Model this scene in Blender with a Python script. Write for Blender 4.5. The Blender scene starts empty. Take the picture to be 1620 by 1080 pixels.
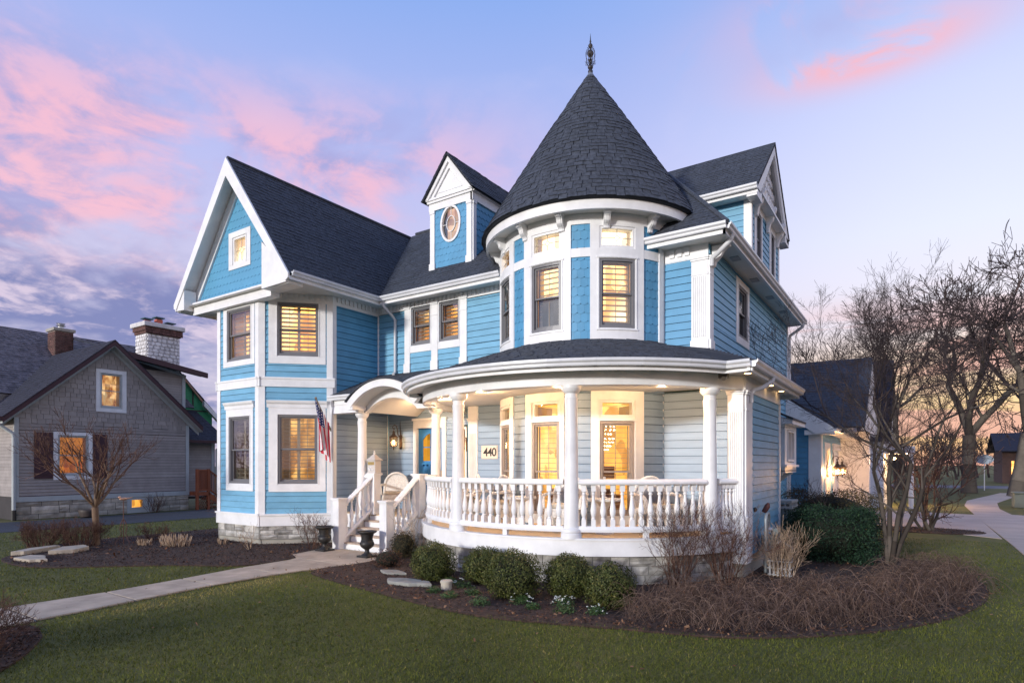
import bpy, math, random
import numpy as np
random.seed(7); RS = np.random.RandomState(7)
R = math.radians; PI = math.pi
S = bpy.context.scene; COL = S.collection

# ---------------------------------------------------------------- camera, world, sun, exposure
cam = bpy.data.objects.new('camera', bpy.data.cameras.new('camera')); COL.objects.link(cam)
cam.location = (0, 0, 1.95); cam.rotation_euler = (R(90), 0, math.atan2(640, 950))
cam.data.sensor_width = 36; cam.data.lens = 950 / 1620 * 36
cam.data.shift_y = 193 / 1620; cam.data.clip_end = 3000; cam.data.clip_start = 0.05
S.camera = cam
S.view_settings.view_transform = 'Standard'; S.view_settings.look = 'None'
S.view_settings.exposure = 0.14; S.view_settings.gamma = 1.0; S.view_settings.use_curve_mapping = False
S.cycles.max_bounces = 6; S.cycles.transparent_max_bounces = 12
S.cycles.use_denoising = True; S.cycles.sample_clamp_indirect = 4.0
SUN_EL, SUN_AZ = 11.0, 10.0        # low light from the front-left of the facade (degrees)

W = bpy.data.worlds.new('World'); S.world = W; W.use_nodes = True
nt = W.node_tree; nt.nodes.clear()
class NB:                                     # tiny node-expression builder
    def __init__(s, t): s.t = t
    def n(s, ty, **kw):
        x = s.t.nodes.new(ty)
        for k, v in kw.items(): setattr(x, k, v)
        return x
    def lk(s, a, b): s.t.links.new(a, b)
    def put(s, sock, v):
        if hasattr(v, 'is_output') or isinstance(v, bpy.types.NodeSocket): s.lk(v, sock)
        else: sock.default_value = v
    def m(s, op, a, b=0.0, c=None, clamp=False):
        x = s.n('ShaderNodeMath', operation=op, use_clamp=clamp)
        s.put(x.inputs[0], a); s.put(x.inputs[1], b)
        if c is not None: s.put(x.inputs[2], c)
        return x.outputs[0]
    def ss(s, v, lo, hi):                     # smoothstep
        x = s.n('ShaderNodeMapRange', interpolation_type='SMOOTHSTEP')
        s.put(x.inputs[0], v); x.inputs[1].default_value = lo; x.inputs[2].default_value = hi
        return x.outputs[0]
    def mix(s, f, a, b, mode='MIX'):
        x = s.n('ShaderNodeMix', data_type='RGBA', blend_type=mode)
        s.put(x.inputs[0], f)
        for so, v in ((x.inputs[6], a), (x.inputs[7], b)):
            if isinstance(v, tuple): v = (*v, 1) if len(v) == 3 else v
            s.put(so, v)
        return x.outputs[2]
    def ramp(s, f, stops):
        x = s.n('ShaderNodeValToRGB'); e = x.color_ramp.elements
        while len(e) < len(stops): e.new(0.5)
        for i, (p, c) in enumerate(stops): e[i].position = p; e[i].color = (*c, 1)
        s.put(x.inputs[0], f); return x.outputs[0]
    def noise(s, vec, scale, detail=4, rough=0.55, dist=0.0):
        x = s.n('ShaderNodeTexNoise'); x.inputs['Scale'].default_value = scale
        x.inputs['Detail'].default_value = detail; x.inputs['Roughness'].default_value = rough
        x.inputs['Distortion'].default_value = dist
        if vec is not None: s.lk(vec, x.inputs['Vector'])
        return x.outputs[0]
    def mapping(s, vec, loc=(0,0,0), rot=(0,0,0), sc=(1,1,1)):
        x = s.n('ShaderNodeMapping'); s.lk(vec, x.inputs[0])
        x.inputs[1].default_value = loc; x.inputs[2].default_value = rot; x.inputs[3].default_value = sc
        return x.outputs[0]
def lin(r, g, b):                             # sRGB 0-255 -> linear
    f = lambda v: (v/255/12.92) if v/255 <= .04045 else ((v/255+.055)/1.055)**2.4
    return (f(r), f(g), f(b))

w = NB(nt)
tc = w.n('ShaderNodeTexCoord').outputs['Generated']
sep = w.n('ShaderNodeSeparateXYZ'); w.lk(tc, sep.inputs[0]); dx, dy, dz = sep.outputs
el = w.m('ARCSINE', dz); az = w.m('ARCTAN2', dx, dy)        # azimuth from +Y towards +X, radians
el = w.m('MULTIPLY', el, 180/PI); az = w.m('MULTIPLY', az, 180/PI)
elf = w.m('DIVIDE', el, 90, clamp=True)
base_l = w.ramp(elf, [(0, lin(196,184,198)), (.06, lin(204,196,216)), (.17, lin(206,200,230)), (.28, lin(184,188,236)), (.42, lin(138,170,234)), (1, lin(98,140,214))])
base_r = w.ramp(elf, [(0, lin(240,176,140)), (.035, lin(254,212,142)), (.085, lin(253,218,180)), (.125, lin(240,230,238)), (.20, lin(228,232,252)), (.30, lin(206,214,250)), (.40, lin(164,184,238)), (1, lin(110,150,218))])
f_r = w.ss(az, -34, 6)
f_back = w.ss(w.m('ABSOLUTE', az), 175, 95)   # fades the bright west towards the back of the sky
base = w.mix(w.m('MULTIPLY', f_r, f_back), base_l, base_r)
# clouds on a dome, seen in perspective
inv = w.m('DIVIDE', 1.0, w.m('ADD', w.m('MAXIMUM', dz, 0.0), 0.22))
cmb = w.n('ShaderNodeCombineXYZ'); w.lk(w.m('MULTIPLY', dx, inv), cmb.inputs[0]); w.lk(w.m('MULTIPLY', dy, inv), cmb.inputs[1])
cv = cmb.outputs[0]
n1 = w.noise(w.mapping(cv, (3.1, 0.4, 0), (0, 0, R(35)), (1.0, 0.9, 1)), 1.75, 9, .53, .5)
n2 = w.noise(w.mapping(cv, (7.7, 2.2, 0), (0, 0, R(20)), (1.1, .9, 1)), 4.0, 9, .56, .6)
nn = w.m('ADD', w.m('MULTIPLY', n1, .72), w.m('MULTIPLY', n2, .28))
def gauss(a0, sa, e0, se, tilt=0.0):
    a = w.m('SUBTRACT', az, a0); e = w.m('SUBTRACT', el, e0)
    e = w.m('SUBTRACT', e, w.m('MULTIPLY', a, tilt))
    q = w.m('ADD', w.m('POWER', w.m('ABSOLUTE', w.m('DIVIDE', a, sa)), 2), w.m('POWER', w.m('ABSOLUTE', w.m('DIVIDE', e, se)), 2))
    return w.m('EXPONENT', w.m('MULTIPLY', q, -1))
left_m = w.m('MULTIPLY', w.ss(az, -28, -52), w.ss(el, 36, 20))
c_low = w.m('MULTIPLY', w.m('MULTIPLY', left_m, w.ss(el, 20, 13)), w.ss(nn, .38, .54))
pink_f = w.m('MULTIPLY', w.m('MULTIPLY', w.m('MULTIPLY', w.ss(az, -24, -50), w.ss(el, 33, 25)), w.ss(el, 10, 17)), w.ss(nn, .43, .57))
streak = w.m('MULTIPLY', w.m('ADD', gauss(-3.0, 7.0, 30.3, 1.5, .02), w.m('MULTIPLY', gauss(-6, 9, 34.5, 2.5, .1), .35)), w.ss(n2, .36, .50))
shade = w.m('MULTIPLY', gauss(-6, 5.5, 32.2, 1.6, .1), w.ss(n1, .35, .6))
wisp = w.m('MULTIPLY', w.ss(nn, .52, .72), w.m('MULTIPLY', w.ss(el, 44, 30), .25))
n3 = w.noise(w.mapping(cv, (1.7, 5.2, 0)), 9.0, 8, .62, .4)
colr = w.mix(wisp, base, lin(222,214,240))
colr = w.mix(w.m('MULTIPLY', pink_f, .72), colr, w.mix(w.ss(w.m('ADD', w.m('MULTIPLY', n2, .6), w.m('MULTIPLY', n3, .4)), .42, .58), lin(160,154,206), lin(254,184,194)))
colr = w.mix(w.m('MULTIPLY', c_low, .95), colr, w.mix(w.ss(w.m('ADD', w.m('MULTIPLY', n2, .65), w.m('MULTIPLY', n3, .35)), .48, .62), lin(120,126,178), lin(212,196,218)))
colr = w.mix(w.m('MULTIPLY', shade, .5), colr, lin(168,160,208))
colr = w.mix(w.m('MULTIPLY', streak, .95, clamp=True), colr, lin(255,176,178))
hb = w.noise(w.mapping(tc, (0, 0, 0), (0, 0, 0), (1, 1, 9)), 3.0, 5, .6, .2)      # flat bands low in the west
west = w.m('MULTIPLY', w.m('MULTIPLY', w.m('MULTIPLY', w.ss(az, -20, 0), f_back), w.ss(el, 15, 9)), w.ss(hb, .44, .58))
colr = w.mix(w.m('MULTIPLY', west, .85), colr, lin(232,170,158))
gnd = w.ss(el, 0.5, -4)
colr = w.mix(gnd, colr, lin(96,92,98))
bg = w.n('ShaderNodeBackground'); w.lk(colr, bg.inputs[0]); bg.inputs[1].default_value = 0.95
sky = w.n('ShaderNodeTexSky', sky_type='NISHITA'); sky.sun_disc = False
sky.sun_elevation = R(SUN_EL); sky.sun_rotation = R(180 + SUN_AZ)
bg2 = w.n('ShaderNodeBackground'); w.lk(sky.outputs[0], bg2.inputs[0]); bg2.inputs[1].default_value = 0.012
add = w.n('ShaderNodeAddShader'); w.lk(bg.outputs[0], add.inputs[0]); w.lk(bg2.outputs[0], add.inputs[1])
wo = w.n('ShaderNodeOutputWorld'); w.lk(add.outputs[0], wo.inputs[0])

sun = bpy.data.objects.new('sun', bpy.data.lights.new('sun', 'SUN')); COL.objects.link(sun)
sun.data.energy = 2.75; sun.data.angle = R(5); sun.data.color = (1.0, .97, .92)
sun.rotation_euler = (R(90 - SUN_EL), 0, R(-SUN_AZ))     # shines towards +Y and slightly +X, downward

# ---------------------------------------------------------------- mesh helpers
WL = {}
class MB:
    def __init__(s): s.v = []; s.f = []; s.m = []; s.arr = []
    def add(s, vs, fs, mi=0):
        b = len(s.v); s.v += [tuple(p) for p in vs]; s.f += [tuple(b+i for i in f) for f in fs]; s.m += [mi]*len(fs); return s
    def box(s, x0, x1, y0, y1, z0, z1, mi=0):
        if x1 < x0: x0, x1 = x1, x0
        if y1 < y0: y0, y1 = y1, y0
        return s.add([(x0,y0,z0),(x1,y0,z0),(x1,y1,z0),(x0,y1,z0),(x0,y0,z1),(x1,y0,z1),(x1,y1,z1),(x0,y1,z1)],
            [(0,3,2,1),(4,5,6,7),(0,1,5,4),(1,2,6,5),(2,3,7,6),(3,0,4,7)], mi)
    def sweep(s, T, a0, a1, prof, n=1, mi=0):   # prof: closed loop of (d,z) swept along a in wall space T
        k = len(prof); vs = []
        for i in range(n+1):
            a = a0 + (a1-a0)*i/n
            vs += [T(a, d, z) for d, z in prof]
        fs = [(i*k+j, (i+1)*k+j, (i+1)*k+(j+1)%k, i*k+(j+1)%k) for i in range(n) for j in range(k)]
        fs += [tuple(range(k)), tuple(n*k+j for j in range(k-1, -1, -1))]
        return s.add(vs, fs, mi)
    def tb(s, T, a0, a1, d0, d1, z0, z1, mi=0):
        n = max(1, int(abs(a1-a0)/.12)) if getattr(T, 'curved', 0) else 1
        return s.sweep(T, a0, a1, [(d0,z0),(d1,z0),(d1,z1),(d0,z1)], n, mi)
    def tri_prism(s, T, pts, d0, d1, mi=0):     # polygon in (a,z) extruded in d
        k = len(pts)
        vs = [T(a, d0, z) for a, z in pts] + [T(a, d1, z) for a, z in pts]
        fs = [tuple(range(k-1,-1,-1)), tuple(range(k, 2*k))] + [(j, (j+1)%k, k+(j+1)%k, k+j) for j in range(k)]
        return s.add(vs, fs, mi)
    def poly(s, pts, mi=0): return s.add(pts, [tuple(range(len(pts)))], mi)
    def slab(s, pts, off, mi=0):                # polygon extruded by a vector
        k = len(pts); q = [tuple(p[i]+off[i] for i in range(3)) for p in pts]
        return s.add(list(pts)+q, [tuple(range(k-1,-1,-1)), tuple(range(k,2*k))] + [(j,(j+1)%k,k+(j+1)%k,k+j) for j in range(k)], mi)
    def lathe(s, prof, c=(0,0,0), n=16, mi=0, sx=1, sy=1):
        vs = []; k = len(prof)
        for i in range(n):
            t = 2*PI*i/n
            vs += [(c[0]+r*math.cos(t)*sx, c[1]+r*math.sin(t)*sy, c[2]+z) for r, z in prof]
        fs = [(i*k+j, ((i+1)%n)*k+j, ((i+1)%n)*k+j+1, i*k+j+1) for i in range(n) for j in range(k-1)]
        if prof[0][0] > 1e-6: fs.append(tuple(i*k for i in range(n-1,-1,-1)))
        if prof[-1][0] > 1e-6: fs.append(tuple(i*k+k-1 for i in range(n)))
        return s.add(vs, fs, mi)
    def tube(s, pts, r, n=8, mi=0, cap=True):
        pts = [np.array(p, float) for p in pts]; rr = r if isinstance(r, (list, tuple)) else [r]*len(pts)
        vs = []; up = None
        for i, p in enumerate(pts):
            t = pts[min(i+1,len(pts)-1)] - pts[max(i-1,0)]; t /= (np.linalg.norm(t)+1e-9)
            if up is None:
                up = np.array((0,0,1.)) if abs(t[2]) < .9 else np.array((1.,0,0))
            b = np.cross(t, up); b /= np.linalg.norm(b)+1e-9; c = np.cross(b, t); up = c
            vs += [tuple(p + rr[i]*(math.cos(2*PI*j/n)*b + math.sin(2*PI*j/n)*c)) for j in range(n)]
        fs = [(i*n+j, i*n+(j+1)%n, (i+1)*n+(j+1)%n, (i+1)*n+j) for i in range(len(pts)-1) for j in range(n)]
        if cap: fs += [tuple(range(n-1,-1,-1)), tuple((len(pts)-1)*n+j for j in range(n))]
        return s.add(vs, fs, mi)
    def sphere(s, c, r, n=10, m=6, sx=1, sy=1, sz=1, mi=0):
        return s.lathe([(r*math.sin(PI*j/m)+(1e-7 if j in (0,m) else 0), -r*sz*math.cos(PI*j/m)) for j in range(m+1)], c, n, mi, sx, sy)
def bevel(o, wd=.006, seg=1):
    b = o.modifiers.new('bevel', 'BEVEL'); b.width = wd; b.segments = seg; b.limit_method = 'ANGLE'; return o
def smooth(o, ang=40):
    me = o.data; n = len(me.polygons)
    me.polygons.foreach_set('use_smooth', np.ones(n, bool))
    try:
        me.set_sharp_from_angle(angle=R(ang))
    except Exception: pass
    return o
def mesh_of(mb, name, mats, origin=(0,0,0)):
    me = bpy.data.meshes.new(name)
    vs = [(x-origin[0], y-origin[1], z-origin[2]) for x, y, z in mb.v]
    me.from_pydata(vs, [], mb.f); 
    for mm in (mats if isinstance(mats, (list, tuple)) else [mats]): me.materials.append(mm)
    if any(mb.m): me.polygons.foreach_set('material_index', mb.m)
    me.update(); return me
def link(o, parent, world):
    COL.objects.link(o)
    p = WL.get(parent.name, (0,0,0)) if parent else (0,0,0)
    o.parent = parent; o.location = tuple(world[i]-p[i] for i in range(3)); WL[o.name] = world
    return o
def mk(name, mb, mats, parent=None, kind=None, origin=None, sm=False, label=None):
    if not mb.v: return None
    if origin is None:
        a = np.array(mb.v); origin = tuple(float(q) for q in (a.min(0)+a.max(0))/2)
        if parent is None: origin = (origin[0], origin[1], float(a[:,2].min()))
    me = mesh_of(mb, name, mats, origin)
    o = bpy.data.objects.new(name, me); link(o, parent, origin)
    if kind: o['kind'] = kind
    if label: o['label'] = label
    if sm: smooth(o)
    return o
def inst(name, me, world, rz=0.0, parent=None, sc=None, rot=None):
    o = bpy.data.objects.new(name, me); link(o, parent, world)
    o.rotation_euler = rot if rot else (0, 0, rz)
    if sc: o.scale = sc
    return o
def thing(name, label, cat, loc=(0,0,0), group=None, rz=0.0):
    o = bpy.data.objects.new(name, None); o.empty_display_size = .2; COL.objects.link(o)
    o.location = loc; o.rotation_euler = (0,0,rz); WL[o.name] = tuple(loc)
    return tag(o, label, cat, group)
def tag(o, label, cat, group=None):
    o['label'] = label; o['category'] = cat
    if group: o['group'] = group
    return o
def copy_tree(o, parent=None):
    c = o.copy(); COL.objects.link(c); c.parent = parent
    for ch in list(o.children): copy_tree(ch, c)
    return c
def fast_mesh(name, V, F, mats, parent=None, kind=None, attr=None, mi=None):   # numpy verts (n,3), faces (m,k)
    V = np.asarray(V, np.float32); F = np.asarray(F, np.int32); m, k = F.shape
    origin = (V.min(0)+V.max(0))/2
    if parent is None: origin = np.array([origin[0], origin[1], V[:,2].min()])
    V = V - origin
    me = bpy.data.meshes.new(name); me.vertices.add(len(V)); me.vertices.foreach_set('co', V.ravel())
    me.loops.add(m*k); me.loops.foreach_set('vertex_index', F.ravel())
    me.polygons.add(m); me.polygons.foreach_set('loop_start', np.arange(m, dtype=np.int32)*k)
    for mm in (mats if isinstance(mats, (list, tuple)) else [mats]): me.materials.append(mm)
    if mi is not None: me.polygons.foreach_set('material_index', np.asarray(mi, np.int32))
    if attr is not None:
        at = me.attributes.new('tone', 'FLOAT', 'FACE'); at.data.foreach_set('value', np.asarray(attr, np.float32))
    me.update(calc_edges=True)
    o = bpy.data.objects.new(name, me); link(o, parent, tuple(float(q) for q in origin))
    if kind: o['kind'] = kind
    return o
def segs_mesh(name, P0, P1, R0, R1, mats, sides=3, **kw):   # many tapered prisms at once
    P0, P1 = np.asarray(P0, float), np.asarray(P1, float); R0, R1 = np.asarray(R0, float), np.asarray(R1, float)
    t = P1-P0; t /= np.linalg.norm(t, axis=1, keepdims=True)+1e-9
    up = np.where(np.abs(t[:, 2:3]) < .9, np.array([[0,0,1.]]), np.array([[1.,0,0]]))
    b = np.cross(t, up); b /= np.linalg.norm(b, axis=1, keepdims=True)+1e-9; c = np.cross(b, t)
    n = len(P0); V = np.zeros((n, 2*sides, 3))
    for j in range(sides):
        q = math.cos(2*PI*j/sides)*b + math.sin(2*PI*j/sides)*c
        V[:, j] = P0 + q*R0[:, None]; V[:, sides+j] = P1 + q*R1[:, None]
    base = (np.arange(n)*2*sides)[:, None]
    F = np.concatenate([base + np.array([[j, (j+1)%sides, sides+(j+1)%sides, sides+j]]) for j in range(sides)], 0)
    if 'attr' in kw and kw['attr'] is not None: kw['attr'] = np.tile(kw['attr'], sides)
    return fast_mesh(name, V.reshape(-1, 3), F, mats, **kw)

def plane_T(P, d):
    L = math.hypot(*d); ux, uy = d[0]/L, d[1]/L; nx, ny = uy, -ux
    def T(a, dd, z): return (P[0]+a*ux+dd*nx, P[1]+a*uy+dd*ny, z)
    T.ang = math.atan2(uy, ux); T.curved = 0; return T
def cyl_T(C, r):
    def T(a, dd, z):
        t = a/r; return (C[0]+(r+dd)*math.sin(t), C[1]-(r+dd)*math.cos(t), z)
    T.curved = 1; T.r = r; return T

# ---------------------------------------------------------------- materials
def mat(name, col, rough=.6, bump=0.0, bs=40., var=.08, vs=3., metal=0.0, vec='Object', spec=.5, sc=None, var2=0.0, v2s=.6, rnd=0.0):
    m = bpy.data.materials.new(name); m.use_nodes = True; t = m.node_tree; b = NB(t)
    p = t.nodes['Principled BSDF']; p.inputs['Roughness'].default_value = rough; p.inputs['Metallic'].default_value = metal
    p.inputs['Specular IOR Level'].default_value = spec
    geo = b.n('ShaderNodeNewGeometry').outputs['Position']
    if sc: geo = b.mapping(geo, sc=sc)
    n = b.noise(geo, vs, 5, .6)
    lo = tuple(max(0, c*(1-var*2)) for c in col); hi = tuple(min(1, c*(1+var*2)) for c in col)
    c = b.ramp(n, [(.25, lo), (.75, hi)])
    if var2:
        n2 = b.noise(geo, v2s, 3, .6); c = b.mix(b.m('MULTIPLY', b.ss(n2, .45, .75), var2), c, tuple(x*.55 for x in col))
    if rnd:
        oi = b.n('ShaderNodeObjectInfo').outputs['Random']
        c = b.mix(1.0, c, b.ramp(oi, [(0, (1-rnd,)*3), (1, (1+rnd,)*3)]), 'MULTIPLY')
    b.lk(c, p.inputs['Base Color'])
    if bump:
        bn = b.n('ShaderNodeBump'); bn.inputs['Strength'].default_value = bump; bn.inputs['Distance'].default_value = .01
        b.lk(b.noise(geo, bs, 4, .6), bn.inputs['Height']); b.lk(bn.outputs[0], p.inputs['Normal'])
    m['pr'] = 1
    return m
def tone_mat(name, cols, rough=.8, var=.15, vs=3., trans=0.0, bump=0.0, patch=None):   # colour picked by the face attribute 'tone'
    m = bpy.data.materials.new(name); m.use_nodes = True; t = m.node_tree; b = NB(t); p = t.nodes['Principled BSDF']
    p.inputs['Roughness'].default_value = rough; p.inputs['Specular IOR Level'].default_value = .25
    at = b.n('ShaderNodeAttribute', attribute_name='tone').outputs['Fac']
    c = b.ramp(at, [(i/(len(cols)-1), q) for i, q in enumerate(cols)])
    geo = b.n('ShaderNodeNewGeometry').outputs['Position']
    c = b.mix(1.0, c, b.ramp(b.noise(geo, vs, 3, .6), [(.3, (1-var,)*3), (.7, (1+var,)*3)]), 'MULTIPLY')
    b.lk(c, p.inputs['Base Color'])
    return m
def emis(name, col, st):
    m = bpy.data.materials.new(name); m.use_nodes = True; t = m.node_tree; t.nodes.clear(); b = NB(t)
    e = b.n('ShaderNodeEmission'); e.inputs[0].default_value = (*col, 1); e.inputs[1].default_value = st
    o = b.n('ShaderNodeOutputMaterial'); b.lk(e.outputs[0], o.inputs[0]); return m
def room_mat(name, c1, c2, st, scale=2.2, c3=None):      # a lamplit room seen through a window
    m = bpy.data.materials.new(name); m.use_nodes = True; t = m.node_tree; t.nodes.clear(); b = NB(t)
    geo = b.n('ShaderNodeNewGeometry').outputs['Position']
    n = b.noise(b.mapping(geo, sc=(1, 1, .55)), scale, 3, .5, .4)
    c = b.ramp(n, [(.34, c1), (.52, c2), (.66, c3 or c2)])
    v = b.n('ShaderNodeTexVoronoi', distance='CHEBYCHEV'); b.lk(b.mapping(geo, sc=(2.2, 2.2, 1.4)), v.inputs['Vector']); v.inputs['Scale'].default_value = 1.6
    sp = b.n('ShaderNodeSeparateColor'); b.lk(v.outputs['Color'], sp.inputs[0]); c = b.mix(.62, c, b.mix(1.0, c, b.ramp(sp.outputs[0], [(.25, (.22,.16,.12)), (.6, (1,1,1))]), 'MULTIPLY'))
    e = b.n('ShaderNodeEmission'); b.lk(c, e.inputs[0]); e.inputs[1].default_value = st
    o = b.n('ShaderNodeOutputMaterial'); b.lk(e.outputs[0], o.inputs[0]); return m
def glass_mat(name, tint=(1,1,1), refl=.12, rough=.02):
    m = bpy.data.materials.new(name); m.use_nodes = True; t = m.node_tree; t.nodes.clear(); b = NB(t)
    tr = b.n('ShaderNodeBsdfTransparent'); tr.inputs[0].default_value = (*tint, 1)
    gl = b.n('ShaderNodeBsdfGlossy'); gl.inputs['Roughness'].default_value = rough
    lw = b.n('ShaderNodeLayerWeight'); lw.inputs[0].default_value = .35
    f = b.m('ADD', b.m('MULTIPLY', lw.outputs['Fresnel'], .55), refl, clamp=True)
    mx = b.n('ShaderNodeMixShader'); b.lk(f, mx.inputs[0]); b.lk(tr.outputs[0], mx.inputs[1]); b.lk(gl.outputs[0], mx.inputs[2])
    o = b.n('ShaderNodeOutputMaterial'); b.lk(mx.outputs[0], o.inputs[0]); return m

M_white = mat('white_paint', (.80,.80,.80), .45, .10, 60, .05, 3, var2=.10, v2s=2.2)
M_cream = mat('cream_soffit', (.72,.70,.66), .55, .05, 40, .03, 2)
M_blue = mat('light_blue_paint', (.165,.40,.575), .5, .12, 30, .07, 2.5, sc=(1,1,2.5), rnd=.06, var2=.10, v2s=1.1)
M_blue2 = mat('deep_blue_paint_and_shade', (.085,.295,.49), .5, .12, 30, .07, 2.5, rnd=.06, var2=.10, v2s=1.1)
M_bluelit = mat('lamplit_siding_blue', (.24,.335,.46), .5, .12, 30, .05, 1.5, sc=(1,1,6), rnd=.05)  # siding blue, greyed so the porch lamps' wash is in the colour
M_door = mat('door_blue', (.04,.20,.44), .35, .03, 30, .04, 2)
M_roof = mat('slate_shingle', (.050,.057,.073), .85, .7, 120, .32, 14, var2=.45, v2s=1.3, rnd=.09)
M_roofb = mat('roof_underlay', (.022,.026,.036), .9)
M_gray = mat('grey_window_frame', (.17,.17,.18), .4, var=.03)
M_gutter = mat('white_gutter', (.66,.67,.69), .35, .03, 30, .06, 2, sc=(1,1,.3))
M_stone = mat('limestone_ashlar', (.37,.355,.325), .85, 1.0, 22, .30, 5, rnd=.34)
M_mortar = mat('mortar', (.20,.195,.18), .95, .5, 80)
M_conc = mat('foundation_concrete', (.36,.34,.29), .9, .4, 40, .10, 3, var2=.3)
M_deck = mat('porch_deck_boards', (.58,.45,.30), .5, .1, 50, .12, 6, sc=(1,6,1))
M_tread = mat('stair_tread', (.42,.33,.26), .5, .1, 50, .08, 4)
M_glass = glass_mat('window_glass', refl=.06)
M_glassd = glass_mat('window_glass_bluish', (.7,.75,.8), refl=.22)
M_shut = mat('shutter_paint', (.42,.35,.25), .5, var=.03)
M_lead = mat('leaded_came', (.35,.30,.26), .5)
M_black = mat('black_iron', (.018,.017,.016), .5, .2, 60, .2, 8)
M_finial = mat('finial_iron', (.05,.045,.05), .45, .2, 60, .2, 8, metal=.4)
M_glowA = room_mat('room_amber', (.85,.30,.05), (1,.50,.12), 3.0, 1.4, (1,.66,.26))
M_glowB = room_mat('room_bright', (1,.46,.14), (1,.64,.30), 3.0, 1.2, (1,.78,.46))
M_glowD = room_mat('room_dim', (.10,.04,.012), (.60,.26,.06), 1.25, 2.4, (1,.55,.16))
M_glowC = room_mat('room_cream', (.50,.20,.03), (.95,.44,.075), 1.9, 1.3, (1,.60,.19))
M_glowT = room_mat('transom_glow', (1,.66,.30), (1,.80,.48), 3.4, 1.0, (1,.8,.52))
M_dark = mat('unlit_room', (.035,.035,.045), .8, var=.3, vs=2)
M_bulb = emis('lamp_bulb', (1,.62,.28), 30)
M_bulb2 = emis('soffit_lamp', (1,.60,.25), 9)
# ---------------------------------------------------------------- generic building pieces
def cells(a0, a1, z0, z1, holes):
    """split a rectangle into rectangles around the holes"""
    zs = sorted({z0, z1, *[min(max(h[2], z0), z1) for h in holes], *[min(max(h[3], z0), z1) for h in holes]})
    out = []
    for i in range(len(zs)-1):
        zl, zh = zs[i], zs[i+1]
        if zh-zl < 1e-4: continue
        cuts = sorted((max(h[0], a0), min(h[1], a1)) for h in holes if h[2] < zh-1e-5 and h[3] > zl+1e-5 and h[1] > a0 and h[0] < a1)
        p = a0
        for c0, c1 in cuts:
            if c0 > p+.002: out.append((p, c0, zl, zh))
            p = max(p, c1)
        if a1 > p+.002: out.append((p, a1, zl, zh))
    return out
BOARDS = []                                   # (T, a0, a1, z0, z1, zrow, material) gathered, then built largest first
def wallp(T, a0, a1, z0, z1, holes=(), expo=.147, m=None, mb=None, depth=.12, prio=1):
    for c in cells(a0, a1, z0, z1, holes): mb.tb(T, c[0], c[1], -depth, 0, c[2], c[3])
    if m is None: return
    r = z0
    while r < z1-.01:
        top = min(r+expo, z1)
        for c in cells(a0, a1, r, top, holes):
            q = [c[0], c[1]]
            if c[1]-c[0] > 2.3: q.insert(1, c[0]+(c[1]-c[0])*random.uniform(.25, .75))
            for i in range(len(q)-1): BOARDS.append((T, q[i]+(.002 if i else 0), q[i+1], c[2], c[3], r, m, prio, expo))
        r += expo
def board_mb(mb, T, a0, a1, z0, z1, r, expo):
    f = lambda z: .022 - .016*(z-r)/expo
    n = max(1, int((a1-a0)/.10)) if T.curved else 1
    mb.sweep(T, a0, a1, [(0.001, z0+.007), (f(z0), z0+.007), (f(z1), z1-.001), (0.001, z1-.001)], n)
def flush_boards(parent, limit=290):
    BOARDS.sort(key=lambda b: -(b[2]-b[1])*b[7])
    rest = {}
    for i, (T, a0, a1, z0, z1, r, m, pr, ex) in enumerate(BOARDS):
        if i < limit:
            mb = MB(); board_mb(mb, T, a0, a1, z0, z1, r, ex); mk('siding_board', mb, m, parent)
        else:
            board_mb(rest.setdefault(m.name, (m, MB()))[1], T, a0, a1, z0, z1, r, ex)
    for m, mb in rest.values(): mk('siding_boards', mb, m, parent, 'stuff')
    BOARDS.clear()

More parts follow.
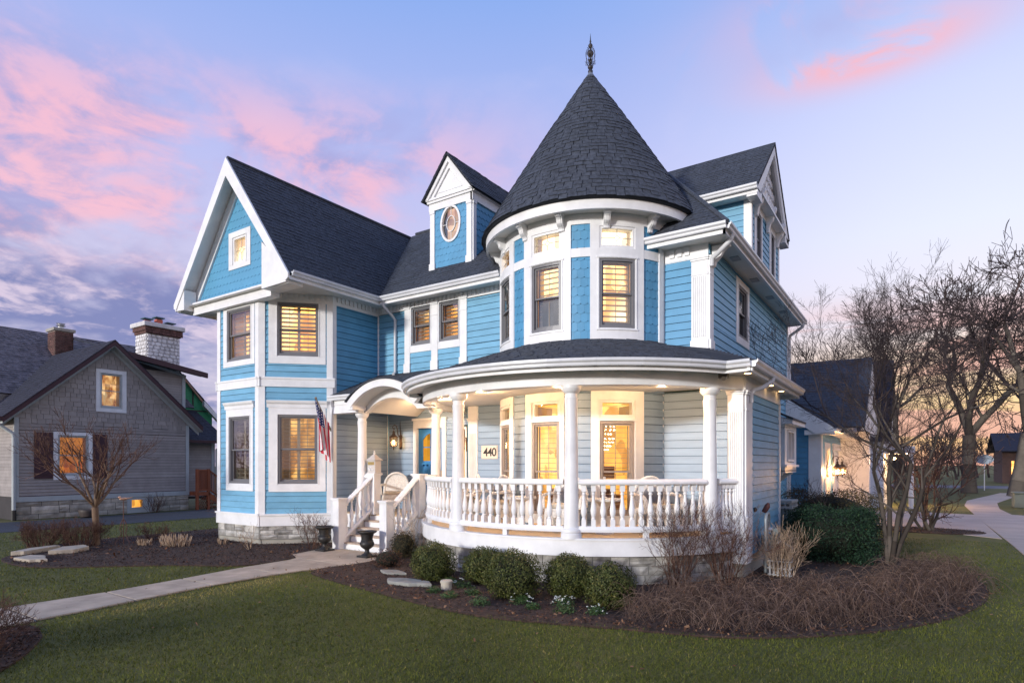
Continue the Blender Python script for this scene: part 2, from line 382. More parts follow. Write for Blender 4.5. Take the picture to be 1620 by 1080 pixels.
def window(parent, T, a0, a1, z0, z1, style='plain', glow=None, frame=None, glass=None, casing=None, louv=1.0, room=.45, meet=.5, d=.02, stile=.035, decor=0, shade=False):
    """a sash window: grey outer frame with casing, sashes, panes, shutters and a lit room behind as its parts"""
    fm = frame or M_gray; fr = .045
    mb = MB()
    for b in ((a0, a0+fr, z0, z1), (a1-fr, a1, z0, z1), (a0+fr, a1-fr, z1-fr, z1), (a0+fr, a1-fr, z0, z0+fr*1.3)):
        mb.tb(T, b[0], b[1], -.10, d, b[2], b[3])
    w = mk('window', mb, fm, parent)
    if casing:
        c0, c1, cz0, cz1 = casing; cb = MB()
        for c in cells(c0, c1, cz0, cz1, [(a0, a1, z0, z1)]): cb.tb(T, c[0], c[1], -.02, .032, c[2], c[3])
        o = .014                                            # inner bead
        for b in ((a0-o-.012, a0-.001, z0-.012, z1+o), (a1+.001, a1+o+.012, z0-.012, z1+o), (a0-.001, a1+.001, z1+.001, z1+o+.012)):
            cb.tb(T, b[0], b[1], .030, .044, b[2], b[3])
        bevel(mk('casing', cb, M_white, w), .004)
    ia0, ia1, iz0, iz1 = a0+fr, a1-fr, z0+fr*1.3, z1-fr
    zm = iz0+(iz1-iz0)*meet; s = .032
    if style in ('sash', 'sash1'):
        for k, (q0, q1, dd) in enumerate(((iz0, zm+.018, -.055), (zm-.018, iz1, -.025))):
            sb = MB(); lo = s*1.6 if k == 0 else s
            for b in ((ia0, ia0+s, q0, q1), (ia1-s, ia1, q0, q1), (ia0+s, ia1-s, q0, q0+lo), (ia0+s, ia1-s, q1-s, q1)):
                sb.tb(T, b[0], b[1], dd-.012, dd+.014, b[2], b[3])
            sh = mk('sash', sb, fm, w)
            gb = MB(); gb.tb(T, ia0+s-.003, ia1-s+.003, dd-.003, dd+.002, q0+lo-.003, q1-s+.003)
            mk('pane', gb, glass or M_glass, w)
    else:
        gb = MB(); gb.tb(T, ia0-.003, ia1+.003, -.045, -.040, iz0-.003, iz1+.003); mk('pane', gb, glass or M_glass, w)
    if style == 'leaded':
        lb = MB(); ac = (ia0+ia1)/2; zc = (iz0+iz1)/2; t = .006; q = min(ia1-ia0, iz1-iz0)*.17
        lb.tb(T, ac-t, ac+t, -.04, -.032, iz0, zc-q); lb.tb(T, ac-t, ac+t, -.04, -.032, zc+q, iz1)
        lb.tb(T, ia0, ac-q, -.04, -.032, zc-t, zc+t); lb.tb(T, ac+q, ia1, -.04, -.032, zc-t, zc+t)
        for (x0, y0), (x1, y1) in (((0,-q),(q,0)), ((q,0),(0,q)), ((0,q),(-q,0)), ((-q,0),(0,-q))):
            lb.tube([T(ac+x0, -.036, zc+y0), T(ac+x1, -.036, zc+y1)], t, 4)
        mk('leading', lb, M_lead, w)
    if louv and style in ('sash', 'sash1'):
        npan = 2 if style == 'sash' else 1; lb = MB(); dd = -.14
        for k in range(npan):
            p0 = ia0+(ia1-ia0)*k/npan; p1 = ia0+(ia1-ia0)*(k+1)/npan
            for hz0, hz1 in ((iz0, zm), (zm, iz1)):
                for b in ((p0, p0+stile, hz0, hz1), (p1-stile, p1, hz0, hz1), (p0+stile, p1-stile, hz0, hz0+stile), (p0+stile, p1-stile, hz1-stile, hz1)):
                    lb.tb(T, b[0], b[1], dd-.012, dd+.012, b[2], b[3])
                nl = max(3, int((hz1-hz0-2*stile)/.088)); st = (hz1-hz0-2*stile)/nl; hh = .034*louv; ww = .014
                for i in range(nl):
                    zc = hz0+stile+st*(i+.5)
                    lb.sweep(T, p0+stile, p1-stile, [(dd-ww-.012, zc+hh), (dd-ww-.006, zc+hh), (dd+ww+.008, zc-hh), (dd+ww, zc-hh)], 1)
                lb.tb(T, (p0+p1)/2-.006, (p0+p1)/2+.006, dd+.024, dd+.032, hz0+stile*1.5, hz1-stile*1.5)
        mk('shutter', lb, M_shut, w)
    if glow:
        rb = MB(); e = .36 if decor else .05
        if shade: sb = MB(); sb.tb(T, ia0, ia1, -.135, -.125, iz0, zm); mk('dark_sash_panel', sb, mat('unlit_sash_dark', (.10,.12,.13), .6), w)  # dark panel added so the lower sash reads as unlit
        if decor:
            rd = random.Random(int(a0*100)+decor); qb = MB(); wdt = ia1-ia0
            qb.tb(T, ia0+wdt*.30, ia0+wdt*.95, -room+.02, -room+.06, iz0+.62, iz0+.86); qb.tb(T, ia0+wdt*.05, ia0+wdt*.22, -room+.02, -room+.05, iz0+.70, iz0+1.0)
            qb.tb(T, ia0-.02, ia0+wdt*.55, -room+.05, -room+.30, iz0, iz0+.42); qb.tb(T, ia0+wdt*.6, ia1+.02, -room+.05, -room+.25, iz0, iz0+.30)
            qb.tb(T, ia0+wdt*.72, ia0+wdt*.76, -room+.1, -room+.13, iz0+.3, iz0+.52)
            mk('furniture', qb, mat('dark_wood', (.16,.06,.025), .5), w)
        rb.tb(T, ia0-e, ia1+e, -room-.02, -room, iz0-e, iz1+e)
        mk('lit_room', rb, glow, w)
        rv = MB(); rv.tb(T, ia0-e-.02, ia0-e, -room, -.10, iz0-e, iz1+e); rv.tb(T, ia1+e, ia1+e+.02, -room, -.10, iz0-e, iz1+e)
        rv.tb(T, ia0-e, ia1+e, -room, -.10, iz1+e, iz1+e+.02); rv.tb(T, ia0-e, ia1+e, -room, -.10, iz0-e-.02, iz0-e)
        mk('reveal', rv, glow if decor else M_shut, w)  # in furnished rooms the side walls emit, standing in for lamplight on them
    return w

def scales(T, a0, a1, z0, z1, m, parent, clip=None, expo=.165, wd=.13, single=False):
    """courses of fish-scale shingles; clip(a,z)->bool drops those outside a gable"""
    mb = MB(); row = 0; z = z0-.02
    while z < z1-.01:
        zt = min(z+expo+.02, z1); off = 0 if row % 2 == 0 else wd/2; k0 = int(math.floor((a0-off)/wd))-1
        a = off + k0*wd
        while a < a1:
            l, r = max(a, a0), min(a+wd-.0015, a1)
            if r-l > .012:
                pts = []; n = 6
                for i in range(n+1):
                    aa = l+(r-l)*i/n; u = (aa-a)/wd*2-1
                    pts.append((aa, z+.004+.032*(abs(u)**2.2)))
                tp = zt
                if clip:
                    lo, hi = clip((z+zt)/2); 
                    if r < lo or l > hi: a += wd; continue
                    pts = [(min(max(p, lo), hi), q) for p, q in pts]; l2, r2 = pts[0][0], pts[-1][0]
                    if r2-l2 < .012: a += wd; continue
                else: l2, r2 = l, r
                vs = [T(p, .014, max(q, z0)) for p, q in pts] + [T(r2, .007, tp), T(l2, .007, tp)]
                bk = [T(p, .001, max(q, z0)) for p, q in pts]
                k = len(pts); q = MB() if single else mb
                q.add(vs+bk, [tuple(range(k+2))] + [(i, k+2+i, k+3+i, i+1) for i in range(k-1)])
                if single: mk('scale_shingle', q, m, parent)
            a += wd
        z += expo; row += 1
    if not single: mk('scale_shingles', mb, m, parent, 'stuff')

def roof_plane(parent, poly, m=None, under=.05, expo=.135, wd=.30, name='roof_shingles'):
    """poly: 3D planar convex polygon, first edge = the eave. Courses of separate raised tabs over a solid deck."""
    P = [np.array(p, float) for p in poly]; u = P[1]-P[0]; u /= np.linalg.norm(u)
    n = np.cross(u, P[2]-P[0]); n /= np.linalg.norm(n)
    if n[2] < 0: n = -n
    v = np.cross(n, u)
    if v[2] < 0: v = -v
    q = [((p-P[0])@u, (p-P[0])@v) for p in P]; vmax = max(b for a, b in q)
    base = MB(); base.slab([tuple(p) for p in P], tuple(-n*under)); bo = mk('roof_slope', base, M_roofb, parent)
    V = []; F = []; row = 0; y = -.02
    while y < vmax:
        ym = y+expo/2; xs = []
        for i in range(len(q)):
            (ax, ay), (bx, by) = q[i], q[(i+1) % len(q)]
            yy = min(max(ym, .001), vmax-.001)
            if (ay-yy)*(by-yy) <= 0 and abs(ay-by) > 1e-9: xs.append(ax+(bx-ax)*(yy-ay)/(by-ay))
        if len(xs) >= 2:
            lo, hi = min(xs), max(xs); x = lo - random.random()*wd
            while x < hi:
                w = wd*random.choice((.45, .62, .8, 1.0, .55)); l, r = max(x, lo), min(x+w-.006, hi); x += w
                if r-l < .02: continue
                t = random.choice((.010, .013, .018)); yt = min(y+expo+.01, vmax)
                g = lambda a, b, h: tuple(P[0]+u*a+v*b+n*h)
                b = len(V)
                V += [g(l,y,.001), g(r,y,.001), g(l,y,t), g(r,y,t), g(l,yt,.004), g(r,yt,.004)]
                F += [(b,b+1,b+3,b+2), (b+2,b+3,b+5,b+4), (b,b+2,b+4,b+4), (b+1,b+3,b+5,b+5)]
        y += expo; row += 1
    mb = MB(); mb.v = V; mb.f = [f if len(set(f)) == 4 else tuple(dict.fromkeys(f)) for f in F]; mb.m = [0]*len(F)
    o = mk(name, mb, m or M_roof, bo, 'stuff')
    return bo
def beam3(mb, p, q, wy, h, mi=0):              # straight member between two points; wy: half-width vector, h: drop
    p = np.array(p, float); q = np.array(q, float); w = np.array(wy, float); d = np.array((0,0,-h))
    mb.slab([tuple(p-w), tuple(q-w), tuple(q-w+d), tuple(p-w+d)], tuple(2*w), mi)
GUT = [(0,0),(.075,0),(.085,.02),(.085,.045),(.115,.075),(.115,.115),(.105,.115),(.100,.09),(0,.09)]
def pilaster(parent, T, a0, a1, z0, z1, flutes=0, side=None):
    mb = MB(); zb = z0+.30; zt = z1-.34; w = a1-a0
    mb.tb(T, a0-.015, a1+.015, -.01, .058, z0, zb); mb.tb(T, a0, a1, -.01, .036, zb, zt)
    mb.tb(T, a0-.004, a1+.004, -.01, .044, zt, zt+.03); mb.tb(T, a0, a1, -.01, .036, zt+.03, z1-.07)
    mb.tb(T, a0-.012, a1+.012, -.01, .056, z1-.07, z1-.035); mb.tb(T, a0-.022, a1+.022, -.01, .070, z1-.035, z1)
    if flutes:
        st = (w-.05)/flutes
        for i in range(flutes):
            c = a0+.025+st*(i+.5)
            mb.tb(T, c-st*.24, c+st*.24, .034, .056, zb+.06, zt-.02)
    return bevel(mk('pilaster', mb, M_white, parent), .004)

# ================================================================ THE BLUE HOUSE
H = thing('blue_house', 'large sky blue house with round shingled turret, curved porch and steep dark gable', 'house', (-8, 12, 0))
C = (-5.90, 11.82); RT = 1.93
TF = plane_T((-11.88, 11.27), (1, 0))          # main front wall, a = X + 11.88
T2 = plane_T((-11.88, 9.75), (0, 1))           # side of the left wing
TB = plane_T((-14.83, 8.56), (1, 0))           # bay, front facet
TB2 = plane_T((-13.07, 8.56), (1, 1))          # bay, right facet
TB3 = plane_T((-16.02, 9.75), (1, -1))         # bay, left facet
TC = cyl_T(C, RT)
TS = plane_T((-3.2, 11.27), (0, 1))            # right side wall, upper floor
TS1 = plane_T((-2.42, 11.20), (0, 1))          # right side wall of the ground-floor bump-out
TE = plane_T((-11.88, 11.62), (1, 0))          # entry wall under the porch
A = lambda deg: R(deg)*RT
wm = MB()                                       # wall core behind the boards
L2 = 1.683
# --- bay -----------------------------------------------------------------
hb1 = [(.40, 1.52, 1.30, 3.44)]; hb2 = [(.28, 1.58, 4.38, 5.90)]
h21 = [(.23, 1.51, 1.30, 3.44)]; h22 = [(.23, 1.51, 4.38, 5.90)]
for T, L, a, b in ((TB, 1.76, hb1, hb2), (TB2, L2, h21, h22), (TB3, L2, h21, h22)):
    wallp(T, 0, L, .72, 3.82, a, .147, M_blue, wm, prio=1.3)
    wallp(T, 0, L, 4.02, 5.86, b, .147, M_blue, wm, prio=1.3)
    mb = MB(); mb.tb(T, -.06, L+.06, -.1, .045, 3.80, 4.00); mb.tb(T, -.07, L+.07, -.1, .060, 3.985, 4.03); mk('belt_course', mb, M_white, H)
    mb = MB(); mb.tb(T, -.04, L+.04, -.1, .045, .45, .72); mb.tb(T, -.05, L+.05, -.1, .070, .70, .745); mk('water_table', mb, M_white, H)
    mb = MB(); mb.tb(T, 0, L, -.1, .020, 5.84, 6.06); mk('frieze', mb, M_white, H)
    for i in range(13):
        mb = MB(); c = .1+(L-.2)*i/12; mb.tb(T, c-.036, c+.036, .018, .050, 5.92, 6.055); mk('dentil', mb, M_white, H)
    mb = MB()
    for z0, z1 in ((.74, 3.80), (4.03, 6.04)):
        mb.tb(T, -.012, .13, -.05, .034, z0, z1); mb.tb(T, L-.13, L+.012, -.05, .034, z0, z1)
    mk('corner_board', mb, M_white, H)
    cm = MB(); cm.tb(T, -.02, L+.02, -.1, -.015, -.1, .14); mk('foundation', cm, M_conc, H)
    cm = MB(); cm.tb(T, -.02, L+.02, -.1, .0, .12, .46); mk('stone_backing', cm, M_mortar, H)
window(H, TB, .52, 1.41, 1.46, 3.11, 'sash', M_glowD, casing=(.38, 1.54, 1.28, 3.30), room=1.1, louv=.3)
window(H, TB, .44, 1.45, 4.50, 5.78, 'sash', M_glowA, casing=(.26, 1.60, 4.36, 5.92), louv=.75)
window(H, TB2, .42, 1.34, 1.46, 3.13, 'sash', M_glowD, casing=(.21, 1.53, 1.27, 3.32), room=1.1, louv=.25)
window(H, TB2, .41, 1.36, 4.55, 5.84, 'sash', M_glowA, casing=(.21, 1.53, 4.36, 5.95), louv=.85)
window(H, TB3, .42, 1.34, 1.46, 3.13, 'sash', M_glowD, casing=(.21, 1.53, 1.27, 3.32), room=1.1, louv=.3)
for T, a, b in ((TB, .36, 1.56), (TB2, .19, 1.55)):
    mb = MB(); mb.sweep(T, a-.02, b+.02, [(0,3.30),(.045,3.30),(.05,3.38),(.085,3.42),(.10,3.47),(0,3.47)]); mk('window_hood', mb, M_white, H)
# stones of the bay base
def stone_course(T, a0, a1, z0, z1, parent, rows, wmin, wmax, mt=None, name='stone', seed=1, hole=None):
    rd = random.Random(seed); hs = [rd.uniform(.7, 1.3) for _ in range(rows)]; s = sum(hs); z = z0; cnt = 0
    for h in hs:
        h = h/s*(z1-z0); a = a0
        while a < a1-.02:
            w = rd.uniform(wmin, wmax); b = min(a+w, a1)
            if a1-b < wmin*.6: b = a1
            segs = [(z, z+h)] if rd.random() < .8 or h < .11 else [(z, z+h*.48), (z+h*.48, z+h)]
            for s0, s1 in segs:
                if hole and b > hole[0] and a < hole[1]: continue
                mb = MB(); g = .007; nx = 3; nz = 2; vs = []; e = rd.uniform(.014, .034)
                for j in range(nz+1):
                    for i in range(nx+1):
                        edge = i in (0, nx) or j in (0, nz)
                        dd = .004 if edge else e+rd.uniform(-.010, .012)
                        if edge and not (i in (0, nx) and j in (0, nz)): dd = rd.uniform(.006, .014)
                        aa = a+g+(b-a-2*g)*i/nx + (0 if i in (0, nx) else rd.uniform(-.02, .02)*(b-a)*2)
                        vs.append(T(aa, dd, s0+g*.7+(s1-s0-1.4*g)*j/nz+rd.uniform(-.002,.002)))
                fs = [(j*(nx+1)+i, j*(nx+1)+i+1, (j+1)*(nx+1)+i+1, (j+1)*(nx+1)+i) for i in range(nx) for j in range(nz)]
                mb.add(vs, fs); mk(name, mb, mt or M_stone, parent); cnt += 1
            a = b
        z += h
stone_course(TB, 0, 1.76, .14, .455, H, 2, .22, .5, seed=3)
stone_course(TB2, 0, L2, .14, .455, H, 3, .18, .42, seed=5)
# wing side wall, upper boards in a deeper blue with its shade painted in
wallp(T2, 0, 1.52, 3.3, 5.86, (), .147, M_blue2, wm); wallp(T2, 0, 1.87, .72, 3.3, (), .147, M_bluelit, wm)
mb = MB(); mb.tb(T2, -.012, .10, -.02, .034, .45, 6.0); mb.tb(T2, 1.48, 1.517, 0, .03, 3.3, 5.86); mb.tb(T2, 1.83, 1.868, 0, .03, .8, 3.25); mk('corner_board', mb, M_white, H)
mb = MB(); mb.tb(T2, 0, 1.52, -.1, .02, 5.84, 6.06); mk('frieze', mb, M_white, H)
for i in range(11):
    mb = MB(); c = .16+i*.13; mb.tb(T2, c-.036, c+.036, .018, .05, 5.92, 6.055); mk('dentil', mb, M_white, H)
# left-hand and rear walls of the wing (plain)
mb = MB(); mb.box(-16.02, -15.95, 9.75, 19.4, 0, 6.05); mb.box(-16.02, -3.2, 19.3, 19.4, 0, 6.05); mk('rear_wall', mb, M_blue, H)
# --- main front wall, upper floor -----------------------------------------
hm = [(1.24, 1.86, 4.77, 5.92), (2.16, 2.78, 4.77, 5.92)]
wallp(TF, 0, 4.75, 3.9, 5.86, hm, .147, M_blue, wm)
mb = MB(); mb.tb(TF, 0, 4.4, -.1, .02, 5.88, 6.06); mk('frieze', mb, M_white, H)
for i in range(33):
    mb = MB(); c = .12+i*.13; mb.tb(TF, c-.038, c+.038, .018, .052, 5.93, 6.058); mk('dentil', mb, M_white, H)
for a0, a1 in ((.98, 1.17), (1.89, 2.10), (2.80, 3.01)): pilaster(H, TF, a0, a1, 4.2, 5.95)
for a0, a1 in ((1.17, 1.89), (2.10, 2.80)):
    window(H, TF, a0+.05, a1-.03, 4.94, 5.90, 'sash1', M_glowA, louv=.8, casing=(a0+.002, a1-.002, 4.76, 5.93))
mb = MB(); mb.tb(TF, .0, .04, 0, .03, 4.1, 5.88); mk('corner_board', mb, M_white, H)
# right-hand piece of the front wall, both floors
A0 = 11.88-4.08
wallp(TF, A0, 8.68, 3.9, 5.80, (), .145, M_blue2, wm, prio=1.2); wallp(TF, A0, 9.46, .75, 3.3, (), .149, M_bluelit, wm, prio=1.2)
mb = MB(); mb.tb(TF, A0, 8.68, -.1, .02, 5.78, 6.06); mk('frieze', mb, M_white, H)
for i in range(3):
    mb = MB(); c = A0+.20+i*.145; mb.tb(TF, c-.045, c+.045, .018, .05, 5.87, 6.03); mk('dentil', mb, M_white, H)
mb = MB(); mb.tb(TF, A0-.04, A0+.05, -.02, .04, 4.0, 5.80); mb.tb(TF, A0-.05, A0+.03, -.02, .04, .75, 3.28); mk('corner_board', mb, M_white, H)
pilaster(H, TF, 8.37, 8.68, 3.95, 5.80, 7)
# --- right side wall, upper floor ------------------------------------------
hs = [(2.0, 3.14, 4.56, 5.94)]
wallp(TS, 0, 8.1, 2.9, 6.02, hs, .147, M_blue, wm); wallp(TS, 2.5, 8.1, .3, 2.9, (), .147, M_blue, wm)
pilaster(H, TS, -.02, .22, 3.95, 5.80)
window(H, TS, 2.14, 2.96, 4.70, 5.80, 'sash1', M_dark, louv=.9, glass=M_glassd, casing=(1.98, 3.16, 4.54, 5.95), room=.25)
mb = MB(); mb.tb(TS, 0, 8.1, -.1, .022, 5.80, 6.04) if 0 else mb.tb(TS, 8.0, 8.12, -.02, .035, .3, 6.0); mk('corner_board', mb, M_white, H)
# --- ground-floor side bump-out ---------------------------------------------
wallp(TS1, 0, 2.5, .35, 3.2, (), .135, M_blue, wm, prio=1.2)
TK = plane_T((-2.42, 13.70), (-1, 0)); wallp(TK, 0, .78, .35, 3.2, (), .135, M_blue, wm)
mb = MB(); mb.tb(TS1, 2.40, 2.51, -.02, .035, .25, 3.2); mb.tb(TS1, 0, 2.51, -.02, .03, 3.18, 3.44); mk('corner_board', mb, M_white, H)
mb = MB(); mb.tb(TS1, 0, 2.5, -.1, -.01, -.1, .36); mk('foundation', mb, M_conc, H)
mb = MB(); mb.tb(TS, 2.5, 8.1, -.1, -.01, -.1, .31); mk('foundation', mb, M_conc, H)
# --- entry wall, door ---------------------------------------------------------
hd = [(.98, 2.05, .7, 3.02), (2.35, 2.75, 1.5, 2.9)]
wallp(TE, 0, 3.05, .75, 3.5, hd, .147, M_bluelit, wm)
TR = plane_T((-8.83, 11.27), (0, 1)); wallp(TF, 3.06, 4.75, .75, 3.5, (), .149, M_bluelit, wm, prio=1.2)
mb = MB(); mb.box(-8.87, -8.80, 11.27, 11.62, .75, 3.4); mk('recess_return', mb, M_blue, H)
mb = MB(); mb.tb(TE, 0, .04, 0, .03, .8, 3.3); mk('corner_board', mb, M_blue, H)
mb = MB()
for c in cells(.96, 2.07, .75, 3.10, [(1.09, 1.94, .70, 2.86)]): mb.tb(TE, c[0], c[1], -.05, .045, c[2], c[3])
mb.tb(TE, .93, 2.10, -.05, .07, 3.06, 3.12)
door_case = bevel(mk('door_casing', mb, M_white, H), .005)
dm = MB()
dh = [(1.24, 1.79, 2.02, 2.72)]
for c in cells(1.10, 1.93, .77, 2.85, dh): dm.tb(TE, c[0], c[1], -.06, -.02, c[2], c[3])
for i in range(7): dm.tb(TE, 1.27+i*.072, 1.33+i*.072, -.022, -.010, .95, 1.80)
for s_ in (-1, 1):                              # arched head of the lights
    for k in range(4):
        a_ = 1.515+s_*(.275-.0); t0 = k/4*.17
    dm.tri_prism(TE, [(1.515+s_*.275, 2.56), (1.515+s_*.275, 2.73), (1.515+s_*.06, 2.73), (1.515+s_*.17, 2.67)], -.05, -.018)
door = mk('door', dm, M_door, H)
mb = MB(); mb.tb(TE, 1.505, 1.525, -.045, -.018, 2.02, 2.72); mb.tb(TE, 1.24, 1.79, -.045, -.018, 2.36, 2.385); mk('muntins', mb, M_door, door)
mb = MB(); mb.tb(TE, 1.20, 1.83, -.02, .05, 1.93, 1.965); [mb.tb(TE, c-.025, c+.025, -.02, .035, 1.89, 1.93) for c in (1.27, 1.40, 1.53, 1.66, 1.76)]; mk('door_shelf', mb, M_door, door)
mb = MB(); mb.tb(TE, 1.24, 1.79, -.052, -.048, 2.02, 2.72); mk('door_glass', mb, room_mat('door_glow', (1,.36,.03), (1,.46,.05), .75, 2), door)
mb = MB(); p = TE(1.86, .0, 1.60); mb.sphere(TE(1.87,.02,1.74), .022); mb.tube([TE(1.87,0,1.5), TE(1.87,.05,1.52), TE(1.87,.05,1.66), TE(1.87,0,1.68)], .010, 6); mb.tb(TE, 1.845, 1.895, -.02, -.01, 1.46, 1.78); mk('door_handle', mb, mat('brass', (.55,.36,.14), .3, metal=.8), door)
window(H, TE, 2.38, 2.72, 1.55, 2.85, 'plain', M_glowC, frame=M_white, room=.3)
pilaster(H, TF, 3.06, 3.33, .75, 3.02, 6); pilaster(H, TR, -.01, .2, .75, 3.02)
mb = MB(); mb.tb(TF, 3.05, 3.34, -.02, .034, 3.0, 3.3); mk('pilaster_head', mb, M_white, H)
# --- turret ---------------------------------------------------------------------
th1 = [(A(-54), A(-26.5), .7, 3.26), (A(-12.6), A(11), .7, 3.26), (A(27.8), A(56), .7, 3.26)]
wallp(TC, A(-73), A(73), .75, 3.4, th1, .149, M_bluelit, wm, prio=1.3)
th2 = [(A(-55), A(-24.6), 4.2, 6.6), (A(-14.7), A(15.8), 4.2, 6.6), (A(26.3), A(57), 4.2, 6.6)]
wallp(TC, A(-100), A(100), 3.8, 6.75, [(a, b, 4.22, 6.43) for a, b, _, _ in th2], 1, None, wm)
for a0, a1 in ((-24.6, -14.7), (15.8, 26.3), (57, 68.0), (-80, -55)):
    sg = a0 > -60
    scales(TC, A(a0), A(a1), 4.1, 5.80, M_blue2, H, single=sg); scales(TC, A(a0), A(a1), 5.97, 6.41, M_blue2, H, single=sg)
    mb = MB(); mb.tb(TC, A(a0), A(a1), -.02, .030, 5.80, 5.965); mk('rail_band', mb, M_white, H)
mb = MB(); mb.tb(TC, A(-88), A(88), -.02, .030, 6.41, 6.62); mk('turret_frieze', mb, M_white, H)
mb = MB(); mb.tb(TC, A(68.0), A(71.5), -.02, .045, 4.0, 6.41); mb.tb(TC, A(-58), A(-55), -.02, .045, 4.0, 6.41); mk('corner_board', mb, M_white, H)
gl = {0: (M_glowA, M_glowD), 1: (M_glowB, None), 2: (M_glowB, None)}
for k, (c0, c1, g0, g1) in enumerate(((-55, -24.6, -49.5, -29.8), (-14.7, 15.8, -8.6, 10.4), (26.3, 57, 31.4, 51.6))):
    # casing panels round the lower sash and the transom
    mb = MB()
    for c in cells(A(c0), A(c1), 4.16, 6.41, [(A(g0), A(g1), 4.47, 5.76), (A(g0), A(g1), 5.95, 6.36)]): mb.tb(TC, c[0], c[1], -.02, .036, c[2], c[3])
    mb.tb(TC, A(g0)-.05, A(g1)+.05, .035, .055, 5.77, 5.80); mb.tb(TC, A(g0)-.03, A(g0)-.012, .035, .048, 4.45, 5.78); mb.tb(TC, A(g1)+.012, A(g1)+.03, .035, .048, 4.45, 5.78)
    mb.tb(TC, A(g0)-.05, A(g1)+.05, .035, .052, 4.43, 4.455)
    mk('turret_casing', mb, M_white, H)
    window(H, TC, A(g0), A(g1), 4.47, 5.76, 'sash1', (M_glowD, M_glowA, M_glowB)[k], louv=(.5, .7, .6)[k], room=.35, shade=(k == 1))
    window(H, TC, A(g0), A(g1), 5.95, 6.36, 'leaded', (M_glowA, M_glowT, M_glowT)[k], frame=M_white, room=.3)
    q0, q1, r0, r1 = ((-55.5, -25.4, -49, -29.8), (-13.6, 12, -8.4, 9.4), (26.8, 57, 31.7, 51.2))[k]
    mb = MB()
    for c in cells(A(q0), A(q1), .80, 3.30, [(A(r0), A(r1), .98, 2.74), (A(r0), A(r1), 2.80, 3.13)]): mb.tb(TC, c[0], c[1], -.02, .036, c[2], c[3])
    mb.tb(TC, A(r0)-.03, A(r0)-.010, .035, .050, .98, 3.14); mb.tb(TC, A(r1)+.010, A(r1)+.03, .035, .050, .98, 3.14); mb.tb(TC, A(r0)-.03, A(r1)+.03, .035, .052, 3.135, 3.16); mb.tb(TC, A(r0)-.01, A(r1)+.01, .030, .056, 2.745, 2.795)
    mk('turret_casing', mb, M_white, H)
    window(H, TC, A(r0), A(r1), 2.80, 3.13, 'plain', M_glowC, frame=M_white, room=.6)
    window(H, TC, A(r0), A(r1), .98, 2.74, 'sash1', M_glowC, frame=mat('warm_grey_frame', (.30,.25,.22), .5), room=.75, louv=.14, meet=.46, stile=.018, decor=k+1)
mk('wall', wm, mat('lap_shadow_backing', (.02,.06,.10), .9), H)  # core kept dark so the board gaps draw lap shadow lines
# eave: soffit, fascia, brackets
mb = MB(); mb.sweep(TC, A(-120), A(100), [(-.02, 6.60), (.30, 6.60), (.30, 6.63), (-.02, 6.63)], 60); mk('turret_soffit', mb, M_cream, H)
mb = MB(); mb.sweep(TC, A(-120), A(86), [(.29, 6.555), (.345, 6.555), (.345, 6.76), (.29, 6.76)], 70); mk('turret_fascia', mb, M_white, H)
for ang in (-86, -62, -37.5, -13.5, 10.5, 35, 61):
    mb = MB(); a = A(ang); w = .055
    pr = [(.03,6.60),(.27,6.60),(.27,6.555),(.245,6.53),(.20,6.52),(.17,6.49),(.16,6.45),(.15,6.42),(.12,6.395),(.085,6.375),(.065,6.35),(.062,6.31),(.03,6.295)]
    mb.sweep(TC, a-w, a+w, pr, 1); mb.sweep(TC, a-w*.55, a+w*.55, [(d+.008 if d > .05 else d, z-.004) for d, z in pr], 1); mb.tb(TC, a-w-.012, a+w+.012, .03, .285, 6.585, 6.60)
    bevel(mk('bracket', mb, M_white, H), .004)
# --- turret roof: a cone of separate shingles -----------------------------------
CX, CY = C
ez, er, az_, = 6.76, 2.36, 10.50
mb = MB(); prof = [(er-.05, 6.73), (er-.005, 6.755), (2.0, 7.335), (1.2, 8.64), (.5, 9.73), (.02, 10.48)]
mb.lathe(prof, (CX, CY, 0), 72); cone = smooth(mk('turret_roof', mb, M_roofb, H), 30)
def cone_r(z):
    t = (z-ez)/(az_-ez); return er*(1-t) + .05*math.sin(PI*min(1, t*1.0))*.6
rows = []; z = ez-.01; dzr = .098
while z < az_-.22: rows.append(z); z += dzr
smb = MB(); nsh = 0
camang = math.atan2(-CX, CY)      # direction from the turret to the camera, from -Y towards +X
for ri, z in enumerate(rows):
    r0, r1 = cone_r(z)+.004, cone_r(z+dzr+.012)+.004; n = max(10, int(2*PI*r0/.175)); sh = random.random()
    meshes = []
    for q in range(4):
        m_ = MB(); hw = PI/n*(.94, .97, .90, .985)[q]; t = (.008, .012, .006, .010)[q]; drop = (0, .0, .010, -.008)[q]
        pp = []
        for aa in (-hw, 0, hw):
            pp += [(math.sin(aa)*r0, -math.cos(aa)*r0, -drop), (math.sin(aa)*(r0+t), -math.cos(aa)*(r0+t), -drop+t*.5), (math.sin(aa)*(r1+.004), -math.cos(aa)*(r1+.004), dzr+.012)]
        m_.add(pp, [(0,3,4,1), (3,6,7,4), (1,4,5,2), (4,7,8,5), (0,1,2), (6,8,7)])
        meshes.append(m_)
    me_ = [None]*4
    for i in range(n):
        ang = (i+sh)*2*PI/n; q = random.randrange(4); d = (ang-camang+PI) % (2*PI)-PI
        if abs(d) > R(100): 
            if abs(d) > R(150) and ri > 3: pass
        single = abs(d) < R(62) and nsh < 290 and ri < 14
        if single:
            if me_[q] is None: me_[q] = mesh_of(meshes[q], 'roof_shingle', M_roof)
            inst('roof_shingle', me_[q], (CX, CY, z), ang, cone); nsh += 1
        else:
            c, s_ = math.cos(ang), math.sin(ang)
            smb.add([(CX+x*c-y*s_, CY+x*s_+y*c, z+zz) for x, y, zz in meshes[q].v], meshes[q].f)
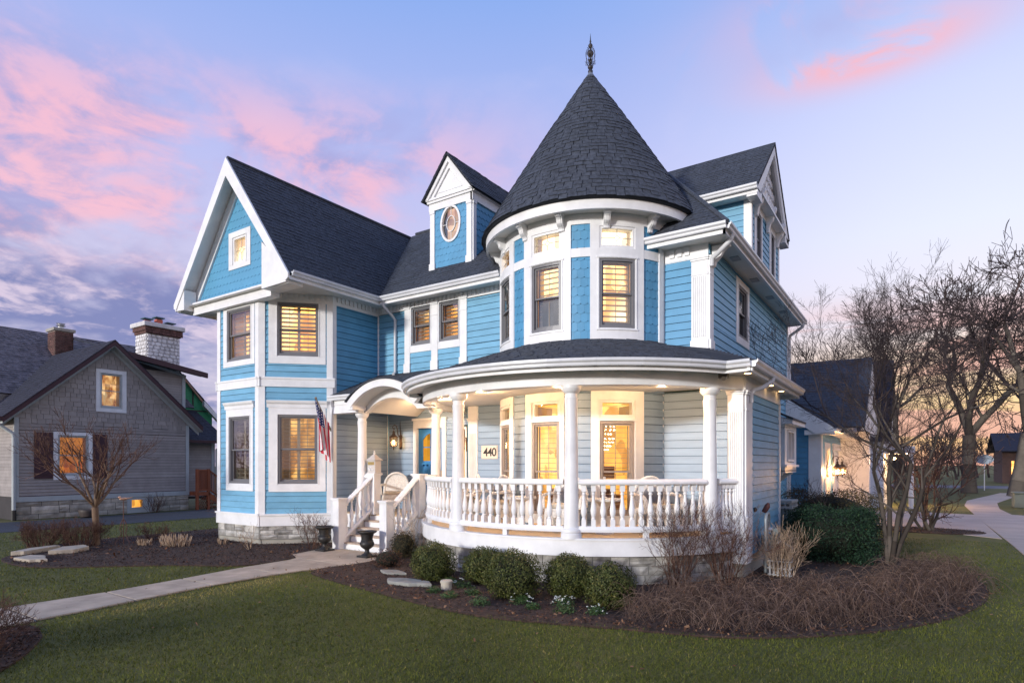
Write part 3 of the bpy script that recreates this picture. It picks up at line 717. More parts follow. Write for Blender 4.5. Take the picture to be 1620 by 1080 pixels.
mk('roof_shingles', smb, M_roof, cone, 'stuff')
mb = MB(); mb.lathe([(.17, 10.22), (.175, 10.235), (.02, 10.50)], (CX, CY, 0), 20); mk('roof_cap', mb, mat('lead_cap', (.16,.18,.22), .5, .2, 40), H)
mb = MB(); mb.lathe([(.05,10.46),(.055,10.50),(.03,10.53),(.052,10.56),(.06,10.585),(.045,10.61),(.018,10.63),(.016,10.72),(.035,10.74),(.018,10.76),(.016,10.80),(.05,10.83),(.072,10.87),(.072,10.90),(.045,10.94),(.015,10.96),(.02,11.0),(.045,11.03),(.05,11.06),(.03,11.09),(.012,11.11),(.022,11.14),(.012,11.18),(.002,11.32)], (CX, CY, 0), 14)
for k in range(8):
    a = k*PI/4; c, s_ = math.cos(a), math.sin(a)
    mb.tube([(CX+c*r, CY+s_*r, z) for r, z in ((.02,10.60),(.07,10.64),(.095,10.70),(.08,10.75),(.10,10.80),(.105,10.88),(.085,10.95),(.05,10.99),(.07,11.01))], .006, 5)
    mb.tube([(CX+c*r, CY+s_*r, z) for r, z in ((.02,10.66),(.05,10.69),(.11,10.66),(.12,10.70))], .005, 5)
smooth(mk('finial', mb, M_finial, H), 60)

# --- wing roof (steep front gable) ------------------------------------------------
GX, GW, GZ, RZ = -13.80, 2.42, 6.12, 9.32
YF, YB = 8.18, 14.55
roof_plane(H, [(GX+GW, YF, GZ), (GX+GW, 10.84, GZ), (GX, 14.55, RZ), (GX, YF, RZ)])
roof_plane(H, [(GX-GW, 19.4, GZ), (GX-GW, YF, GZ), (GX, YF, RZ), (GX, 19.4, RZ)])
roof_plane(H, [(-16.22, 19.7, GZ), (-2.7, 19.7, GZ), (-5.45, 14.6, 9.42), (-13.8, 14.6, 9.42)], wd=.6, expo=.3)
# main roof, front slope, hipped at the right
roof_plane(H, [(GX+GW, 10.82, 6.16), (-2.73, 10.82, 6.16), (-5.45, 14.56, 9.42), (GX, 14.56, 9.42)])
roof_plane(H, [(-2.73, 10.82, 6.16), (-2.73, 19.7, 6.16), (-5.45, 17.2, 9.42), (-5.45, 14.56, 9.42)])
mb = MB(); mb.tube([(-2.75, 10.84, 6.19), (-5.45, 14.56, 9.46)], .045, 6); mb.tube([(GX, YF, RZ+.0), (GX, 14.6, RZ+.03)], .05, 6); mb.tube([(-5.45, 14.56, 9.45), (-13.6, 14.56, 9.45)], .05, 6)
mk('ridge_cap', mb, M_roof, H)
# gable wall with scales
TG = plane_T((GX, 8.56), (1, 0))
k = (GW)/(RZ-GZ)
mb = MB(); gh = [(-.51+0, .38, 6.80, 7.70)]
inner = lambda z: (RZ-.36-z)*k
for z0, z1, hol in ((6.12, 6.82, 0), (6.82, 7.68, 1), (7.68, 8.95, 0)):
    if hol:
        mb.tri_prism(TG, [(-inner(z0), z0), (-.47, z0), (-.47, z1), (-inner(z1), z1)], -.08, 0); mb.tri_prism(TG, [(.36, z0), (inner(z0), z0), (inner(z1), z1), (.36, z1)], -.08, 0)
    else: mb.tri_prism(TG, [(-inner(z0), z0), (inner(z0), z0), (max(0.01, inner(z1)), z1), (-max(.01, inner(z1)), z1)], -.08, 0)
mk('gable_wall', mb, M_blue, H)
def gclip(z):
    e = min(inner(z), 1.42) if 1 else 0
    return (-min(inner(z), 1.95), min(inner(z), 1.42))
def gclip2(side):
    def f(z):
        lo, hi = gclip(z)
        if 6.80 < z < 7.70: lo, hi = (lo, -.49) if side < 0 else (.36, hi)
        elif side > 0: lo = 0.0
        else: hi = 0.0
        return lo, hi
    return f
M_blue3 = mat('gable_blue_paint', (.10,.33,.52), .5, .12, 30, .05, 1.5)
scales(TG, -2.0, 0.36, 6.10, 8.96, M_blue3, H, gclip2(-1), expo=.19, wd=.15)
scales(TG, -.49, 2.0, 6.10, 8.96, M_blue3, H, gclip2(1), expo=.19, wd=.15)
window(H, TG, -.34, .22, 6.90, 7.56, 'leaded', M_glowT, frame=M_white, casing=(-.53, .40, 6.78, 7.71), room=.09)
# rake boards, overhang soffit, feet
TGo = plane_T((GX, YF), (1, 0)); wv = .27; slope = (RZ-GZ)/GW
for s_ in (-1, 1):
    mb = MB(); o = wv*math.sqrt(1+slope*slope)
    mb.tri_prism(TGo, [(0, RZ), (s_*GW, GZ), (s_*GW, GZ-.10), (s_*(GW-.10), GZ-.16), (s_*(GW-.2), GZ-.02), (0, RZ-o)] if s_ > 0 else [(0, RZ), (0, RZ-o), (-(GW-.2), GZ-.02), (-(GW-.10), GZ-.16), (-GW, GZ-.10), (-GW, GZ)], 0, .045)
    mk('rake_board', mb, M_white, H)
    # soffit under the overhang, from the rake back to the gable wall
    mb = MB(); mb.slab([TGo(s_*.0, -.40, RZ-.10), TGo(s_*GW, -.40, GZ-.08), TGo(s_*GW, 0, GZ-.08), TGo(0, 0, RZ-.10)], (0, 0, -.05)); mk('rake_soffit', mb, M_white, H)
    mb = MB(); mb.tri_prism(TG, [(0, RZ-.20), (s_*(GW-.12), GZ-.04), (s_*(GW-.40), GZ-.04), (0, RZ-.58)], 0, .06); mk('frieze_rake', mb, M_white, H)
# boxed eave returns at the feet
mb = MB(); mb.box(GX+1.435, GX+GW-.10, YF+.04, 8.60, 5.93, 6.14)
mb.tri_prism(plane_T((GX, YF-.0), (1, 0)), [(1.42, 5.93), (GW-.09, 5.95), (GW-.09, 6.22), (1.42, 7.0)], -.30, .02)
mk('eave_return', mb, M_white, H); mb = MB(); mb.box(GX-GW+.03, GX-1.965, YF+.04, 8.60, 5.93, 6.14)
mb.tri_prism(plane_T((GX, YF-.0), (1, 0)), [(-1.95, 5.93), (-1.95, 6.45), (-GW+.045, 6.18), (-GW+.045, 5.95)], -.30, .02)
mk('eave_return', mb, M_white, H)
mb = MB(); mb.box(GX-1.95, GX+1.42, 8.40, 8.62, 5.83, 6.12); mb.box(GX-1.99, GX+1.46, 8.36, 8.62, 6.10, 6.14); mk('gable_band', mb, M_white, H)
mb = MB(); mb.box(GX-GW-.03, GX-GW+.028, YF+.01, 19.4, 5.96, 6.125); mk('fascia', mb, M_white, H)
mb = MB(); mb.poly([(GX-GW+.03, YF+.1, 6.045), (GX+GW-.02, YF+.1, 6.045), (GX+GW-.02, 10.86, 6.045), (-11.5, 11.3, 6.045), (-16.0, 11.3, 6.045), (GX-GW+.03, 19.4, 6.045)])
mb.poly([(-11.9, 10.84, 6.043), (-2.77, 10.84, 6.043), (-2.77, 19.6, 6.043), (-3.3, 19.6, 6.043), (-3.3, 11.3, 6.043), (-11.9, 11.3, 6.043)])
mk('soffit', mb, M_cream, H)
# eave fascias and gutters
def gutter(T, a0, a1, z, n=1, name='gutter'):
    mb = MB(); mb.sweep(T, a0, a1, [(d, z+q) for d, q in GUT], n); return mk(name, mb, M_gutter, H)
TGw = plane_T((GX+GW-.04, YF+.05), (0, 1)); TGm = plane_T((-11.38, 10.86), (1, 0)); TGs = plane_T((-2.80, 10.86), (0, 1))
for T, L, a0 in ((TGw, 2.66, 0), (TGm, 3.75, 0), (TGm, 8.6, 7.0), (TGs, 8.8, -.02)):
    mb = MB(); mb.tb(T, a0, L, -.03, .02, 6.0, 6.10); mb.tb(T, a0, L, .0, .012, 6.09, 6.16); mk('fascia', mb, M_white, H)
    gutter(T, a0 if a0 != 0 else a0, L + (.02 if T is TGm else 0), 6.075)
mb = MB()
def downspout(pts, r=.038): 
    m_ = MB(); m_.tube(pts, r, 8); return smooth(mk('downspout', m_, M_gutter, H), 60)
downspout([(-11.28, 10.86, 6.08), (-11.28, 10.86, 5.98), (-11.22, 11.15, 5.74), (-11.20, 11.21, 5.66), (-11.20, 11.21, 4.32), (-11.16, 11.10, 4.24)])
downspout([(-2.74, 11.15, 6.06), (-2.76, 11.15, 5.98), (-3.0, 11.2, 5.80), (-3.12, 11.25, 5.74), (-3.14, 11.27, 5.6)], .045)
downspout([(-2.74, 19.4, 6.08), (-2.78, 19.4, 5.96), (-3.12, 19.42, 5.74), (-3.14, 19.42, 5.6), (-3.14, 19.42, .1)], .045)
mb = MB(); pr = [(.03,6.0),(.36,6.0),(.36,5.95),(.30,5.93),(.24,5.88),(.20,5.80),(.14,5.74),(.10,5.70),(.09,5.64),(.03,5.60)]
mb.sweep(TS, .10, .20, pr, 1); bevel(mk('bracket', mb, M_white, H), .004)
# soffit vents
mb = MB()
for y in (12.3, 14.0, 15.7, 17.4): mb.box(-3.08, -2.92, y, y+.28, 6.030, 6.042)
mk('soffit_vent', mb, mat('vent_grey', (.35,.36,.38), .6), H)

# --- front dormer with oval window ------------------------------------------------
DX0, DX1, DY = -10.45, -9.10, 11.75; DC = (DX0+DX1)/2
TD = plane_T((DC, DY), (1, 0)); TDs = plane_T((DX1, DY), (0, 1)); hw = (DX1-DX0)/2
N = 24; ox, oz, orx, orz = 0.0, 8.02, .30, .44
mb = MB()
ring = [(ox+orx*math.cos(2*PI*i/N), oz+orz*math.sin(2*PI*i/N)) for i in range(N)]
def outer(i):
    a = 2*PI*i/N; c, s_ = math.cos(a), math.sin(a); t = min(hw/abs(c) if abs(c) > 1e-6 else 9, .73/abs(s_) if abs(s_) > 1e-6 else 9); return (ox+c*t, oz+s_*t)
for i in range(N):
    j = (i+1) % N; o1, o2 = outer(i), outer(j); mb.add([TD(*x[:1], 0, x[1]) for x in (ring[i], ring[j], o2, o1)], [(0,1,2,3)])
mb.tb(TD, -hw, hw, -.01, 0, 6.8, 7.30)
mb.add([TDs(0,0,6.9), TDs(0,0,8.75), TDs(2.7,0,8.75), TDs(2.7,0,9.2), TDs(2.05,0,8.7)], [(0,1,4)]); mb.tri_prism(TDs, [(0, 6.9), (2.2, 8.75), (0, 8.75)], -.02, 0)
mb.tri_prism(plane_T((DX0, DY), (0, 1)), [(0, 6.9), (2.2, 8.75), (0, 8.75)], 0, .02)
mk('dormer_wall', mb, M_blue2, H)
def dclip(sgn):
    def f(z):
        q = 1-((z-oz)/(orz+.03))**2; e = (orx+.03)*math.sqrt(q) if q > 0 else 0
        return (-hw, -e) if sgn < 0 else (e, hw)
    return f
scales(TD, -hw, 0, 6.95, 8.56, M_blue2, H, dclip(-1), expo=.165, wd=.14); scales(TD, 0, hw, 6.95, 8.56, M_blue2, H, dclip(1), expo=.165, wd=.14)
scales(TDs, 0, 2.1, 6.95, 8.56, M_blue2, H, lambda z: (.1, max(.1, (z-6.98)/.87)) if 1 else 0, expo=.165, wd=.15) if 0 else None
sm_ = MB(); zz = 6.96; row = 0
while zz < 8.56:      # side scales end along the roof slope
    a1_ = max(.06, (zz-6.92)/.87); a = .06+(row % 2)*.07
    while a < 2.1:
        if a < a1_ + .05 or zz > 8.5: 
            if a < (zz+.165-6.95)/.87:
                pts = [(a+.146*i/5, zz+.033*abs(i/2.5-1)**2.2) for i in range(6)]
                sm_.add([TDs(p, .017, q) for p, q in pts]+[TDs(a+.146, .006, min(8.56, zz+.18)), TDs(a, .006, min(8.56, zz+.18))]+[TDs(p, .001, q) for p, q in pts], [tuple(range(8))]+[(i, 8+i, 9+i, i+1) for i in range(5)])
        a += .15
    zz += .165; row += 1
mk('scale_shingles', sm_, M_blue2, H, 'stuff')
for T, a0, a1 in ((TD, -hw, -hw+.15), (TD, hw-.15, hw), (TDs, 0, .12)):
    mb = MB(); zb = 6.88; mb.tb(T, a0-.02, a1+.02, -.02, .06, zb, zb+.22); mb.tb(T, a0, a1, -.02, .04, zb+.22, 8.45); mb.tb(T, a0-.01, a1+.01, -.02, .055, 8.38, 8.45); mk('dormer_pilaster', mb, M_white, H)
mb = MB(); mb.tb(TD, -hw-.03, hw+.03, -.02, .05, 8.45, 8.66); mb.tb(TD, -hw-.06, hw+.06, -.02, .09, 8.64, 8.70); mb.tb(TD, -hw-.09, hw+.09, -.02, .12, 8.70, 8.75)
mb.tb(TDs, -.05, 2.4, -.02, .05, 8.45, 8.66); mb.tb(TDs, -.05, 2.4, -.02, .10, 8.66, 8.74); mk('dormer_cornice', mb, M_white, H)
az2 = 9.74; ww = .80
mb = MB(); mb.tri_prism(TD, [(-ww+.05, 8.75), (ww-.05, 8.75), (0, az2-.10)], -.02, .04); mk('pediment', mb, M_white, H)
mb = MB(); mb.tri_prism(TD, [(-.42, 8.86), (.42, 8.86), (0, 9.36)], .04, .055); mk('pediment_panel', mb, M_white, H)
for s_ in (-1, 1):
    mb = MB(); mb.tri_prism(TD, [(0, az2), (s_*ww, 8.72), (s_*(ww-.14), 8.72), (0, az2-.20)], .02, .14); mb.tri_prism(TD, [(0, az2-.19), (s_*(ww-.14), 8.74), (s_*(ww-.26), 8.74), (0, az2-.34)], .02, .09); mk('rake_board', mb, M_white, H)
for s_ in (-1, 1):
    e0, e1 = (DC+s_*(ww+.03), 11.55, 8.70), (DC+s_*(ww+.03), 14.3, 8.70)
    p = [e0, e1, (DC, 15.4, az2+.02), (DC, 11.55, az2+.02)]
    if s_ < 0: p = [p[1], p[0], p[3], p[2]]
    roof_plane(H, p, under=.04)
ov = MB()
def oval(mb_, rx, rz, d0, d1, t, n=36):
    vs = []
    for i in range(n):
        a = 2*PI*i/n; c, s_ = math.cos(a), math.sin(a)
        vs += [TD(ox+(rx-t)*c, d0, oz+(rz-t)*s_), TD(ox+rx*c, d0, oz+rz*s_), TD(ox+rx*c, d1, oz+rz*s_), TD(ox+(rx-t)*c, d1, oz+(rz-t)*s_)]
    mb_.add(vs, [(i*4+j, ((i+1)%n)*4+j, ((i+1)%n)*4+(j+1)%4, i*4+(j+1)%4) for i in range(n) for j in range(4)])
oval(ov, orx+.03, orz+.03, -.03, .04, .055); wn = mk('oval_window', ov, M_white, H)
m2 = MB(); oval(m2, .145, .20, -.02, .015, .016)
for x0, z0, x1, z1 in ((0,.19,0,orz), (0,-.19,0,-orz), (.14,0,orx,0), (-.14,0,-orx,0)): m2.tube([TD(ox+x0, .0, oz+z0), TD(ox+x1, .0, oz+z1)], .009, 5)
mk('muntins', m2, M_white, wn)
m2 = MB(); m2.add([TD(ox+orx*math.cos(2*PI*i/N), -.02, oz+orz*math.sin(2*PI*i/N)) for i in range(N)], [tuple(range(N))]); mk('pane', m2, M_glassd, wn)
m2 = MB(); m2.tb(TD, -.45, .45, -.42, -.40, 7.45, 8.6); mk('lit_room', m2, room_mat('room_oval', (.50,.28,.20), (.85,.50,.30), 1.6, 2.5, (1,.66,.38)), wn)

# --- side dormer (gable facing right) ----------------------------------------------
SY0, SY1, SC, SX = 14.65, 18.02, 16.32, -3.2
TSd = plane_T((SX, SC), (0, 1)); hw2 = 1.69
mb = MB(); sh_ = [(-1.32, -.50, 6.62, 8.08), (.42, 1.16, 6.62, 8.08)]
wallp(TSd, -hw2, hw2, 6.1, 8.20, sh_, .147, M_blue, mb)
TSf = plane_T((-8.0, SY0), (1, 0)); wallp(TSf, 1.5, 4.8, 6.3, 8.20, (), .147, M_blue, mb)
mk('dormer_wall', mb, M_blue, H)
window(H, TSd, -1.16, -.62, 6.80, 8.0, 'sash1', M_dark, louv=.9, glass=M_glassd, casing=(-1.34, -.48, 6.60, 8.10), room=.25)
window(H, TSd, .56, 1.02, 6.80, 8.0, 'sash1', M_dark, louv=.9, glass=M_glassd, casing=(.40, 1.18, 6.60, 8.10), room=.25)
mb = MB(); mb.tb(TSd, -hw2-.01, -hw2+.13, -.02, .035, 6.1, 8.2); mb.tb(TSd, hw2-.13, hw2+.01, -.02, .035, 6.1, 8.2); mb.tb(TSf, 4.66, 4.81, -.02, .034, 6.3, 8.2); mb.tb(TSd, -1.3, 1.3, .0, .03, 8.08, 8.2); mk('corner_board', mb, M_white, H)
mb = MB(); gz = 8.22; ap = 10.05; gw2 = 2.04
mb.tri_prism(TSd, [(-gw2+.2, gz), (gw2-.2, gz), (0, ap-.12)], 0, .03); mk('gable_wall', mb, M_white, H)
for i, z in enumerate((8.42, 8.68, 8.94, 9.20, 9.46)):
    e = (ap-.35-z)*gw2/(ap-gz)
    c = -math.floor(e/.24)*.24
    while c <= e:
        m_ = MB(); m_.tb(TSd, c-.07, c+.07, .03, .07, z-.06, z+.08); mk('lattice_block', m_, M_white, H); c += .24
for s_ in (-1, 1):
    mb = MB(); pts = [(0, ap), (s_*gw2, gz+.02), (s_*gw2, gz-.14), (s_*(gw2-.28), gz-.14), (0, ap-.28)]
    mb.tri_prism(TSd, pts, .16, .22); mk('rake_board', mb, M_white, H)
    mb = MB(); mb.slab([TSd(0, .2, ap-.04), TSd(s_*gw2, .2, gz), TSd(s_*gw2, 0, gz), TSd(0, 0, ap-.04)], (0,0,-.05)); mk('rake_soffit', mb, M_white, H)
    p = [(-2.96, SC+s_*(gw2+.03), gz-.0), (-7.6, SC+s_*(gw2+.03), gz-.0), (-7.6, SC, ap+.02), (-2.96, SC, ap+.02)]
    if s_ > 0: p = [p[1], p[0], p[3], p[2]]
    roof_plane(H, p, under=.05)
mb = MB(); mb.sweep(TSd, -1.5, 1.5, [(0,8.20),(.24,8.20),(.24,8.26),(.10,8.42),(0,8.42)]); mk('pent_shelf', mb, M_white, H)
mb = MB(); mb.box(-3.2, -2.98, SC-gw2, SC-gw2+.55, 8.0, 8.20); mk('eave_return', mb, M_white, H); mb = MB(); mb.box(-3.2, -2.98, SC+gw2-.55, SC+gw2, 8.0, 8.20); mk('eave_return', mb, M_white, H); mb = MB(); mb.box(-7, -2.98, SC-gw2, SC-hw2, 8.08, 8.16); mk('eave_return', mb, M_white, H)
TSg = plane_T((-7.2, SC-gw2-.01), (1, 0)); mb = MB(); mb.sweep(TSg, 0, 4.24, [(d, 8.12+q) for d, q in GUT]); mb.tb(TSg, 0, 4.24, -.02, .0, 8.05, 8.14); mk('gutter', mb, M_gutter, H)
for a in (-1.28, 0.0, 1.28):
    mb = MB(); mb.sweep(TSd, a-.06, a+.06, [(.03,8.42),(.26,8.42),(.27,8.36),(.25,8.30),(.22,8.22),(.19,8.10),(.13,8.02),(.10,7.92),(.09,7.82),(.03,7.80)]); bevel(mk('bracket', mb, M_white, H), .004)

# --- box bay on the side wall ---------------------------------------------------------
TX = plane_T((-2.72, 16.2), (0, 1)); TXf = plane_T((-3.2, 16.2), (1, 0))
mb = MB(); wallp(TX, 0, 1.7, 1.75, 2.95, [(.36, 1.34, 1.98, 2.82)], 1, None, mb); wallp(TXf, 0, .358, 1.75, 2.95, (), 1, None, mb); mb.box(-3.2, -2.72, 16.2, 17.9, 1.72, 1.78); mb.box(-3.2, -2.66, 16.12, 17.98, 1.86, 1.92)
bb = mk('box_bay', mb, M_white, H)
window(bb, TX, .38, 1.32, 2.0, 2.80, 'plain', M_glowD, frame=M_white, glass=M_glassd, room=.3)
mb = MB(); mb.tb(TX, .84, .87, -.06, .02, 2.0, 2.8); mk('muntins', mb, M_white, bb)
mb = MB(); mb.slab([(-3.2, 16.0, 3.35), (-2.50, 16.0, 3.02), (-2.50, 18.1, 3.02), (-3.2, 18.1, 3.35)], (0,0,.05)); mk('bay_roof', mb, M_roof, bb)
mb = MB(); mb.box(-3.2, -2.52, 16.05, 18.05, 2.93, 3.05); mb.tri_prism(plane_T((-3.2, 16.06), (1, 0)), [(0, 3.0), (.66, 3.0), (0, 3.33)], -.03, 0); mk('bay_cornice', mb, M_white, bb)
for y in (16.3, 17.7):
    mb = MB(); mb.sweep(plane_T((-3.2, y), (0, 1)), 0, .08, [(0,1.72),(.42,1.72),(.40,1.66),(.30,1.62),(.22,1.54),(.14,1.48),(.08,1.36),(0,1.32)]); mk('bracket', mb, M_white, bb)
flush_boards(H)
# ================================================================ PORCH (parts of the blue house)
RC = 3.50
TP = cyl_T(C, RC); P_ = lambda deg: R(deg)*RC
def parc(mb, a0, a1, prof, R0=RC):
    T = cyl_T(C, R0); mb.sweep(T, R(a0)*R0, R(a1)*R0, prof, max(2, int(abs(a1-a0)/2.5)))
DK = .75
# deck: circle plus entry rectangle
mb = MB(); n = 60
circ = [(CX+3.60*math.sin(R(a)), CY-3.60*math.cos(R(a))) for a in np.linspace(-60.5, 75, n)]
pts = [(-11.88, 11.6), (-11.88, 10.0), (-9.05, 10.0)] + circ[1:] + [(-2.45, 11.6)]
mb.slab([(x, y, DK-.06) for x, y in pts], (0, 0, .06)); deck = mk('porch_deck', mb, M_deck, H)
mb = MB(); parc(mb, -61, 72, [(.0,DK-.27),(.12,DK-.27),(.125,DK-.02),(.145,DK-.015),(.145,DK+.012),(.0,DK+.012)]); smooth(mk('deck_fascia', mb, M_white, H), 30)
mb = MB(); mb.box(-11.86, -10.86, 9.98, 10.04, .40, DK-.03); mb.box(-9.33, -9.0, 9.98, 10.04, .40, DK-.03); mk('deck_fascia', mb, M_white, H)
mb = MB(); parc(mb, -62, 78, [(-.15,-.2),(.02,-.2),(.02,DK-.26),(-.15,DK-.26)]); mk('stone_backing', mb, M_mortar, H)
mb = MB(); parc(mb, -62, 78, [(-.15,-.2),(.03,-.2),(.03,.04),(-.15,.04)]); mk('foundation', mb, M_conc, H)
stone_course(cyl_T(C, RC+.02), R(-61)*RC, R(74)*RC, .03, DK-.26, H, 3, .16, .55, seed=11)
mb = MB(); mb.box(-11.9, -9.0, 9.99, 10.03, -.1, .42); mk('stone_backing', mb, M_mortar, H)
stone_course(plane_T((-9.33, 10.0), (1, 0)), 0, .38, .0, .42, H, 3, .2, .36, seed=12)
mb = MB(); mb.box(-3.05, -2.43, 10.62, 11.2, -.1, .26); mk('foundation', mb, M_conc, H)
# columns
def column_mesh(h):
    mb = MB(); r0, r1 = .118, .098
    prof = [(.168, 0), (.168, .075), (.158, .085), (.165, .10), (.168, .125), (.158, .15), (.135, .158), (.130, .172), (r0, .185)]
    prof += [(r0-(r0-r1)*((i/8)**1.6), .185+(h-.40-.185)*i/8) for i in range(1, 9)]
    prof += [(r1+.012, h-.212), (r1+.014, h-.198), (r1, h-.190), (r1, h-.125), (r1+.018, h-.115), (r1+.045, h-.085), (r1+.058, h-.058), (r1+.060, h-.05), (r1+.064, h-.045), (r1+.064, h)]
    mb.lathe(prof, (0,0,0), 32); me = mesh_of(mb, 'column', M_white); return me
cm_ = column_mesh(3.20-DK); 
colangs = (-66, -16, 21.5, 60.7)
for a in colangs:
    o = inst('column', cm_, (CX+RC*math.sin(R(a)), CY-RC*math.cos(R(a)), DK), 0, H); 
smooth(o, 35)
cm2 = column_mesh(3.16-DK); o = inst('column', cm2, (-11.02, 9.93, DK), 0, H); smooth(o, 35)
# beam, soffit, fascia, gutter round the curve
EA = 59.0
mb = MB(); parc(mb, -85, 66, [(-.13,3.20),(.12,3.20),(.12,3.44),(-.13,3.44)]); 
pa = TP(P_(66), .12, 0); mb.slab([(pa[0]-.02, pa[1], 3.20), (-2.40, 10.58, 3.20), (-2.40, 10.86, 3.20), (pa[0]-.2, pa[1]+.16, 3.20)], (0,0,.24))
mb.box(-2.72, -2.385, 10.56, 11.3, 3.192, 3.445); smooth(mk('porch_beam', mb, M_white, H), 30)
mb = MB(); parc(mb, -87, EA+6, [(.10,3.43),(.44,3.43),(.44,3.45),(.10,3.45)]); mb.poly([(-3.0, 9.7, 3.431), (-2.14, 9.75, 3.431), (-2.14, 14.3, 3.431), (-3.2, 14.3, 3.431), (-3.2, 10.8, 3.431)]); mk('porch_soffit', mb, M_cream, H)
mb = MB(); parc(mb, -88, EA, [(.40,3.38),(.445,3.38),(.445,3.52),(.40,3.52)]); smooth(mk('porch_fascia', mb, M_white, H), 30)
GC = [(.445+d, 3.44+z) for d, z in GUT]
mb = MB(); 
for k in range(14):
    a0 = -88+(EA+88)*k/14; a1 = -88+(EA+88)*(k+1)/14
    m_ = MB(); parc(m_, a0+.04, a1-.04, GC); mk('gutter', m_, M_gutter, H)
    m_ = MB(); parc(m_, a1-.25, a1+.25, [(d*1.0+.003 if d > .45 else d, z) for d, z in GC]); mk('gutter_strap', m_, M_gutter, H)
e0 = TP(P_(EA), .445, 3.44); e1 = (-2.12, 9.72, 3.44)
def edge_run(p, q, nm='gutter', ext=0.0):
    T = plane_T(p[:2], (q[0]-p[0], q[1]-p[1])); L = math.hypot(q[0]-p[0], q[1]-p[1])
    gutter(T, -ext, L+ext, 3.44); mb = MB(); mb.tb(T, -ext, L+ext, -.045, 0, 3.38, 3.52); mk('porch_fascia', mb, M_white, H)
edge_run(e0, e1, ext=.03); edge_run(e1, (-2.12, 14.35, 0), ext=.03)
mb = MB(); mb.box(-3.2, -2.12, 14.30, 14.36, 3.36, 3.56); mk('porch_fascia', mb, M_white, H)
mb = MB(); parc(mb, -90, 62, [(-3.4,3.30),(-.11,3.30),(-.11,3.33),(-3.4,3.33)]); 
mb.poly([(-11.9, 9.9, 3.46), (-8.6, 9.9, 3.46), (-8.6, 11.62, 3.46), (-11.9, 11.62, 3.46)]); mb.poly([(-4.3, 9.3, 3.335), (-2.5, 10.6, 3.335), (-2.5, 11.3, 3.335), (-4.3, 11.3, 3.335)])
mk('porch_ceiling', mb, M_cream, H)
mb = MB()
for x, y in ((-2.30, 10.35), (-2.30, 12.2), (-2.30, 13.3)): mb.lathe([(.055, 3.428), (.04, 3.424), (0.0, 3.424)], (x, y, 0), 14)
mk('soffit_light', mb, M_bulb2, H)
mb = MB(); mb.box(-2.66, -2.52, 9.92, 10.02, 3.33, 3.43); mb.tube([(-2.6,9.94,3.36),(-2.56,9.86,3.31)], .035, 8); mk('flood_light', mb, mat('bronze_lamp', (.10,.08,.06), .5), H)
downspout([(-2.06, 11.15, 3.46), (-2.07, 11.15, 3.38), (-2.2, 11.0, 3.26), (-2.32, 10.92, 3.22), (-2.37, 10.9, 3.15), (-2.37, 10.9, 3.0)], .042)
# porch roof: flat cone with shingles
mb = MB(); Rg, zg, zt_ = 4.02, 3.545, 4.27
def pz(r): return zg + (Rg-r)/(Rg-RT)*(zt_-zg)
prof = [(Rg, zg-.04), (Rg, zg), (RT-.05, zt_+.02)]
vs = []; ns = 70; A0_, A1_ = -96, 66
for i in range(ns+1):
    a = R(A0_+(A1_-A0_)*i/ns)
    vs += [(CX+r*math.sin(a), CY-r*math.cos(a), z) for r, z in prof]
mb.add(vs, [(i*3+j, (i+1)*3+j, (i+1)*3+j+1, i*3+j+1) for i in range(ns) for j in range(2)]); pr_ = mk('porch_roof', mb, M_roofb, H)
mb = MB(); r = Rg+.01
while r > RT:
    r1 = r-.135; n = int(2*PI*r/.24); off = random.random()
    for i in range(n):
        w = random.choice((.97, .9, .94)); a = (i+off)*2*PI/n; d = (math.degrees(a)+180) % 360-180
        if not (A0_ < d < A1_): continue
        h = PI/n*w; t = random.choice((.010, .014, .019)); q = random.choice((0, .01, -.008))
        p = lambda rr, aa, zz: (CX+rr*math.sin(aa), CY-rr*math.cos(aa), pz(rr)+zz)
        mb.add([p(r+q, a-h, .001), p(r+q, a+h, .001), p(r+q, a-h, t), p(r+q, a+h, t), p(r1-.01, a-h, .004), p(r1-.01, a+h, .004)], [(0,1,3,2), (2,3,5,4), (0,2,4), (1,5,3)])
    r = r1
mk('roof_shingles', mb, M_roof, pr_, 'stuff')
ez_ = 3.55
roof_plane(H, [(-2.08, 9.70, ez_), (-2.08, 14.38, ez_), (-3.2, 14.38, 3.98), (-3.2, 10.9, 3.98)])
roof_plane(H, [(e0[0]+.02, e0[1]-.06, ez_), (-2.08, 9.70, ez_), (-3.2, 11.2, 4.08), (-4.05, 11.25, 4.25)])
# low shed roof over the entry against the main wall
roof_plane(H, [(-11.86, 9.62, 3.585), (-10.98, 9.62, 3.585), (-10.98, 11.27, 4.28), (-11.86, 11.27, 4.28)])
roof_plane(H, [(-10.98, 10.02, 3.753), (-8.7, 10.02, 3.753), (-8.7, 11.27, 4.28), (-10.98, 11.27, 4.28)])
roof_plane(H, [(-8.7, 10.02, 3.753), (-8.3, 10.02, 3.753), (-7.3, 11.27, 4.40), (-8.7, 11.27, 4.28)][:3]+[(-8.7, 11.27, 4.28)])
TGe = plane_T((-11.84, 9.66), (1, 0)); gutter(TGe, 0, .92, 3.47); mb = MB(); mb.tb(TGe, 0, .98, -.04, .0, 3.36, 3.50); mb.box(-11.86, -10.86, 9.68, 9.95, 3.16, 3.40); mk('porch_fascia', mb, M_white, H)
downspout([(-11.74, 9.62, 3.48), (-11.76, 9.64, 3.40), (-11.80, 9.70, 3.3), (-11.80, 9.70, .1)], .036)
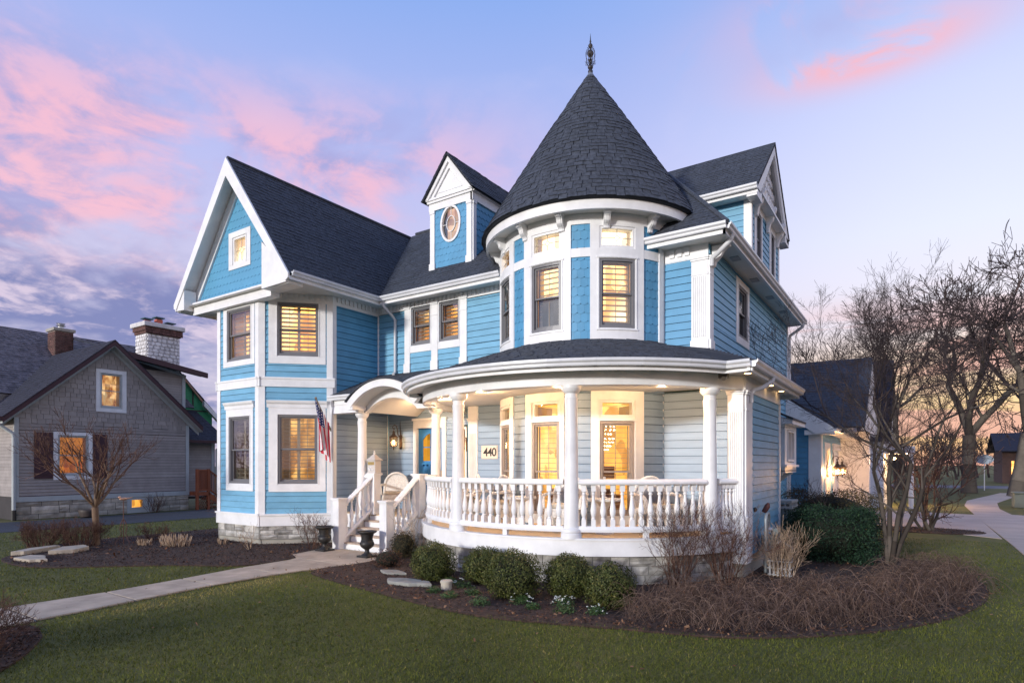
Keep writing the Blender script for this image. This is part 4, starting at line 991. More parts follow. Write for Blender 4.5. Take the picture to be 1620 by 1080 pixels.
# arched entry canopy
def arc_pts(x0, x1, z0, z1, n=18):
    c = (x0+x1)/2; h = (x1-x0)/2; s_ = z1-z0; Rr = (h*h+s_*s_)/(2*s_); cz = z1-Rr; a = math.asin(min(1, h/Rr))
    return [(c+Rr*math.sin(-a+2*a*i/n), cz+Rr*math.cos(-a+2*a*i/n)) for i in range(n+1)]
def arch_ring(mb, inner, outer, y0, y1):
    n = len(inner); vs = []
    for (xi, zi), (xo, zo) in zip(inner, outer): vs += [(xi,y0,zi), (xo,y0,zo), (xo,y1,zo), (xi,y1,zi)]
    mb.add(vs, [(i*4+j, (i+1)*4+j, (i+1)*4+(j+1)%4, i*4+(j+1)%4) for i in range(n-1) for j in range(4)] + [(0,1,2,3), (n*4-4, n*4-1, n*4-2, n*4-3)])
outer = arc_pts(-10.98, -8.72, 3.36, 3.83); mid = arc_pts(-10.86, -8.86, 3.24, 3.67); inn = arc_pts(-10.80, -9.16, 3.17, 3.46)
mb = MB(); arch_ring(mb, mid, outer, 9.42, 9.52); smooth(mk('canopy_arch', mb, M_white, H), 30)
mb = MB(); arch_ring(mb, inn, [(x, z+.01) for x, z in arc_pts(-10.9, -8.9, 3.26, 3.68)], 9.86, 10.0); mb.box(-11.14, -10.80, 9.84, 10.02, 3.16, 3.42); mb.box(-9.18, -8.75, 9.84, 10.02, 3.17, 3.45); mb.box(-10.98, -10.80, 9.44, 9.86, 3.20, 3.38); smooth(mk('canopy_beam', mb, M_white, H), 30)
mb = MB(); arch_ring(mb, [(x, z) for x, z in mid], [(x, z+.02) for x, z in mid], 9.51, 9.88); arch_ring(mb, inn, [(x, z+.02) for x, z in inn], 9.98, 11.62); smooth(mk('canopy_vault', mb, M_cream, H), 60)
mb = MB(); o2 = [(x, z+.035) for x, z in arc_pts(-11.02, -8.68, 3.37, 3.83)]; arch_ring(mb, [(x, z-.034) for x, z in o2], o2, 9.39, 11.0); smooth(mk('canopy_roof', mb, M_roof, H), 40)
# ceiling around vault
# railings
bm_ = MB(); q = .036
bm_.box(-q, q, -q, q, 0, .13); bm_.box(-q, q, -q, q, .64, .76)
bm_.lathe([(.030,.13),(.034,.145),(.028,.16),(.024,.175),(.034,.19),(.045,.24),(.048,.29),(.042,.35),(.030,.43),(.024,.50),(.021,.56),(.022,.575),(.033,.585),(.033,.60),(.024,.61),(.026,.625),(.034,.64)], (0,0,0), 14)
M_bal = mesh_of(bm_, 'baluster', M_white); 
def rail_arc(a0, a1, nb):
    mb = MB(); zb, zt = DK+.145, DK+.86
    parc(mb, a0, a1, [(-.07,zt),(.07,zt),(.085,zt+.02),(.085,zt+.045),(.06,zt+.075),(.045,zt+.09),(-.045,zt+.09),(-.085,zt+.045),(-.085,zt+.02)])
    r_ = smooth(mk('porch_railing', mb, M_white, H), 30); mb = MB()
    parc(mb, a0, a1, [(-.055,zb-.04),(.055,zb-.04),(.065,zb),(.055,zb+.03),(.04,zb+.05),(-.04,zb+.05),(-.065,zb)])
    am = (a0+a1)/2; mb.tb(TP, P_(am)-.04, P_(am)+.04, -.04, .04, DK, zb-.03)
    smooth(mk('bottom_rail', mb, M_white, r_), 30)
    for i in range(nb):
        a = a0+(a1-a0)*(i+.5)/nb; x, y, _ = TP(P_(a), 0, 0)
        inst('baluster', M_bal, (x, y, zb+.045), R(a), r_, (1, 1, .883))
def arc_n(a0, a1): return max(1, round(R(a1-a0)*RC/.158))
ga = math.degrees(.125/RC)
for a0, a1 in ((-66, -16), (-16, 21.5), (21.5, 60.7)):
    rail_arc(a0+ga, a1-ga, arc_n(a0+ga, a1-ga))
def rail_line(p, q, nb, parent=H, z0=DK+.10, z1=DK+.10, off=.76, ends=True):
    p = np.array((*p, z0)); q = np.array((*q, z1)); L = np.linalg.norm((q-p)[:2]); T = plane_T(p[:2], (q-p)[:2]); sl = (z1-z0)/L
    r_ = None
    for prof in ([(-.07,off),(.07,off),(.085,off+.02),(.085,off+.045),(.06,off+.075),(.045,off+.09),(-.045,off+.09),(-.085,off+.045),(-.085,off+.02)], [(-.055,-.04),(.055,-.04),(.065,0),(.055,.03),(.04,.05),(-.04,.05),(-.065,0)]):
        k = len(prof); mb = MB(); vs = [T(0, d, z0+z) for d, z in prof]+[T(L, d, z1+z) for d, z in prof]
        mb.add(vs, [(j, k+j, k+(j+1)%k, (j+1)%k) for j in range(k)]+[tuple(range(k)), tuple(range(2*k-1, k-1, -1))])
        if r_ is None: r_ = mk('stair_railing' if z0 != z1 else 'porch_railing', mb, M_white, parent)
        else: mk('bottom_rail', mb, M_white, r_)
    for i in range(nb):
        c = p+(q-p)*(i+.5)/nb; inst('baluster', M_bal, (float(c[0]), float(c[1]), float(c[2])+.045), T.ang, r_)
rail_line((CX+RC*math.sin(R(60.7+ga+.5)), CY-RC*math.cos(R(60.7+ga+.5))), (-2.56, 10.60), 5)
# corner pilaster post of the porch
TQ = plane_T((-2.68, 10.60), (1, 0)); TQs = plane_T((-2.42, 10.60), (0, 1))
mb = MB(); mb.box(-2.67, -2.43, 10.61, 11.2, .25, 3.2); mk('corner_post', mb, M_white, H)
pilaster(H, TQ, 0, .26, .75, 3.19, 6); pilaster(H, TQs, .02, .22, .75, 3.19)
mb = MB(); mb.box(-2.72, -2.36, 10.55, 10.86, .26, .52); mb.box(-2.70, -2.38, 10.57, 10.84, .52, .78); mb.tb(TQs, .24, .60, -.02, .012, .25, 3.19); mk('post_base', mb, M_white, H)
# newel posts and steps
def newel(x, y, z0, z1, w=.105, ball=False):
    mb = MB(); mb.box(x-w, x+w, y-w, y+w, z0, z1-.06); mb.box(x-w-.015, x+w+.015, y-w-.015, y+w+.015, z1-.06, z1-.035); mb.box(x-w-.035, x+w+.035, y-w-.035, y+w+.035, z1-.035, z1)
    for z in ((z0+.12), ): 
        h = z1-.2-z
        mb.box(x-w*.62, x+w*.62, y-w-.006, y-w, z, z+h*.42); mb.box(x-w*.62, x+w*.62, y-w-.006, y-w, z+h*.5, z+h); mb.box(x+w, x+w+.006, y-w*.62, y+w*.62, z, z+h*.42); mb.box(x+w, x+w+.006, y-w*.62, y+w*.62, z+h*.5, z+h)
    return bevel(mk('newel_post', mb, M_white, H), .005)
XL, XR = -10.88, -9.30
newel(XL, 9.12, 0, 1.17); newel(XR, 9.05, 0, 1.17); newel(-10.70, 10.02, DK, 1.72); newel(XR, 10.06, DK, 1.72)
rail_line((XL+.0, 9.24), (-10.72, 9.92), 5, z0=.24, z1=.86, off=.72); rail_line((XR, 9.18), (XR, 9.96), 5, z0=.24, z1=.86, off=.72)
rail_line((-10.95, 9.97), (-10.80, 10.0), 1); rail_line((-9.20, 10.10), (-9.13, 10.30), 1)
nst = 4
for i in range(nst):
    z = DK/(nst+1)*(i+1); y = 9.18+i*.205
    mb = MB(); mb.box(XL+.07, XR-.07, y+.02, y+.05, z-.15, z-.012); mk('riser', mb, M_white, H)
    mb = MB(); mb.box(XL+.07, XR-.07, y-.01, y+.25, z-.012, z+.018); bevel(mk('tread', mb, M_tread, H), .005)
mb = MB(); mb.box(XL+.07, XR-.07, 9.98, 10.01, .55, DK-.03); mk('riser', mb, M_white, H)
for x in (XL-.0, XR+.0): mb = MB(); mb.slab([(x-.03, 9.2, 0), (x-.03, 10.0, 0), (x-.03, 10.0, .76), (x-.03, 9.2, .18)], (.06, 0, 0)); mk('stair_stringer', mb, M_white, H)
# 440 plaque
mb = MB(); mb.tb(TF, 3.47, 3.89, .02, .045, 2.08, 2.35); mb.tb(TF, 3.45, 3.91, .02, .035, 2.06, 2.37); pq = mk('number_plaque', mb, mat('plaque_cream', (.74,.62,.52), .5), H)
def digits(text, T, a, z, size, m, parent, d=.046, gap=.11):
    for i, ch in enumerate(text):
        cu = bpy.data.curves.new('digit', 'FONT'); cu.body = ch; cu.size = size; cu.extrude = .004; cu.offset = size*.018; cu.materials.append(m)
        tmp = bpy.data.objects.new('t', cu); me = bpy.data.meshes.new_from_object(tmp); bpy.data.objects.remove(tmp); o = bpy.data.objects.new('house_number', me); p = T(a+i*gap, d, z); link(o, parent, p); o.rotation_euler = (R(90), 0, T.ang)
digits('440', TF, 3.515, 2.125, .27, M_black, pq, gap=.120)
# wall lanterns
def lantern(T, a, z, parent, power=0, s=1.0):
    mb = MB(); c = T(a, .22*s, z); x, y = c[0], c[1]
    mb.lathe([(.0,-.15*s),(.012*s,-.14*s),(.012*s,-.09*s),(.075*s,-.085*s),(.08*s,-.07*s),(.075*s,-.065*s)], (x,y,z), 12)
    mb.lathe([(.10*s,.10*s),(.085*s,.115*s),(.05*s,.15*s),(.03*s,.165*s),(.035*s,.18*s),(.02*s,.20*s),(.028*s,.215*s),(.012*s,.24*s),(.0,.26*s)], (x,y,z), 12)
    for k in range(8):
        t = k*PI/4; mb.tube([(x+.072*s*math.cos(t), y+.072*s*math.sin(t), z-.07*s), (x+.082*s*math.cos(t), y+.082*s*math.sin(t), z+.10*s)], .005*s, 4)
    b = T(a, .02, z); mb.tb(T, a-.035*s, a+.035*s, .0, .035, z-.10*s, z+.16*s); mb.sphere(T(a, .03, z-.1*s), .03*s)
    pts = [T(a, d*s, z+q*s) for d, q in ((.03,.10),(.10,.16),(.11,.26),(.14,.34),(.20,.36),(.245,.32),(.235,.275),(.20,.27),(.205,.30))]
    mb.tube(pts, .009*s, 6); mb.tube([T(a, .03, z+.16*s), T(a, .05, z+.34*s), T(a, .045, z+.46*s)], [.012*s, .008*s, .002*s], 6)
    o = smooth(mk('wall_lantern', mb, mat('bronze_lantern', (.05,.03,.022), .45, .2, 50), parent), 50)
    g = MB(); g.lathe([(.066*s,-.065*s),(.076*s,.10*s)], (x,y,z), 16); mk('lantern_glass', g, glass_mat('seeded_glass', (1,.86,.66), .10, .15), o)
    g = MB(); g.lathe([(.0,-.03*s),(.014*s,-.02*s),(.018*s,.01*s),(.010*s,.045*s),(.0,.055*s)], (x,y,z), 8); mk('flame_bulb', g, M_bulb, o)
    if power: lamp((x, y, z), power, .06*s)
    return o
def lamp(p, e, r=.06, col=(1.0, .60, .30)):
    l = bpy.data.objects.new('porch_lamp', bpy.data.lights.new('porch_lamp', 'POINT')); COL.objects.link(l); l.location = p
    l.data.energy = e; l.data.shadow_soft_size = r; l.data.color = col; return l
lantern(TE, .50, 2.50, H, 9, 1.3); lantern(TE, 2.75, 2.40, H, 9, 1.2)
# recessed ceiling cans of the porch
cl = MB()
for k, (x, y, e) in enumerate(((-8.2, 9.55, 60), (-6.75, 8.95, 60), (-5.05, 8.85, 60), (-3.55, 9.75, 56), (-9.9, 10.8, 38))):
    cl.lathe([(.07, 3.298 if k < 4 else 3.455), (.0, 3.297 if k < 4 else 3.454)], (x, y, 0), 14)
    lamp((x, y, 3.20 if k < 4 else 3.36), e, .07)
mk('ceiling_light', cl, M_bulb2, H)
# porch floor lamp glow comes from the cans alone
mb = MB()
for z in (3.16,): mb.tube([(CX+2.2*math.sin(R(a)), CY-2.2*math.cos(R(a)), 3.27) for a in (-30,)]*2, .001, 3) if 0 else None
# vent pipe cap on the siding
mb = MB(); mb.sphere(TS1(.12, .02, 1.13), .045); mk('hose_vent', mb, M_black, H)

# ---------------------------------------------------------------- things on and by the porch
M_wick = mat('cream_wicker', (.76,.75,.73), .7, .9, 160, .12, 30)
M_cush = mat('striped_cushion', (.55,.50,.42), .9, .2, 60, .15, 20)
M_pillow = mat('grey_pillow', (.16,.18,.22), .9, .2, 60, .1, 10)
def wicker_chair(name, label, group, pillow=True):
    t = thing(name, label, 'chair', (0,0,0), group)
    mb = MB(); n = 14
    pts = []
    for i in range(n+1):
        a = PI*i/n; pts.append((.30*math.cos(a), .26+.04*abs(math.cos(a)), .62+.34*math.sin(a)))
    pts = [(.31, .24, .42)]+pts+[(-.31, .24, .42)]
    mb.tube(pts, .030, 7)
    mb.slab([(-.27,.25,.50),(.27,.25,.50)]+[(x*.93, y+.01, z-.02) for x, y, z in pts[2:-2]], (0,.025,0)); smooth(mk('backrest', mb, M_wick, t), 50)
    mb = MB()
    for s_ in (-1, 1):
        mb = MB(); mb.tube([(s_*.31,.26,.66),(s_*.36,.10,.66),(s_*.36,-.18,.64),(s_*.34,-.25,.58),(s_*.33,-.26,.42)], .032, 7); smooth(mk('armrest', mb, M_wick, t), 50)
    mb = MB(); mb.box(-.31,.31,-.26,.26,.34,.42); mb.box(-.30,.30,-.27,-.25,.26,.36); bevel(mk('seat', mb, M_wick, t), .02, 2)
    for sx, sy in ((-1,-1),(1,-1),(-1,1),(1,1)):
        mb = MB(); mb.tube([(sx*.29, sy*.24, .36), (sx*.30, sy*.25, .02)], [.03,.024], 7); mk('leg', mb, M_wick, t)
    mb = MB(); mb.box(-.27,.27,-.25,.22,.42,.50); bevel(mk('cushion', mb, M_cush, t), .03, 2)
    if pillow:
        mb = MB(); mb.sphere((0,.15,.64), .17, 12, 8, 1.15, .45, 1); smooth(mk('pillow', mb, M_pillow, t), 60)
    return t
def place(t, x, y, z, rz, label=None):
    t.location = (x, y, z); t.rotation_euler = (0, 0, R(rz)); 
    if label: t['label'] = label
    return t
c0 = wicker_chair('wicker_chair', 'cream wicker armchair with striped cushion at the top of the steps', 'wicker armchairs on the porch', pillow=False)
place(c0, -10.98, 11.0, DK, 40)
c1 = wicker_chair('wicker_chair', 'cream wicker armchair with grey pillow behind the railing left of the middle column', 'wicker armchairs on the porch'); place(c1, -6.85, 9.45, DK, -25)
for x, y, rz, lb in ((-5.15, 9.35, 12, 'cream wicker armchair with grey pillow just right of the middle porch column'), (-3.75, 10.1, 48, 'cream wicker armchair with grey pillow at the far right end of the porch'), (-7.75, 9.75, -48, 'cream wicker armchair with grey pillow nearest the house number sign')):
    place(copy_tree(c1), x, y, DK, rz, lb)
def side_table(x, y, label, lampy=True):
    t = thing('side_table', label, 'table', (0,0,0), 'small round porch tables')
    mb = MB(); mb.lathe([(.0,.56),(.30,.56),(.31,.575),(.31,.60),(.0,.60)], n=20); mk('tabletop', mb, M_wick, t)
    mb = MB(); mb.lathe([(.16,0),(.15,.04),(.05,.08),(.045,.40),(.12,.52),(.2,.56)], n=16); smooth(mk('pedestal', mb, M_wick, t), 50)
    t.location = (x, y, DK); return t
side_table(-6.0, 9.15, 'small round wicker table left of the middle porch column'); side_table(-4.45, 9.45, 'small round wicker table carrying the white candlestick')
cs = MB(); cs.lathe([(.05,0),(.055,.02),(.02,.04),(.018,.10),(.035,.13),(.018,.16),(.018,.24),(.03,.26),(.03,.27),(.022,.275),(.022,.37),(.0,.38)], (-4.45, 9.45, DK+.60), 12)
tag(smooth(mk('candlestick', cs, M_white), 50), 'white turned candlestick with a pale candle on a porch table', 'candlestick')
for x, y, z, lb in ((-7.45, 9.35, 1.335, 'small cream lidded jar left of the two behind the railing'), (-5.75, 9.10, 1.35, 'small cream lidded jar standing near the middle porch column')):
    cs = MB(); cs.lathe([(.06,0),(.075,.02),(.078,.14),(.05,.165),(.085,.175),(.02,.215),(.012,.235),(.022,.25),(.0,.265)], (x, y, z), 14); smooth(tag(mk('lidded_jar', cs, M_wick), lb, 'jar', 'lidded jars on the porch'), 50)
    if x < -7: side_table(x, y, 'small round wicker table near the house number sign')
# mailbox on the upper-left newel
mbx = thing('mailbox', 'white lantern-shaped mailbox on the post at the top of the steps', 'mailbox', (-10.70, 10.02, 1.72))
mb = MB(); x, y, z = -10.70, 10.02, 1.72
mb.box(x-.13, x+.13, y-.10, y+.10, z, z+.30); mb.box(x-.14, x+.14, y-.11, y+.11, z, z+.02); bevel(mk('body', mb, mat('pale_metal', (.58,.55,.52), .4, var=.05), mbx), .006)
mb = MB(); mb.lathe([(.22,.30),(.225,.315),(.12,.38),(.05,.44),(.03,.45)], (0,0,0), 4); mb.v = [((vx*math.cos(PI/4)-vy*math.sin(PI/4))+x, (vx*math.sin(PI/4)+vy*math.cos(PI/4))*.85+y, vz+z) for vx, vy, vz in mb.v]; mk('roof', mb, mat('pale_metal_roof', (.50,.47,.45), .4, var=.05), mbx)
mb = MB(); mb.lathe([(.03,.44),(.015,.46),(.03,.48),(.012,.50),(.022,.52),(.0,.545)], (x,y,z), 8); mk('finial', mb, M_white, mbx)
mb = MB(); mb.box(x-.10, x+.10, y-.115, y-.10, z+.20, z+.27); mk('letter_slot', mb, mat('brass_slot', (.50,.36,.14), .35, metal=.6), mbx)
mb = MB()
for k in range(7): mb.sphere((x-.07+.14*random.random(), y-.11, z+.06+.09*random.random()), .02, 6, 4)
mk('relief', mb, M_white, mbx)
# urns
def urn(x, y, lb):
    t = thing('urn', lb, 'urn', (x, y, .02), 'iron urns beside the steps')
    mb = MB(); mb.box(x-.15, x+.15, y-.15, y+.15, .02, .06)
    k = 24; prof = [(.13,.06),(.11,.08),(.06,.11),(.045,.15),(.05,.18),(.08,.20),(.13,.24),(.15,.29),(.14,.33),(.125,.35),(.13,.36),(.115,.38),(.12,.44),(.14,.50),(.19,.53),(.205,.545),(.205,.56),(.18,.56),(.15,.52)]
    mb.lathe(prof, (x, y, 0), k); smooth(mk('bowl', mb, M_black, t), 40)
    mb = MB(); mb.lathe([(.0,.525),(.16,.52)], (x, y, 0), 14); mk('soil', mb, mat('urn_soil', (.05,.03,.02), .95), t)
    return t
urn(-10.88, 8.72, 'black cast iron urn left of the steps, nearer the bay'); urn(-9.42, 8.62, 'black cast iron urn in front of the steps on the right')
# flag
fl = thing('flag', 'American flag hanging from a short pole on the white bay corner', 'flag', (-11.93, 9.62, 2.6))
mb = MB(); p0 = np.array((-11.86, 9.66, 2.80)); p1 = np.array((-11.80, 9.20, 3.50)); mb.tube([p0, p1], .014, 8); mb.sphere(tuple(p1), .03); mk('pole', mb, mat('flag_pole', (.25,.18,.12), .5), fl)
mb = MB(); mb.tube([p0-np.array((0.02,-.06,.05)), p0+(p1-p0)*.10], .024, 8); mk('bracket', mb, mat('flag_bracket', (.2,.16,.12), .5, metal=.5), fl)
FV = {}; nU, nVv = 26, 40                                   # cloth hangs down in folds from the pole
def fpos(u, v):                                              # u along the pole from the tip, v down the stripes
    b = p1 + (p0-p1)*(.02+.80*u*(1-.45*v)); drop = v*1.18
    f = math.sin(u*13+v*1.5)*.060*(.35+v)+(u-.5)*.11 ; g = math.cos(u*9+1)*.03*v
    return (float(b[0]+f+.03*v), float(b[1]+.14*v+g), float(b[2]-drop-.03*u*v))
groups = {k: MB() for k in range(-2, 13)}
for i in range(nU):
    for j in range(nVv):
        u, v = (i+.5)/nU, (j+.5)/nVv
        mi = -2 if (u < .54 and v < .38) else (int(u*13) if int(u*13) % 2 == 0 else int(u*13))
        groups[mi].add([fpos(i/nU, j/nVv), fpos((i+1)/nU, j/nVv), fpos((i+1)/nU, (j+1)/nVv), fpos(i/nU, (j+1)/nVv)], [(0,1,2,3)])
M_fw = mat('flag_white', (.70,.68,.68), .9)
for k_ in range(1, 13, 2): mk('white_stripe', groups[k_], M_fw, fl)
M_fr = mat('flag_red', (.50,.03,.05), .9)
for k_ in range(0, 13, 2): mk('red_stripe', groups[k_], M_fr, fl)
cl_ = mk('canton', groups[-2], mat('flag_blue', (.02,.03,.14), .9), fl)
sm2 = MB()
for i in range(5):
    for j in range(6):
        u, v = .05+i*.105, .03+j*.062; c = np.array(fpos(u, v)); e = np.array(fpos(u+.02, v))-c; f = np.array(fpos(u, v+.012))-c; nrm = np.cross(e, f); nrm /= np.linalg.norm(nrm)+1e-9
        for sg in (-1, 1): sm2.add([tuple(c+nrm*.006*sg-e-f), tuple(c+nrm*.006*sg+e-f), tuple(c+nrm*.006*sg+e+f), tuple(c+nrm*.006*sg-e+f)], [(0,1,2,3)])
mk('stars', sm2, mat('flag_star', (.8,.8,.8), .9), cl_)
# gas meter, AC unit, crate
gm = thing('gas_meter', 'grey gas meter with looping pipes against the side wall', 'gas meter', (-2.3, 11.55, 0))
M_galv = mat('galvanised_grey', (.30,.33,.34), .45, .2, 40, .1, 6, metal=.3)
mb = MB(); mb.tube([(-2.22,11.35,-.02),(-2.22,11.35,.95),(-2.22,11.38,1.02),(-2.22,11.45,1.05),(-2.22,11.58,1.05)], .03, 8); [mb.tube([(-2.22,11.35,z),(-2.22,11.35,z+.06)], .042, 8) for z in (.16,.36,.6)]
mb.tube([(-2.22,11.58,1.05),(-2.22,11.62,1.0),(-2.22,11.62,.80)], .028, 8); mb.tube([(-2.22,11.40,.93),(-2.22,11.42,.70),(-2.22,11.50,.66),(-2.22,11.6,.66)], .034, 8); smooth(mk('pipes', mb, M_galv, gm), 50)
mb = MB(); mb.box(-2.33,-2.13,11.48,11.86,.36,.66); mb.tube([(-2.12,11.62,.72),(-2.12,11.78,.72)], .07, 10); bevel(mk('meter_body', mb, mat('meter_grey', (.13,.17,.18), .5), gm), .02, 2)
mb = MB(); mb.sphere((-2.22,11.64,.76), .07, 12, 8, 1, 1, .6); mb.tube([(-2.22,11.66,.78),(-2.22,11.66,1.0)], .02, 8); smooth(mk('regulator', mb, mat('pale_cap', (.55,.56,.56), .4), gm), 50)
mb = MB(); mb.tube([(-2.30,11.60,1.07),(-2.24,11.60,1.18),(-2.22,11.60,1.24)], [.045,.05,.02], 10); smooth(mk('vent_cap', mb, mat('rusty_cap', (.10,.035,.03), .7), gm), 50)
ac = thing('ac_condenser', 'grey air conditioning condenser behind the hedge by the side wall', 'air conditioner', (-2.7, 14.9, 0))
mb = MB(); mb.box(-3.08,-2.32,14.55,15.3,.05,.98); mk('cabinet', mb, mat('ac_grey', (.16,.20,.20), .5), ac)
mb = MB(); mb.box(-3.11,-2.29,14.52,15.33,.94,1.0); mb.box(-3.11,-2.29,14.52,15.33,1.07,1.12)
for i in range(8): mb.box(-3.08+i*.105, -3.05+i*.105, 14.53, 14.56, 1.0, 1.07); mb.box(-2.33, -2.30, 14.56+i*.10, 14.59+i*.10, 1.0, 1.07)
mk('top_grille', mb, mat('ac_pale', (.36,.40,.41), .5), ac)
cr = MB(); x, y = -1.93, 11.15
for i in range(6): cr.box(x-.17+i*.062, x-.14+i*.062, y-.15, y-.13, .04, .30)
for z in (.05, .16, .28): cr.box(x-.19, x+.19, y-.155, y-.14, z, z+.018); cr.box(x-.19, x+.19, y+.14, y+.155, z, z+.018); cr.box(x-.19, x-.175, y-.15, y+.15, z, z+.018); cr.box(x+.175, x+.19, y-.15, y+.15, z, z+.018)
cr.tube([(x-.18,y,.28),(x-.17,y,.52),(x,y,.62),(x+.17,y,.52),(x+.18,y,.28)], .012, 6)
tag(mk('plant_crate', cr, mat('weathered_white', (.34,.33,.33), .8, .2, 40, .2, 12)), 'weathered white slatted planter wrapped round the dry shrub by the gas meter', 'planter')
# crystal chandelier seen through the right turret window
ch = thing('chandelier', 'lit crystal chandelier seen through the right ground floor turret window', 'chandelier', (-4.9, 10.75, 2.3))
mb = MB(); px_, py_ = C[0]+1.45*math.sin(R(38)), C[1]-1.45*math.cos(R(38))
for ring, (r, z) in enumerate(((.17,2.66),(.19,2.60),(.11,2.52),(.16,2.43),(.15,2.36),(.10,2.29),(.05,2.22))):
    for k in range(12):
        a = k*PI/6+ring; mb.sphere((px_+r*math.cos(a), py_+r*math.sin(a), z), .014, 5, 4)
mk('crystals', mb, emis('crystal_glow', (1,.82,.55), 5), ch)
mb = MB(); mb.tube([(px_,py_,2.2),(px_,py_,2.74)], .012, 6); mb.lathe([(.16,2.64),(.17,2.67),(.02,2.70)], (px_,py_,0), 14); mk('chandelier_frame', mb, mat('gilt', (.5,.35,.15), .4, metal=.7), ch)
# ================================================================ GROUND
def poly_sheet(name, pts, z, m, kind='structure', th=.06, sub=None):
    mb = MB(); mb.slab([(x, y, z-th) for x, y in pts], (0, 0, th)); o = mk(name, mb, m); o['kind'] = kind; return o
def in_poly(x, y, pts):
    c = np.zeros(len(x), bool); n = len(pts)
    for i in range(n):
        x0, y0 = pts[i]; x1, y1 = pts[(i+1) % n]
        k = ((y0 > y) != (y1 > y)) & (x < (x1-x0)*(y-y0)/((y1-y0)+1e-12)+x0); c ^= k
    return c
def smooth_loop(pts, it=2):
    for _ in range(it):
        q = []
        for i in range(len(pts)):
            a, b = pts[i], pts[(i+1) % len(pts)]
            q += [(a[0]*.75+b[0]*.25, a[1]*.75+b[1]*.25), (a[0]*.25+b[0]*.75, a[1]*.25+b[1]*.75)]
        pts = q
    return pts
PATH = [(-10.15, 2.2), (-10.10, 4.07), (-10.22, 5.25), (-10.40, 6.4), (-10.45, 7.5), (-10.55, 7.75), (-11.0, 7.98), (-11.12, 8.5), (-11.15, 9.15), (-8.95, 9.15), (-8.98, 7.9), (-9.22, 6.93), (-9.28, 6.2), (-9.44, 5.2), (-9.20, 4.08), (-9.09, 3.4), (-8.99, 2.2)]
PATH = [(-10.15, 2.2), (-10.10, 4.07), (-10.22, 5.25), (-10.40, 6.4), (-10.45, 7.5), (-10.55, 7.75), (-11.0, 7.98), (-11.12, 8.5), (-11.15, 9.15), (-8.95, 9.15), (-8.98, 7.9), (-9.22, 6.93), (-9.30, 6.2), (-9.30, 5.2), (-9.18, 4.08), (-9.09, 3.4), (-8.99, 2.2)]
BED_R = smooth_loop([(-9.05, 9.3), (-8.98, 7.9), (-9.21, 6.95), (-8.4, 6.66), (-7.5, 6.50), (-5.96, 6.22), (-4.61, 6.06), (-3.53, 6.35), (-2.81, 6.6), (-2.08, 6.75), (-1.46, 7.05), (-.55, 7.85), (.30, 9.1), (.85, 10.7), (.95, 12.2), (.55, 14.0), (-.3, 14.7), (-1.2, 14.9), (-1.6, 15.9), (-2.2, 18.6), (-3.3, 18.8), (-3.3, 12.0), (-6, 12.5), (-9.05, 11.5)], 2)
BED_L = smooth_loop([(-15.6, 4.35), (-14.9, 4.2), (-13.65, 4.25), (-12.82, 5.0), (-11.7, 6.0), (-10.72, 6.45), (-10.46, 7.1), (-10.60, 7.85), (-11.1, 8.1), (-11.2, 9.3), (-11.5, 10.6), (-16.2, 10.6), (-16.6, 13), (-17.4, 12.6), (-17.3, 9.2), (-17.4, 7.4), (-17.3, 6.0), (-16.5, 5.2)], 2)
BED_F = smooth_loop([(-6.9, 1.7), (-7.15, 2.05), (-7.75, 2.45), (-8.3, 2.72), (-8.95, 2.75), (-8.95, .9), (-7.4, .9)], 1)
RING = [(.27+1.35*math.cos(i*PI/12), 21.3+.85*math.sin(i*PI/12)) for i in range(24)]
M_mulch = mat('bark_mulch', (.050,.029,.021), .95, 1.0, 55, .4, 14)
M_concp = mat('path_concrete', (.44,.36,.27), .85, .45, 60, .16, 2.2, var2=.35, v2s=1.6, rnd=.06)
M_walk = mat('sidewalk_concrete', (.42,.35,.31), .85, .3, 50, .10, .8)
M_asph = mat('asphalt_drive', (.035,.042,.055), .8, .4, 90, .15, 1.2)
M_road = mat('street_asphalt', (.13,.13,.15), .85, .3, 40, .1, .4)
gm_ = bpy.data.materials.new('lawn_soil'); gm_.use_nodes = True; b = NB(gm_.node_tree); p = gm_.node_tree.nodes['Principled BSDF']; p.inputs['Roughness'].default_value = .95
geo = b.n('ShaderNodeNewGeometry').outputs['Position']
c = b.ramp(b.noise(geo, .5, 6, .65), [(.3, (.058,.068,.010)), (.55, (.096,.098,.018)), (.75, (.18,.145,.042))])
c = b.mix(b.m('MULTIPLY', b.ss(b.noise(geo, 25, 4, .7), .45, .7), .6), c, (.020,.026,.010))
b.lk(c, p.inputs['Base Color'])
mb = MB(); mb.box(-400, 400, -150, 700, -.5, -.006); o = mk('ground', mb, gm_); o['kind'] = 'structure'
